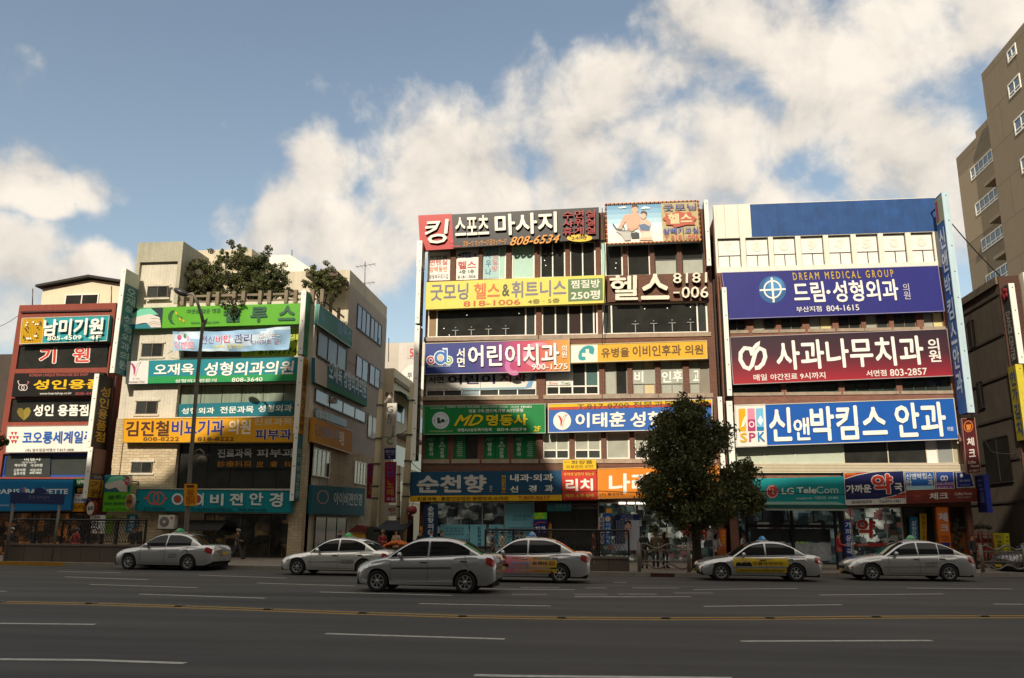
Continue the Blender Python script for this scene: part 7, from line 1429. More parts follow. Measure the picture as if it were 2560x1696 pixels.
# ------------------------------------------------------------------ shop goods and stalls
def stall():
    Y = 38.5; c = onY(995, 1372, Y); root = thing('fruit_stall', 'street stall heaped with oranges between the white and dark silver cars', 'stall', (c.x, Y, SIDE)); m = MB(); W_ = mat('4a3420', .8, .2)
    m.box(c.x - .62, c.x + .62, Y - .5, Y + .6, .75, .85, W_)
    for dx in (-.55, .55):
        for dy in (-.4, .5): m.box(c.x + dx - .04, c.x + dx + .04, Y + dy - .04, Y + dy + .04, SIDE, .75, W_)
    m.build('table', root)
    OR = mat('c4641a', .5, .15, 8); rnd = random.Random(3); m = MB()
    for i in range(130):
        u, v = rnd.uniform(-.55, .55), rnd.uniform(-.45, .5); h = .26 * max(0, 1 - (u / .62) ** 2) * (1 - .6 * abs(v)); m.ellip((c.x + u, Y + v, .9 + h * rnd.uniform(.6, 1)), .075, .075, .07, OR, 7, 5)
    o = m.build('oranges', root); o['kind'] = 'stuff'
stall()
def alley_tent():
    Y = YF - 1.4; root = thing('market_tent', 'dark tarpaulin tent over the stalls at the alley mouth', 'tent', (onY(975, 1330, Y).x, Y, SIDE)); a, b = onY(945, 1318, Y), onY(1020, 1312, Y); m = MB(); T_ = mat((.014, .015, .022), .8, .3)
    m.hexa([(a.x, Y - .8, a.z - .15), (b.x, Y - .8, b.z - .25), (b.x, Y - .8, b.z - .32), (a.x, Y - .8, a.z - .22), (a.x + .1, Y + 1.2, a.z + .35), (b.x, Y + 1.2, b.z + .2), (b.x, Y + 1.2, b.z + .1), (a.x + .1, Y + 1.2, a.z + .3)], T_); m.box(a.x + .1, b.x, Y + 1.1, Y + 1.15, SIDE, a.z + .2, T_); m.build('tarpaulin', root)
    for x in (a.x + .1, b.x - .08): m = MB(); m.tube([(x, Y - .7, SIDE), (x, Y - .7, a.z - .2)], .03, DKBR, 6); m.build('pole', root)
    Y2 = YF - 2.2; root = thing('food_cart', 'yellow fronted food cart with a red roof by the alley', 'cart', (onY(890, 1350, Y2).x, Y2, SIDE)); a, b = onY(876, 1345, Y2), onY(914, 1345, Y2)
    m = MB(); m.box(a.x, b.x, Y2, Y2 + .8, SIDE + .3, onY(890, 1352, Y2).z, mat('3a332a', .8)); m.build('counter', root)
    m = MB(); m.box(a.x, b.x, Y2 - .03, Y2 + .02, onY(890, 1350, Y2).z + .02, onY(890, 1333, Y2).z, mat('b07f14', .6, .2)); m.build('signboard', root)
    m = MB(); zc = onY(890, 1330, Y2).z; m.prism([(a.x - .1, zc), (b.x + .1, zc - .05), (b.x - .15, zc + .28), (a.x + .3, zc + .34)], Y2 - .1, Y2 + .9, mat('5a1c16', .7, .2)); m.build('roof', root)
    c = onY(858 + 60, 1345, Y2); root = thing('tarp_cover', 'grey green tarpaulin bundle beside the food cart', 'tarpaulin', (onY(930, 1360, Y2).x, Y2, SIDE)); m = MB(); a, b = onY(912, 1345, Y2), onY(945, 1345, Y2); m.prism([(a.x, SIDE), (b.x, SIDE), (b.x + .1, onY(940, 1322, Y2).z), (a.x + .3, onY(925, 1316, Y2).z), (a.x - .05, onY(913, 1325, Y2).z)], Y2, Y2 + 1, mat('2c2f26', .85, .3)); m.build('cover', root)
alley_tent()
def lantern(label, px, py, r_px, Y, c):
    p = onY(px, py, Y); r_ = r_px / F_PX * Y; root = thing('paper_lantern', label, 'lantern', (p.x, Y, p.z - r_), 'red lanterns at the alley mouth'); m = MB(); m.ellip(p, r_, r_, r_ * .9, mat(c, .6, .2), 14, 10); m.build('shade', root); m = MB(); m.tube([p + Vector((0, 0, r_)), p + Vector((0, .4, r_ + .35))], .012, DKBR, 5); m.build('cord', root)
lantern('larger red lantern under the deep blue sign', 1031, 1276, 12, YF - .9, '7a2028'); lantern('smaller red lantern hanging lower at the alley', 1023, 1292, 8, YF - .7, '6a1c22')
s = Sign('standing_sign', 'dark red narrow board with faint letters beside the alley', 'B7', [(20, 330), (105, 330), (100, 640), (22, 645)], .3, '4a1414', .15, group='small signs at street level'); s.t('IEG', 22, 368, 88, 402, '8a8684', .04); s.vt('만두국수', 40, 430, 85, 620, '7a3a1c', .05); s.done()
s = Sign('standing_sign', 'lit orange board at the alley corner', 'B7', [(188, 460), (216, 455), (215, 530), (188, 535)], .6, 'd98a3c', .1, group='small signs at street level'); s.done()
def yellow_boards():
    for i, (lab, q, tx) in enumerate((('olive yellow standing board with dark letters by the barrier', [(1035, 855), (1165, 860), (1195, 1215), (1070, 1215)], '돼지국밥'), ('brighter lemon standing board right of the olive one', [(1168, 858), (1245, 858), (1275, 1215), (1198, 1215)], '메뉴판'))):
        s = Sign('standing_sign', lab, 'R6', q, 1.2, ('a59a20', 'b9b428')[i], .15, group='small signs at street level')
        if i == 0: s.t('메뉴', 1060, 885, 1140, 935, '7a4a3a', .03); s.vt('국밥전문', 1085, 960, 1150, 1160, '2a2418', .06)
        else:
            for k in range(5): s.segz(1200 + k * 5, 900 + k * 58, 1235 + k * 5, 925 + k * 58, '6a7a24')
        s.done()
yellow_boards()
def red_racks():
    Y = YF - 1.6
    for i, (x, h_) in enumerate(((2440, 0), (2464, .05))):
        c = onY(x + 2, 1370, Y); root = thing('display_rack', ['red wire display rack beside the brown cafe entrance', 'second red display rack nearer the yellow boards'][i], 'rack', (c.x, Y, SIDE), 'red display racks'); m = MB(); RD = mat('7a1814', .6, .2)
        for k in range(5): m.box(c.x - .24, c.x + .24, Y - .2, Y + .2, SIDE + .15 + k * .32, SIDE + .18 + k * .32, RD)
        for dx in (-.23, .23):
            for dy in (-.19, .19): m.box(c.x + dx - .015, c.x + dx + .015, Y + dy - .015, Y + dy + .015, SIDE, SIDE + 1.62, RD)
        m.build('frame', root); rnd = random.Random(i); m = MB()
        for k in range(4):
            for j in range(4): m.box(c.x - .2 + j * .105, c.x - .11 + j * .105, Y - .17, Y - .03, SIDE + .185 + k * .32, SIDE + .30 + k * .32 + rnd.random() * .08, mat(rnd.choice(['8a2a1c', '5a1a14', '9a4a1c', '3a1a12']), .5))
        o = m.build('goods', root); o['kind'] = 'stuff'
red_racks()
def cafe_arch():
    c = onY(*Z('R6', 570, 580), YF + .38); root = thing('stone_archway', 'orange brown arched cafe doorway with dark lantern niche', 'doorway', (c.x, YF + .38, SIDE)); Y = YF + .34
    m = MB(); n = 14; a, b = onY(*Z('R6', 430, 600), Y).x, onY(*Z('R6', 735, 600), Y).x; r_ = (b - a) / 2; cx = (a + b) / 2; z0 = onY(*Z('R6', 580, 600), Y).z
    arc = [(cx + r_ * math.cos(math.pi * i / n), z0 + r_ * .85 * math.sin(math.pi * i / n)) for i in range(n + 1)]
    m.prism([(a + 2 * r_, z0 - .7)] + arc + [(a, z0 - .7)], Y, Y + .04, mat((.02, .018, .014), .5)); m.build('niche', root)
    m = MB(); st = mat('4a4438', .9, .4, 3, bump=.6)
    for i in range(9): m.ellip((a + .05 + (i % 3) * .12, Y - .02, SIDE + .4 + i * .22), .16, .1, .15, st, 7, 5)
    for i in range(7): m.ellip((a + .2 + i * .25, Y - .03, z0 - .62 - .06 * math.sin(i)), .17, .1, .12, st, 7, 5)
    m.build('rock_edging', root)
    m = MB(); p = onY(*Z('R6', 635, 560), Y - .1); m.prism([(p.x - .02, p.z + .35), (p.x + .28, p.z - .2), (p.x - .02, p.z - .25)], Y - .08, Y - .05, mat('c9c2a8', .5)); m.build('pale_lamp', root)
cafe_arch()
for i, (px, w) in enumerate(((2110, .9),)):
    pass
# pharmacy strip lights over the shopfront, really lit in the photograph
for i, px in enumerate((1555, 1577, 1598, 1616)):
    a = onY(px, 1259, YF + .2); m = MB(); mt = mat('fff6dc', .5, 0, emit=1.6); m.box(a.x - .17, a.x + .17, YF - .30, YF - .22, a.z - .05, a.z + .05, mt)
    o = m.build('tube', None, base=(a.x, YF - .26, a.z)); r_ = thing('strip_light', 'lit tube light under the orange pharmacy sign, %s' % ['leftmost', 'second', 'third', 'nearest the tree'][i], 'light', (a.x, YF - .26, a.z), 'tube lights under the orange sign'); o.parent = r_; o.location = (0, 0, 0)
    m = MB(); m.box(a.x - .19, a.x + .19, YF - .31, YF - .21, a.z + .052, a.z + .09, ALU); m.build('housing', r_)
# motor scooter behind the dark silver car
def scooter():
    Y = 36.2; c = onY(1188, 1372, Y); x, z = c.x, SIDE; root = thing('motor_scooter', 'parked motor scooter before the pale blue clinic panels', 'scooter', (x, Y, z)); GR = mat('6a6a66', .35, .1, metal=.3); BLK = mat((.015, .015, .015), .6)
    for dx in (-.55, .6):
        m = MB(); m.lathe([(.13, -.05), (.25, -.06), (.28, 0), (.25, .06), (.13, .05)], Matrix.Translation((x + dx, Y, z + .28)) @ Matrix.Rotation(R(90), 4, 'X'), BLK, 18); m.lathe([(.0, -.03), (.13, -.03), (.13, .03), (0, .03)], Matrix.Translation((x + dx, Y, z + .28)) @ Matrix.Rotation(R(90), 4, 'X'), GR, 12); m.build('wheel', root)
    m = MB(); m.prism([(x - .5, z + .35), (x - .35, z + .25), (x + .25, z + .25), (x + .75, z + .5), (x + .7, z + .78), (x + .15, z + .75), (x + .05, z + .4), (x - .25, z + .4), (x - .35, z + .95), (x - .5, z + .9)], Y - .14, Y + .14, GR); m.build('body', root)
    m = MB(); m.ellip((x + .4, Y, z + .82), .36, .15, .07, BLK, 12, 6); m.build('seat', root)
    m = MB(); m.tube([(x - .42, Y, z + .9), (x - .36, Y, z + 1.1)], .03, BLK, 6); m.tube([(x - .36, Y - .3, z + 1.12), (x - .36, Y + .3, z + 1.12)], .02, BLK, 6); m.tube([(x - .36, Y - .25, z + 1.12), (x - .3, Y - .28, z + 1.32)], .01, BLK, 4); m.ellip((x - .3, Y - .28, z + 1.36), .03, .06, .05, GR, 8, 6); m.build('handlebar', root)
scooter()
# ================================================================== CARS
def lerp_tab(tab, x):
    if x <= tab[0][0]: return tab[0][1]
    for (a, ya), (b, yb2) in zip(tab, tab[1:]):
        if x <= b:
            t_ = (x - a) / (b - a); return ya + (yb2 - ya) * t_
    return tab[-1][1]
def smooth_tab(tab):
    """Catmull-Rom through the points, sampled"""
    out = []; P = [tab[0]] + list(tab) + [tab[-1]]
    for i in range(1, len(P) - 2):
        for k in range(6):
            t_ = k / 6; r_ = []
            for c in (0, 1):
                p0, p1, p2, p3 = (P[i + j][c] for j in (-1, 0, 1, 2)); r_.append(.5 * (2 * p1 + (p2 - p0) * t_ + (2 * p0 - 5 * p1 + 4 * p2 - p3) * t_ ** 2 + (3 * p1 - p0 - 3 * p2 + p3) * t_ ** 3))
            out.append(tuple(r_))
    out.append(tab[-1]); out.sort(); return out
TYRE = mat((.016, .016, .017), .75, .15, 8); RIMM = mat('a9aaab', .3, .08, metal=.7); RIMD = mat((.02, .02, .02), .6); CHROME = mat('c9cacb', .2, .05, metal=.9)
CARGLASS = glassmat((.008, .009, .010), .04, .5, 'car glass', .1); SEAM = mat((.012, .012, .012), .7); LAMPC = mat('d9dadb', .12, .05, metal=.3, coat=1.0); LAMPR = mat('8c1a14', .2, .15, 5, coat=1.0); LAMPO = mat('b5551c', .25, .1); PLATE = mat('b59a1c', .5, .1); UNDER = mat((.01, .01, .01), .9)
PROF = {   # shoulder line, roof line, wheel positions, all as (fraction of length, metres)
    'mid': dict(L=4.78, W=1.83, sh=[(0, .55), (.015, .63), (.05, .72), (.12, .80), (.22, .865), (.30, .905), (.45, .925), (.6, .945), (.75, .97), (.85, .985), (.93, .975), (.98, .93), (1, .78)],
                rf=[(.27, .885), (.33, 1.09), (.39, 1.29), (.44, 1.405), (.50, 1.46), (.57, 1.475), (.65, 1.455), (.72, 1.385), (.79, 1.23), (.86, 1.03), (.89, .97)], fw=.19, rw=.762, a=.345, b=.535, c=.715, q=None),
    'old': dict(L=4.72, W=1.82, sh=[(0, .50), (.015, .58), (.05, .66), (.12, .74), (.22, .81), (.30, .86), (.45, .885), (.6, .905), (.75, .925), (.85, .93), (.93, .905), (.98, .85), (1, .70)],
                rf=[(.27, .84), (.34, 1.06), (.40, 1.25), (.45, 1.35), (.51, 1.40), (.58, 1.415), (.66, 1.39), (.72, 1.31), (.78, 1.17), (.85, .97), (.88, .91)], fw=.19, rw=.765, a=.355, b=.54, c=.71, q=None),
    'small': dict(L=4.29, W=1.70, sh=[(0, .54), (.015, .63), (.05, .73), (.12, .82), (.20, .89), (.27, .93), (.45, .955), (.6, .975), (.75, 1.0), (.85, 1.02), (.93, 1.015), (.98, .97), (1, .80)],
                rf=[(.23, .90), (.29, 1.10), (.36, 1.30), (.42, 1.42), (.49, 1.475), (.57, 1.485), (.66, 1.455), (.74, 1.36), (.81, 1.20), (.88, 1.04), (.91, 1.0)], fw=.185, rw=.775, a=.325, b=.525, c=.745, q=None),
    'large': dict(L=4.90, W=1.80, sh=[(0, .52), (.015, .60), (.05, .70), (.12, .79), (.22, .865), (.30, .91), (.45, .93), (.6, .95), (.75, .965), (.85, .965), (.93, .945), (.98, .89), (1, .74)],
                rf=[(.28, .89), (.34, 1.08), (.40, 1.27), (.46, 1.40), (.52, 1.46), (.59, 1.475), (.67, 1.45), (.74, 1.37), (.81, 1.22), (.88, 1.04), (.92, .955)], fw=.185, rw=.76, a=.36, b=.545, c=.70, q=.815),
}
class Car:
    def __init__(s, label, kind, fpx, rpx, color, paint_kw=None, lamp=None, spokes=7, group='silver and white cars on the road', molding=None, yaw=None, sc=None):
        D_ = PROF[kind]; s.D = D_; a = onZ(*fpx, 0); b = onZ(*rpx, 0); d = b - a; s.sc = sc or max(.9, min(1.08, d.length / ((D_['rw'] - D_['fw']) * D_['L'])))
        ex = d.normalized() if yaw is None else Vector((math.cos(R(yaw)), math.sin(R(yaw)), 0)); ey = Vector((-ex.y, ex.x, 0)); mid = (a + b) / 2; L, W = D_['L'], D_['W']; s.L, s.W = L, W
        org = mid - ex * ((D_['fw'] + D_['rw']) / 2 * L * s.sc) + ey * ((W / 2 - .02) * s.sc) 
        s.T = lambda x, y, z: org + ex * (x * s.sc) + ey * (y * s.sc) + Vector((0, 0, z * s.sc))
        s.yaw = math.atan2(ex.y, ex.x)
        s.root = thing('sedan_car', label, 'car', tuple(s.T(L / 2, 0, 0)), group)
        s.sh = smooth_tab([(x * L, z) for x, z in D_['sh']]); s.rf = smooth_tab([(x * L, z) for x, z in D_['rf']])
        s.paint = mat(color, .24, .04, 1.0, metal=.70, coat=1.0, spec=.5, **(paint_kw or {}))
        s.wt = smooth_tab([(0, .76), (.03 * L, .86), (.09 * L, .95), (.2 * L, 1), (.5 * L, 1), (.82 * L, .99), (.93 * L, .955), (.98 * L, .90), (L, .82)])
        s.R = .315 if kind != 'small' else .30; s.RA = s.R + .055; s.xw = (D_['fw'] * L, D_['rw'] * L)
        s.shell(); s.glazing(); s.wheels(); s.trim(molding)
        if lamp: s.roof_lamp(lamp)
    def hw(s, x): return s.W / 2 * lerp_tab(s.wt, x)
    def zb(s, x):
        z = .215 + (.05 * max(0, 1 - x / (.05 * s.L))) + (.10 * max(0, (x - .93 * s.L) / (.07 * s.L)))
        for w in s.xw:
            d = abs(x - w)
            if d < s.RA: z = max(z, s.R + math.sqrt(max(0, s.RA ** 2 - d * d)))
        return z
    def bend(s, x, y):
        f = (y / (s.W / 2)) ** 2
        if x < .14 * s.L: return x + .26 * f * (1 - x / (.14 * s.L))
        if x > .88 * s.L: return x - .20 * f * (x - .88 * s.L) / (.12 * s.L)
        return x
    def ys(s, x, z):
        """half width of the body side at x, height z"""
        b, t_ = .215, lerp_tab(s.sh, x); k = max(0, min(1, (z - b) / max(t_ - b, .05)))
        return s.hw(x) * (.90 + .10 * math.sin(math.pi * min(1, .10 + k * .72)) - .035 * max(0, k - .75) / .25 + (.012 if abs(k - .78) < .05 else 0))
    def S(s, x, z, side=-1, off=0.0):
        y = s.ys(x, z); return s.T(s.bend(x, y), side * (y + off), z)
    def shell(s):
        m = MB(); L = s.L; xs = sorted(set([0, .004 * L, .012 * L, .025 * L, .045 * L] + [L * i / 70 for i in range(5, 67)] + [.965 * L, .98 * L, .992 * L, L] + [w + d for w in s.xw for d in (-s.RA, -s.RA * .97, -s.RA * .88, s.RA * .88, s.RA * .97, s.RA)]))
        rings = []; ns, nt = 9, 8
        for x in xs:
            b, t_ = s.zb(x), lerp_tab(s.sh, x); e = 0
            if x < .012 * L: e = (1 - x / (.012 * L)) * .06
            if x > .99 * L: e = (x - .99 * L) / (.01 * L) * .05
            b = min(b + e, t_ - .06); r_ = []
            for j in range(ns + 1): z = b + (t_ - b) * j / ns; y = s.ys(x, z) - e * .5; r_.append((s.bend(x, y), -y, z))
            yt = -r_[-1][1]
            for j in range(1, nt): k = 1 - 2 * j / nt; y = yt * k; cr = .055 * (1 - k * k) + .018 * (1 - abs(k) ** 6); r_.append((s.bend(x, abs(y)), -y, t_ + cr))
            for j in range(ns, -1, -1): q = r_[j]; r_.append((q[0], -q[1], q[2]))
            rings.append(r_)
        n = len(rings[0]); vs = [s.T(*p) for r_ in rings for p in r_]
        fs = [(i * n + k, (i + 1) * n + k, (i + 1) * n + (k + 1) % n, i * n + (k + 1) % n) for i in range(len(rings) - 1) for k in range(n - 1)]
        m.add(vs, fs, s.paint, True)
        for i in (0, len(rings) - 1):        # fascia rows
            half = ns + nt // 2; rr = rings[i]
            for k in range(ns): m.add([s.T(*rr[k]), s.T(*rr[k + 1]), s.T(*rr[n - 2 - k]), s.T(*rr[n - 1 - k])], [(0, 1, 2, 3)], s.paint, True)
            m.add([s.T(*rr[k]) for k in range(ns, ns + nt + 1)], [tuple(range(nt + 1))], s.paint, True)
        # greenhouse
        D_ = s.D; x0, x1 = s.rf[0][0], s.rf[-1][0]; ng = 44; g = []
        for i in range(ng + 1):
            x = x0 + (x1 - x0) * i / ng; g.append([(x, y, z) for y, z in s.gring(x)])
        n = len(g[0]); m.add([s.T(*p) for r_ in g for p in r_], [(i * n + k, (i + 1) * n + k, (i + 1) * n + k + 1, i * n + k + 1) for i in range(ng) for k in range(n - 1)], s.paint, True)
        m.build('body', s.root)
        m = MB(); W2 = s.W / 2; c = s.T
        p = [c(.04 * L, -W2 * .80, .5), c(.95 * L, -W2 * .80, .5), c(.95 * L, -W2 * .80, .16), c(.04 * L, -W2 * .80, .2), c(.04 * L, W2 * .80, .5), c(.95 * L, W2 * .80, .5), c(.95 * L, W2 * .80, .16), c(.04 * L, W2 * .80, .2)]; m.hexa(p, UNDER); m.build('underbody', s.root)
    def gy(s, x, z):
        zb_ = lerp_tab(s.sh, x); k = max(0, (z - .93) / .54); return s.hw(x) * (.925 - .24 * max(0, k) ** 1.15)
    def gring(s, x):
        zb_, zt = lerp_tab(s.sh, x) - .03, lerp_tab(s.rf, x); zt = max(zt, zb_ + .01); h = max(zt - .055, zb_ + .004); r_ = []
        for j in range(7): z = zb_ + (h - zb_) * j / 6; r_.append((-s.gy(x, z), z))
        yt = s.gy(x, h); r_.append((-(yt - .03), zt - .018)); r_.append((-(yt - .085), zt))
        for k in (.5, 0, -.5): r_.append((-(yt - .085) * k, zt + .035 * (1 - k * k)))
        for y, z in r_[8::-1]: r_.append((-y, z))
        return r_
    def G(s, x, z, side, off=.006): return s.T(x, side * (s.gy(x, z) + off), z)
    def glazing(s):
        L, D_ = s.L, s.D
        def pane(xa, xb, side, nm):
            m = MB(); n = 16; lo, hi = [], []
            for i in range(n + 1):
                x = xa + (xb - xa) * i / n; l = lerp_tab(s.sh, x) + .025; h = max(l + .004, min(lerp_tab(s.rf, x) - .075, 1.385)); lo.append((x, l)); hi.append((x, h))
            vs = []; k = 5
            for (x, l), (_, h) in zip(lo, hi):
                for j in range(k + 1): z = l + (h - l) * j / k; vs.append(s.G(x, z, side))
            m.add(vs, [(i * (k + 1) + j, (i + 1) * (k + 1) + j, (i + 1) * (k + 1) + j + 1, i * (k + 1) + j + 1) for i in range(n) for j in range(k)], CARGLASS, True)
            o = m.build('side_window', s.root)
            if side < 0:
                m = MB(); m.tube([s.G(x, h + .012, side, .004) for x, h in hi], .010, s.paint if nm else SEAM, 5); m.tube([s.G(x, l - .008, side, .006) for x, l in lo], .009, CHROME, 5); m.build('window_trim', o)
        fr = xa = None
        x = s.rf[0][0]
        while lerp_tab(s.rf, x) - .075 < lerp_tab(s.sh, x) + .05: x += .01
        xf = x; x = s.rf[-1][0]
        while lerp_tab(s.rf, x) - .075 < lerp_tab(s.sh, x) + .05: x -= .01
        xr = x
        for side in (-1, 1):
            pane(xf, D_['b'] * L - .03, side, 0)
            if D_['q']: pane(D_['b'] * L + .03, D_['c'] * L - .02, side, 0); pane(D_['c'] * L + .02, min(D_['q'] * L, xr), side, 0)
            else: pane(D_['b'] * L + .03, min(xr, (D_['c'] + .055) * L), side, 0)
        def top(xa, xb, nm):
            m = MB(); n, k = 10, 8; vs = []
            for i in range(n + 1):
                x = xa + (xb - xa) * i / n; z = lerp_tab(s.rf, x); yt = s.gy(x, max(z - .055, lerp_tab(s.sh, x))) - .10
                sl = (lerp_tab(s.rf, x + .01) - lerp_tab(s.rf, x - .01)) / .02; nn = math.sqrt(1 + sl * sl)
                for j in range(k + 1): q = 1 - 2 * j / k; vs.append(s.T(x - sl / nn * .008, -yt * q, z + .035 * (1 - q * q) + .010 / nn + .002))
            m.add(vs, [(i * (k + 1) + j, (i + 1) * (k + 1) + j, (i + 1) * (k + 1) + j + 1, i * (k + 1) + j + 1) for i in range(n) for j in range(k)], CARGLASS, True); m.build(nm, s.root)
        rf = D_['rf']; top(rf[0][0] * L + .06, rf[3][0] * L - .02, 'windshield'); top(rf[7][0] * L + .06, rf[-1][0] * L - .10, 'rear_window')
    def wheels(s):
        for wx in s.xw:
            for side in (-1, 1):
                c = s.T(wx, side * (s.W / 2 - .115), s.R); ax = (s.T(0, side, 0) - s.T(0, 0, 0)).normalized()
                M4 = Matrix.Translation(c) @ ax.to_track_quat('Z', 'Y').to_matrix().to_4x4(); k = s.sc
                root = None; m = MB(); r_ = s.R * k
                m.lathe([(r_ * .64, -.09), (r_ * .94, -.10), (r_, -.06), (r_, .06), (r_ * .95, .095), (r_ * .66, .085), (r_ * .64, .06)], M4, TYRE, 28)
                w = m.build('wheel', s.root, base=c)
                m = MB(); m.lathe([(r_ * .645, .06), (r_ * .635, .086), (r_ * .585, .078), (r_ * .56, .05)], M4, RIMM, 28); m.lathe([(r_ * .60, .03), (.001, .03)], M4, RIMD, 20, False)
                ns = 7
                for i in range(ns):
                    a0 = 2 * math.pi * i / ns + .2; d0, d1 = .16, .13
                    P = [M4 @ Vector((rr * math.cos(a), rr * math.sin(a), h)) for rr, a, h in ((r_ * .12, a0 - .55, .075), (r_ * .60, a0 - d0, .066), (r_ * .60, a0 + d0, .066), (r_ * .12, a0 + .55, .075))]; m.add(P, [(0, 1, 2, 3)], RIMM)
                m.lathe([(r_ * .17, .068), (r_ * .15, .083), (.001, .085)], M4, RIMM, 14); m.build('rim', w)
    def patch(s, pts_lo_hi, mt, nm, side=-1, off=.005, n=8, parent=None, rows=3):
        """strip on the body side between a lower and an upper curve given as ((x, zlo, zhi), ...)"""
        m = MB(); xs = [p[0] for p in pts_lo_hi]; lo = [(p[0], p[1]) for p in pts_lo_hi]; hi = [(p[0], p[2]) for p in pts_lo_hi]; vs = []
        for i in range(n + 1):
            x = xs[0] + (xs[-1] - xs[0]) * i / n; a, b = lerp_tab(lo, x), lerp_tab(hi, x)
            for j in range(rows + 1): vs.append(s.S(x, a + (b - a) * j / rows, side, off))
        k = rows + 1; m.add(vs, [(i * k + j, (i + 1) * k + j, (i + 1) * k + j + 1, i * k + j + 1) for i in range(n) for j in range(rows)], mt, True); return m.build(nm, parent or s.root)
    def trim(s, molding):
        L, D_ = s.L, s.D; z = lambda x: lerp_tab(s.sh, x * L)
        for side in (-1, 1):
            s.patch([(.012 * L, z(.02) - .16, z(.02) - .03), (.05 * L, z(.05) - .17, z(.05) - .025), (.105 * L, z(.105) - .13, z(.105) - .03)], LAMPC, 'headlight', side)
            s.patch([(.925 * L, z(.93) - .20, z(.93) - .035), (.96 * L, z(.96) - .25, z(.96) - .03), (.995 * L, z(.985) - .24, z(.985) - .05)], LAMPR, 'taillight', side)
            if side < 0: s.patch([(.006 * L, z(.01) - .14, z(.01) - .08), (.02 * L, z(.02) - .15, z(.02) - .07)], LAMPO, 'indicator', side, .007, 3)
            ln = MB()
            for x in (D_['a'] * L - .12 - .10, D_['b'] * L, D_['c'] * L + (.12 if not D_['q'] else .16)):
                zt = lerp_tab(s.sh, x); pts = [(x + (.10 * (1 - k / 8) ** 3 if x > D_['c'] * L else 0), max(.30, s.zb(x) + .03) + (zt - max(.30, s.zb(x) + .03)) * k / 8) for k in range(9)]
                ln.tube([s.S(a, b, side, .0015) for a, b in pts], .006, SEAM, 4)
            ln.tube([s.S(D_['a'] * L - .2 + (D_['c'] * L - D_['a'] * L + .2) * k / 14, .285, side, .0015) for k in range(15)], .006, SEAM, 4); ln.build('door_seam', s.root)
            for x in (D_['b'] * L - .22, (D_['c'] - .005) * L):
                m = MB(); a = s.S(x, lerp_tab(s.sh, x) - .13, side, .02); b = s.S(x + .2, lerp_tab(s.sh, x) - .127, side, .02); m.tube([a, a.lerp(b, .5), b], [.012, .018, .012], s.paint if not molding else SEAM, 6); m.build('door_handle', s.root)
            m = MB(); c = s.G((D_['a'] + .012) * L, lerp_tab(s.sh, D_['a'] * L) + .09, side, .12); e = (s.T(1, 0, 0) - s.T(0, 0, 0)).normalized(); rot = Matrix.Rotation(s.yaw, 3, 'Z')
            m.ellip(c, .07, .12, .075, s.paint, 12, 8, rot); m.tube([c, s.G((D_['a'] + .012) * L, lerp_tab(s.sh, D_['a'] * L) + .03, side, 0)], .025, SEAM, 6); m.build('mirror', s.root)
            mz = .50; mm = SEAM if molding == 'dark' else (CHROME if molding == 'chrome' else None)
            zz = .64 if molding == 'dark' else .49
            if mm: s.patch([(s.xw[0] + s.RA + .06, zz, zz + .035), (s.xw[1] - s.RA - .05, zz + .03, zz + .065)], mm, 'side_molding', side, .012, 14, rows=1)
        yw = s.ys(0, .5); q = lambda x, y, z_: s.T(s.bend(x, abs(y)) + (-.012 if x < 1 else .012), y, z_)
        m = MB(); n = 10
        for i in range(n):
            ya, yb2 = -.38 + .76 * i / n, -.38 + .76 * (i + 1) / n; m.add([q(0, ya, .525), q(0, yb2, .525), q(0, yb2, .43), q(0, ya, .43)], [(0, 1, 2, 3)], SEAM)
        m.build('grille', s.root)
        m = MB(); m.add([q(-.006, -.2, .40), q(-.006, .2, .40), q(-.006, .2, .30), q(-.006, -.2, .30)], [(0, 1, 2, 3)], PLATE); m.build('number_plate', s.root)
        m = MB(); zp = .62; m.add([q(L + .004, -.2, zp + .1), q(L + .004, .2, zp + .1), q(L + .004, .2, zp), q(L + .004, -.2, zp)], [(0, 1, 2, 3)], PLATE); m.build('number_plate', s.root)
    def roof_lamp(s, c):
        x = s.D['rf'][5][0] * s.L - .12; z0 = lerp_tab(s.rf, x) + .04; lm = mat(c, .3, .08, coat=.6); m = MB()
        prof = [(1.0, 0), (1.0, .03), (.93, .06), (.80, .09), (.62, .12), (.50, .15), (.30, .17), (.001, .175)]; n = 20; vs = []
        for f, h in prof:
            for k in range(n): t_ = 2 * math.pi * k / n; vs.append(s.T(x + .15 * f * math.cos(t_), .33 * f * math.sin(t_), z0 + h))
        m.add(vs, [(i * n + k, i * n + (k + 1) % n, (i + 1) * n + (k + 1) % n, (i + 1) * n + k) for i in range(len(prof) - 1) for k in range(n)], lm, True)
        o = m.build('taxi_lamp', s.root); m = MB()
        p = [s.T(x - .16, -.35, z0 - .03), s.T(x + .16, -.35, z0 - .03), s.T(x + .16, .35, z0 - .03), s.T(x - .16, .35, z0 - .03)]; u_ = Vector((0, 0, .035)); m.hexa([p[0] + u_, p[1] + u_, p[1], p[0], p[3] + u_, p[2] + u_, p[2], p[3]], mat('d9d9d4', .4)); m.build('lamp_base', o)
        t_ = MB(); put_text(t_, lambda u, v, o_: s.T(x - .10 + .2 * u, -.33 * .93 - .004 - o_, z0 + .06 - .05 * v), 'TAXI', 0, 0, 1, 1, mat((.05, .06, .05)), .02); t_.build('lettering', o)
    def text(s, txt, x0, z0, x1, z1, c, bold=.03, off=.009, ol=None):
        m = MB(); put_text(m, lambda u, v, o: s.S(x0 + (x1 - x0) * u, z0 + (z1 - z0) * v, -1, o), txt, 0, 0, 1, 1, mat(c, .4, .02), bold, off, (mat(ol[0], .4), ol[1]) if ol else None); m.build('lettering', s.root)
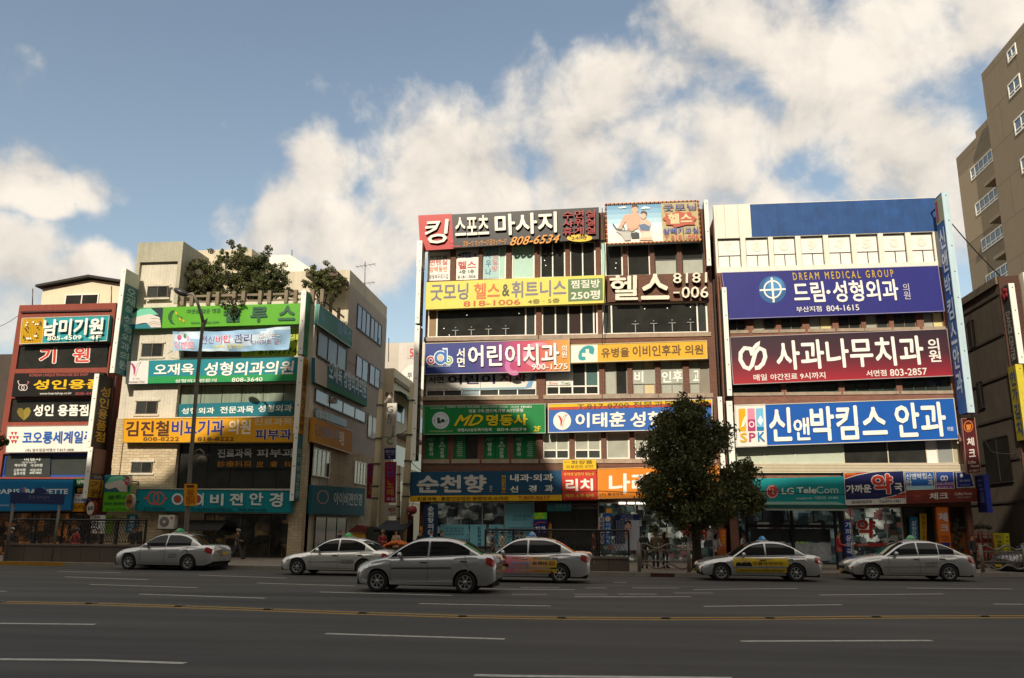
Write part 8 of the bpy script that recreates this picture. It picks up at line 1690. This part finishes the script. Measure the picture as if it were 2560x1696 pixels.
    def blob(s, pts, c, off=.008):
        m = MB(); m.add([s.S(x, z, -1, off) for x, z in pts], [tuple(range(len(pts)))], mat(c, .4, .05)); return m
SILV = (.58, .585, .585)
c1 = Car('silver taxi with green roof lamp driving before the granite parapet', 'mid', (315, 1426.5), (466, 1425.5), SILV, lamp='1f8f58', yaw=-5, sc=1.0)
c1.text('부산택시', 2.78, .66, 3.12, .60, '3a3a3c', .03); c1.text('Busan', 2.78, .57, 3.1, .51, '3a3a3c', .03)
c2 = Car('white taxi with green roof lamp partly behind the dark silver car', 'old', (739, 1440), (907, 1440), (.85, .84, .80), lamp='2aa050', molding='chrome', yaw=-3, sc=.97)
c2.text('부산개인택시', 2.65, .62, 3.2, .56, '3a3a3c', .03); c2.text('개인택시', 2.68, .52, 3.18, .46, '3a3a3c', .03)
c3 = Car('dark silver saloon without roof lamp, nearest of all the cars', 'small', (941, 1481), (1161.5, 1485), (.50, .51, .53), molding='dark')
c4 = Car('silver taxi with pink and yellow advert on its doors', 'mid', (1198, 1456), (1400.5, 1459.5), (.60, .605, .615), lamp='2c7ab8', yaw=-1, sc=.99)
# printed door advert: pink fading to yellow along the car
g4 = grad([(0, 'cf6f8c'), (.35, 'cf7f84'), (1, 'd0b424')], (c4.T(1.42, 0, 0).x, c4.T(3.55, 0, 0).x), 0)
c4.patch([(1.42, .52, .88), (3.55, .52, .86)], g4, 'door_advert', -1, .005, 16); c4.patch([(1.42, .33, .47), (3.55, .33, .47)], g4, 'door_advert', -1, .005, 16)
m = c4.blob([(1.60, .53), (1.66, .70), (1.62, .78), (1.66, .87), (1.78, .87), (1.82, .78), (1.79, .70), (1.90, .60), (1.92, .53)], '1d1a1c'); m2 = c4.blob([(1.67, .72), (1.68, .82), (1.76, .82), (1.775, .73), (1.72, .67)], 'b98a78', .012); m.add(m2.v, m2.f, m2.mats[0]); m.build('advert_picture', c4.root)
c4.text('교차로신문', 2.0, .85, 2.45, .78, '5a3a4a', .02); c4.text('부산 취업', 2.0, .70, 2.6, .58, '7aa0d0', .03, .009, ('e6d9e6', .02)); c4.text('생활정보 구인구직', 2.72, .85, 3.3, .78, '6a5a1c', .02); c4.text('두꺼비', 2.72, .72, 3.22, .58, '2c2a5c', .06); c4.text('분양\n정보!', 3.27, .73, 3.5, .58, 'a0402c', .03); c4.text('전화 한통이면', 2.1, .43, 2.6, .37, 'd9c9cc', .02); c4.text('구인구직 광고', 2.75, .43, 3.4, .36, 'a05a2c', .02); c4.text('개인택시', 4.2, .88, 4.45, .83, '4a4a6a', .02)
c5 = Car('silver taxi with yellow English class advert on its doors', 'old', (1804, 1454.5), (1991, 1453.5), SILV, lamp='3a86b8', molding='chrome', yaw=1, sc=.965)
c5.patch([(1.35, .535, .83), (3.35, .535, .84)], mat('c9a81c', .4, .05), 'door_advert', -1, .005, 14); c5.patch([(1.40, .32, .46), (3.28, .32, .46)], mat('b8981c', .45, .05), 'door_advert', -1, .005, 14)
for i, (x, h_) in enumerate(((1.55, .80), (1.74, .76), (1.9, .76))):
    m = c5.blob([(x - .11, .54), (x - .12, .62), (x - .04, .68), (x + .05, .68), (x + .12, .60), (x + .12, .54)], '17141a'); m2 = c5.blob([(x - .05, .68), (x - .055, h_ - .03), (x, h_), (x + .055, h_ - .03), (x + .05, .68)], 'c4a08c', .012); m.add(m2.v, m2.f, m2.mats[0]); m.build('advert_picture', c5.root)
c5.text('잉글리쉬무무', 2.05, .72, 3.15, .58, '2a2a34', .03); c5.text('영어전문학원', 2.2, .81, 2.75, .76, '5a6aa0', .02); c5.text('서면교 816-0500 초중등 영어전문', 1.5, .42, 3.15, .36, '5a4a14', .02); c5.text('개인택시', 3.6, .80, 3.95, .75, '6a6a6c', .02)
c6 = Car('silver large taxi with green roof lamp, rightmost complete car', 'large', (2183, 1454), (2375, 1453.5), (.57, .57, .56), lamp='2f9a5a', molding='chrome', yaw=2, sc=.965)
c6.text('부산개인택시', 2.85, .70, 3.3, .64, '3a3a3c', .03); c6.text('개인택시', 2.88, .60, 3.28, .54, '3a3a3c', .03)
c7 = Car('dark car of which only the nose shows at the right edge', 'mid', (2592, 1441), (2760, 1441), (.22, .22, .22))
# ================================================================== PEOPLE
def skin_mesh(pts, edges, sub=1):
    """grow a continuous body over a stick figure: pts = {name: (co, rx, ry)}; the first is the root"""
    names = list(pts); bm = bmesh.new(); sl = bm.verts.layers.skin.verify(); V = {}
    for i, n in enumerate(names):
        v = bm.verts.new(pts[n][0]); v[sl].radius = (pts[n][1], pts[n][2] if len(pts[n]) > 2 else pts[n][1]); v[sl].use_root = (i == 0); V[n] = v
    for a, b in edges: bm.edges.new((V[a], V[b]))
    me = bpy.data.meshes.new('s'); bm.to_mesh(me); bm.free(); o = bpy.data.objects.new('s', me); _TS.collection.objects.link(o)
    k = o.modifiers.new('k', 'SKIN'); k.use_smooth_shade = True
    d = o.modifiers.new('d', 'SUBSURF'); d.levels = d.render_levels = sub
    with bpy.context.temp_override(scene=_TS, view_layer=_TS.view_layers[0]): dg = bpy.context.evaluated_depsgraph_get()
    r_ = bpy.data.meshes.new_from_object(o.evaluated_get(dg)); bpy.data.objects.remove(o); bpy.data.meshes.remove(me); return r_
def chain(*n): return list(zip(n, n[1:]))
def pose(kind):
    """joints of a 1.72 m figure facing -y"""
    J = dict(pel=(0, 0, .95), spi=(0, .01, 1.15), che=(0, .005, 1.34), nek=(0, .0, 1.47), hd0=(0, -.012, 1.555), hd1=(0, -.018, 1.62), hd2=(0, -.008, 1.685))
    for s_, n in ((1, 'l'), (-1, 'r')):
        J.update({n + 'sh': (.17 * s_, .01, 1.40), n + 'el': (.225 * s_, .045, 1.13), n + 'wr': (.235 * s_, -.03, .90), n + 'hip': (.09 * s_, 0, .90), n + 'kn': (.10 * s_, -.015, .50), n + 'an': (.10 * s_, .03, .09), n + 'to': (.115 * s_, -.11, .035)})
    if kind == 'walk':
        J.update(lkn=(.09, -.20, .52), lan=(.09, -.32, .10), lto=(.10, -.47, .08), rkn=(-.09, .07, .50), ran=(-.09, .36, .16), rto=(-.10, .27, .04), lel=(.22, .16, 1.15), lwr=(.21, .10, .93), rel=(-.22, -.05, 1.14), rwr=(-.17, -.27, 1.06))
    if kind == 'hold':
        J.update(rel=(-.23, -.02, 1.13), rwr=(-.08, -.24, 1.12), lel=(.23, .02, 1.12), lwr=(.10, -.23, 1.08))
    if kind == 'stride':
        J.update(lkn=(.09, -.12, .51), lan=(.09, -.16, .09), lto=(.10, -.31, .04), rkn=(-.09, .03, .50), ran=(-.09, .20, .11), rto=(-.10, .08, .035))
    return J
POSES = {}
def build_pose(kind):
    if kind in POSES: return POSES[kind]
    J = pose(kind); P = {}; A = lambda n, r_, r2=None: P.__setitem__(n, (J[n], r_, r2 or r_))
    A('pel', .13, .10); A('spi', .115, .09); A('che', .135, .10); A('nek', .05); A('hd0', .062, .075); A('hd1', .073, .092); A('hd2', .05, .062); E_ = chain('pel', 'spi', 'che', 'nek', 'hd0', 'hd1', 'hd2')
    for n, s_ in (('l', 1), ('r', -1)):
        A(n + 'sh', .058); A(n + 'el', .042); A(n + 'wr', .027); A(n + 'hip', .085); A(n + 'kn', .056); A(n + 'an', .038); A(n + 'to', .036, .026)
        E_ += chain('che', n + 'sh', n + 'el', n + 'wr') + chain('pel', n + 'hip', n + 'kn', n + 'an', n + 'to')
        w = Vector(J[n + 'wr']); d = (w - Vector(J[n + 'el'])).normalized(); side = Vector((0, -1, 0)) - d * d.dot(Vector((0, -1, 0))); side.normalize(); curl = side.cross(d) * (-s_)
        P[n + 'pa'] = (w + d * .065, .034, .016); E_.append((n + 'wr', n + 'pa'))
        for k, (o, ln) in enumerate(((.028, .070), (.010, .080), (-.009, .074), (-.027, .058))):
            a = w + d * .10 + side * o; b = a + d * ln * .5 + curl * .012; c = b + d * ln * .4 + curl * .03
            P['%sf%da' % (n, k)] = (a, .009); P['%sf%db' % (n, k)] = (b, .0085); P['%sf%dc' % (n, k)] = (c, .007); E_ += chain(n + 'pa', '%sf%da' % (n, k), '%sf%db' % (n, k), '%sf%dc' % (n, k))
        a = w + d * .045 + side * .040; b = a + d * .03 + side * .02 + curl * .01; P[n + 'ta'] = (a, .011); P[n + 'tb'] = (b, .009); E_ += chain(n + 'wr', n + 'ta', n + 'tb')
    body = skin_mesh(P, E_)
    P = {}; A('pel', .155, .125); A('spi', .14, .11); A('che', .155, .12); P['nek'] = (Vector(J['nek']) - Vector((0, 0, .02)), .062, .066); P['hem'] = (Vector(J['pel']) - Vector((0, 0, .11)), .165, .135); E_ = chain('pel', 'spi', 'che', 'nek') + [('pel', 'hem')]
    for n in 'lr':
        P[n + 'sh'] = (J[n + 'sh'], .076, .072); A(n + 'el', .06); P[n + 'wr'] = (Vector(J[n + 'wr']) + (Vector(J[n + 'el']) - Vector(J[n + 'wr'])) * .06, .042); E_ += chain('che', n + 'sh', n + 'el', n + 'wr')
    top = skin_mesh(P, E_)
    P = {}; P['pel'] = (Vector(J['pel']) + Vector((0, 0, .05)), .14, .108); P['cr'] = (Vector(J['pel']) - Vector((0, 0, .05)), .135, .105); E_ = [('pel', 'cr')]
    for n in 'lr': P[n + 'hip'] = (Vector(J[n + 'hip']) - Vector((0, 0, .03)), .098); A(n + 'kn', .072); P[n + 'an'] = (Vector(J[n + 'an']) - Vector((0, 0, .02)), .062); E_ += chain('cr', n + 'hip', n + 'kn', n + 'an')
    trou = skin_mesh(P, E_)
    m = MB(); k = mat('000000')
    for n in 'lr':
        a, t_ = Vector(J[n + 'an']), Vector(J[n + 'to']); d = (t_ - a).normalized(); m.tube([a - d * .05 + Vector((0, 0, -.03)), a.lerp(t_, .3) + Vector((0, 0, -.02)), a.lerp(t_, .8), t_ + d * .06], [.045, .052, .048, .03], k, 8)
    shoes = (m.v, m.f); m = MB(); h = Vector((0, -.012, 1.63))
    nu, nv = 14, 9; vs = []                                   # hair cap, open towards the face
    for j in range(nv + 1):
        for i in range(nu):
            th = 2 * math.pi * i / nu; front = math.sin(th) < -.3; ph = (1.25 if front else 2.15) * j / nv; vs.append(h + Vector((.086 * math.sin(ph) * math.cos(th), .108 * math.sin(ph) * math.sin(th) + .012, .104 * math.cos(ph))))
    hair = (vs, [(j * nu + i, (j + 1) * nu + i, (j + 1) * nu + (i + 1) % nu, j * nu + (i + 1) % nu) for j in range(nv) for i in range(nu)])
    m = MB()
    for s_ in (-1, 1): m.ellip(h + Vector((.03 * s_, -.092, .005)), .011, .006, .007, k, 8, 6); m.ellip(h + Vector((.03 * s_, -.092, .024)), .017, .006, .004, k, 6, 4)
    m.ellip(h + Vector((0, -.088, -.058)), .022, .008, .006, k, 8, 4); face = (m.v, m.f)
    m = MB(); m.ellip(h + Vector((0, -.102, -.02)), .011, .016, .02, k, 8, 6)
    for s_ in (-1, 1): m.ellip(h + Vector((.083 * s_, .005, -.005)), .01, .02, .03, k, 8, 6)
    nose = (m.v, m.f)
    POSES[kind] = dict(body=body, top=top, trou=trou, shoes=shoes, hair=hair, face=face, nose=nose); return POSES[kind]
SKINC = 'b5805f'
def person(label, px, py_head, Y, heading, top, trousers, hair='15110e', kind='stand', h=None, extra=None, gz=SIDE, long_hair=False, cap=None, group='people on the pavement'):
    """px, py_head: the crown of the head in the photograph; heading: degrees, 0 faces the camera, 90 faces +x"""
    D_ = build_pose(kind); q = onY(px, py_head, Y); hgt = h or max(1.5, min(1.85, q.z - gz)); k = hgt / 1.735; base = Vector((q.x, Y, gz))
    root = thing('person', label, 'person', base, group); M4 = Matrix.Translation(base) @ Matrix.Rotation(R(heading), 4, 'Z') @ Matrix.Scale(k, 4)
    def put(nm, src, mt, par=root, smooth=True):
        me = bpy.data.meshes.new(nm)
        if isinstance(src, tuple): me.from_pydata([tuple(v) for v in src[0]], [], [tuple(f) for f in src[1]])
        else: me = src.copy()
        me.materials.clear(); me.materials.append(mt)
        me.polygons.foreach_set('material_index', [0] * len(me.polygons)); me.polygons.foreach_set('use_smooth', [True] * len(me.polygons))
        me.transform(Matrix.Translation(-base) @ M4); o = bpy.data.objects.new(nm, me); COL.objects.link(o); o.parent = par; o['_base'] = tuple(base); return o
    put('body', D_['body'], mat(SKINC, .55, .05)); bl = lambda c: tuple(min(.7, v * 2.1 + .016) for v in lin(c)); put('jacket', D_['top'], mat(bl(top), .8, .12, 9)); put('trousers', D_['trou'], mat(bl(trousers), .8, .12, 9)); put('shoes', D_['shoes'], mat('1a1817', .5)); put('hair', D_['hair'], mat(hair, .6, .15)); put('face', D_['face'], mat('2a1a16', .5)); put('nose', D_['nose'], mat(SKINC, .55, .05))
    W = lambda x, y, z: M4 @ Vector((x, y, z))
    if long_hair: m = MB(); m.tube([W(0, .05, 1.66), W(0, .095, 1.56), W(0, .105, 1.42)], [.085, .085, .05], mat(hair, .6, .15), 10); m.build('long_hair', root)
    if cap: m = MB(); m.lathe([(.108 * k, -.0), (.108 * k, .05 * k), (.08 * k, .10 * k), (.001, .115 * k)], Matrix.Translation(W(0, .0, 1.645)), mat(cap, .7, .1), 14); m.tube([W(0, -.06, 1.65), W(0, -.17, 1.64)], [.075 * k, .06 * k], mat(cap, .7, .1), 8); m.build('cap', root)
    if extra: extra(root, W)
    return root
def shoulder_bag(c, x=.2, y=-.05, z=.95, w=.3, hh=.26):
    def f(root, W):
        o = bpy.data.objects; m = MB(); p = lambda a, b: W(x, y + a, z + b)
        P = [W(x - .06, y - w / 2, z + hh / 2), W(x - .06, y + w / 2, z + hh / 2), W(x - .06, y + w / 2 + .02, z - hh / 2), W(x - .06, y - w / 2 - .02, z - hh / 2), W(x + .06, y - w / 2, z + hh / 2), W(x + .06, y + w / 2, z + hh / 2), W(x + .06, y + w / 2 + .02, z - hh / 2), W(x + .06, y - w / 2 - .02, z - hh / 2)]
        m.hexa(P, mat(c, .5, .15)); m.tube([W(x, y - w * .35, z + hh / 2), W(x * .9, 0, 1.38), W(x, y + w * .35, z + hh / 2)], .012, mat(c, .5), 6)
        return m
    return f
def bag_thing(person_root, label, c, W, x=.2, y=-.05, z=.95, w=.3, hh=.26, name='shoulder_bag'):
    m = shoulder_bag(c, x, y, z, w, hh)(None, W); b = W(x, y, z - hh / 2); r_ = thing(name, label, 'bag', b); 
    m.build('bag_body', r_)
# walker in front of the cream building
def newspaper(root, W): m = MB(); m.hexa([W(-.24, -.42, 1.10), W(-.10, -.42, 1.10), W(-.10, -.30, 1.08), W(-.24, -.30, 1.08), W(-.24, -.42, 1.12), W(-.10, -.42, 1.12), W(-.10, -.30, 1.10), W(-.24, -.30, 1.10)], mat('b5b2a8', .7)); r_ = thing('paper_sheet', 'folded paper in the hand of the walking man in a cap', 'paper', W(-.17, -.36, 1.09)); m.build('sheet', r_)
person('man in cap and brown jacket walking past the corner pillar', 595, 1329, 40.5, 90, '33291f', '1e2836', kind='walk', cap='8a877e', extra=newspaper)
person('man with a white cap behind the far end of the left railing', 30, 1321, 38.6, 160, '1c1c22', '26262a', cap='c9c6be')
person('dark haired person in a dark coat behind the left railing', 86, 1314, 38.8, 75, '141518', '1c1c1e')
person('person in a red jacket and grey cap behind the left railing', 193, 1322, 38.4, 170, '7a1c20', '26262a', cap='5a6468')
person('person in dark clothes standing before the white cafe board', 228, 1322, 38.9, 60, '1e1a18', '1c1c1e', hair='1a120c')
person('person in a white cap beside the white cafe board', 247, 1324, 39.1, -60, '2a2a2c', '1c1c1e', cap='a9a6a0')
person('person in black at the right end of the left railing', 350, 1314, 38.8, 80, '111216', '1a1a1c')
person('short person beside the one in black at the railing end', 334, 1328, 39.2, 70, '1c1716', '1a1a1c', h=1.55)
person('man in a dark suit passing the alley corner', 850, 1333, 40.5, 85, '14151a', '14151a', hair='4a4642')
person('seller in a red jacket and cap behind the oranges', 957, 1337, 39.3, 30, '5a1218', '26262a', cap='6a5a3c', kind='hold')
person('woman in a beige vest behind the oranges', 991, 1330, 39.6, -10, '7d6a54', '4a4038', kind='hold', hair='2a1c14')
person('person in dark clothes at the alley mouth by the lit orange board', 1051, 1336, 41, 60, '17120f', '17120f')
person('person in a pale blue shirt before the deep blue vertical sign', 1079, 1334, 39.5, 95, '5f86a4', '26262c')
person('man in a dark suit and white collar beside the pale blue shirt', 1105, 1326, 40, 90, '17151a', '17151a')
person('woman in a cream top at the left of the waiting pair', 1219, 1335, 38.0, 80, 'b5a98a', '2a2a2c', kind='hold', hair='1a1410')
person('dark haired person in grey just behind the cream top', 1232, 1331, 38.7, 85, '3a3a3e', '1c1c1e')
person('woman with short hair in a beige top walking by the panels', 1256, 1336, 38.4, 75, '9a8a70', '26262a', kind='stride')
person('person in navy with a dark cap behind the advert taxi', 1293, 1337, 38.2, 100, '14161f', '1a1a1c')
person('person in black close beside the navy one', 1305, 1341, 38.5, 95, '121214', '1a1a1c')
person('person in dark red at the dark stairway door', 1484, 1331, 41, -80, '3a1a16', '1c1a1a', hair='120d0a')
person('man in a black coat with an olive backpack by the tree', 1609, 1328, 36.4, 175, '171a1c', '3a3226', kind='stand', extra=lambda r_, W: bag_thing(r_, 'olive green backpack on the man in a black coat', '4a4a32', W, x=0, y=.16, z=1.12, w=.10, hh=.32, name='backpack'))
person('man in a tan jacket seen from behind by the tree', 1637, 1328, 36.6, 185, '6a5a42', '141416')
person('woman in a brown coat beside the man in tan', 1661, 1329, 36.9, 150, '3a2418', '1c1a1a', hair='3a2a1c', long_hair=True)
def woman_bag(r_, W): bag_thing(r_, 'big orange shopping bag carried by the woman in white', 'b55a14', W, x=-.24, y=-.10, z=.80, w=.44, hh=.34, name='shopping_bag')
person('woman in a white top carrying an orange bag right of the tree', 1792, 1335, 36.8, 110, 'a9aa9c', '17161a', kind='hold', long_hair=True, extra=woman_bag)
person('man in a white shirt behind the yellow advert taxi', 1859, 1338, 38.6, 60, 'b5b39c', '2a2a2a')
person('man in a red shirt and jeans standing by the bus shelter', 2094, 1328, 37.3, 80, '7d1c26', '253240', kind='hold')
person('person in a lime green vest inside the phone shop', 2003, 1324, 41.8, 10, '6a8a24', '2a2a2a')
person('person in dark brown at the cafe entrance behind the last car', 2432, 1366, 40, 30, '1c1512', '1c1a1a', h=1.5)
bpy.data.scenes.remove(_TS)
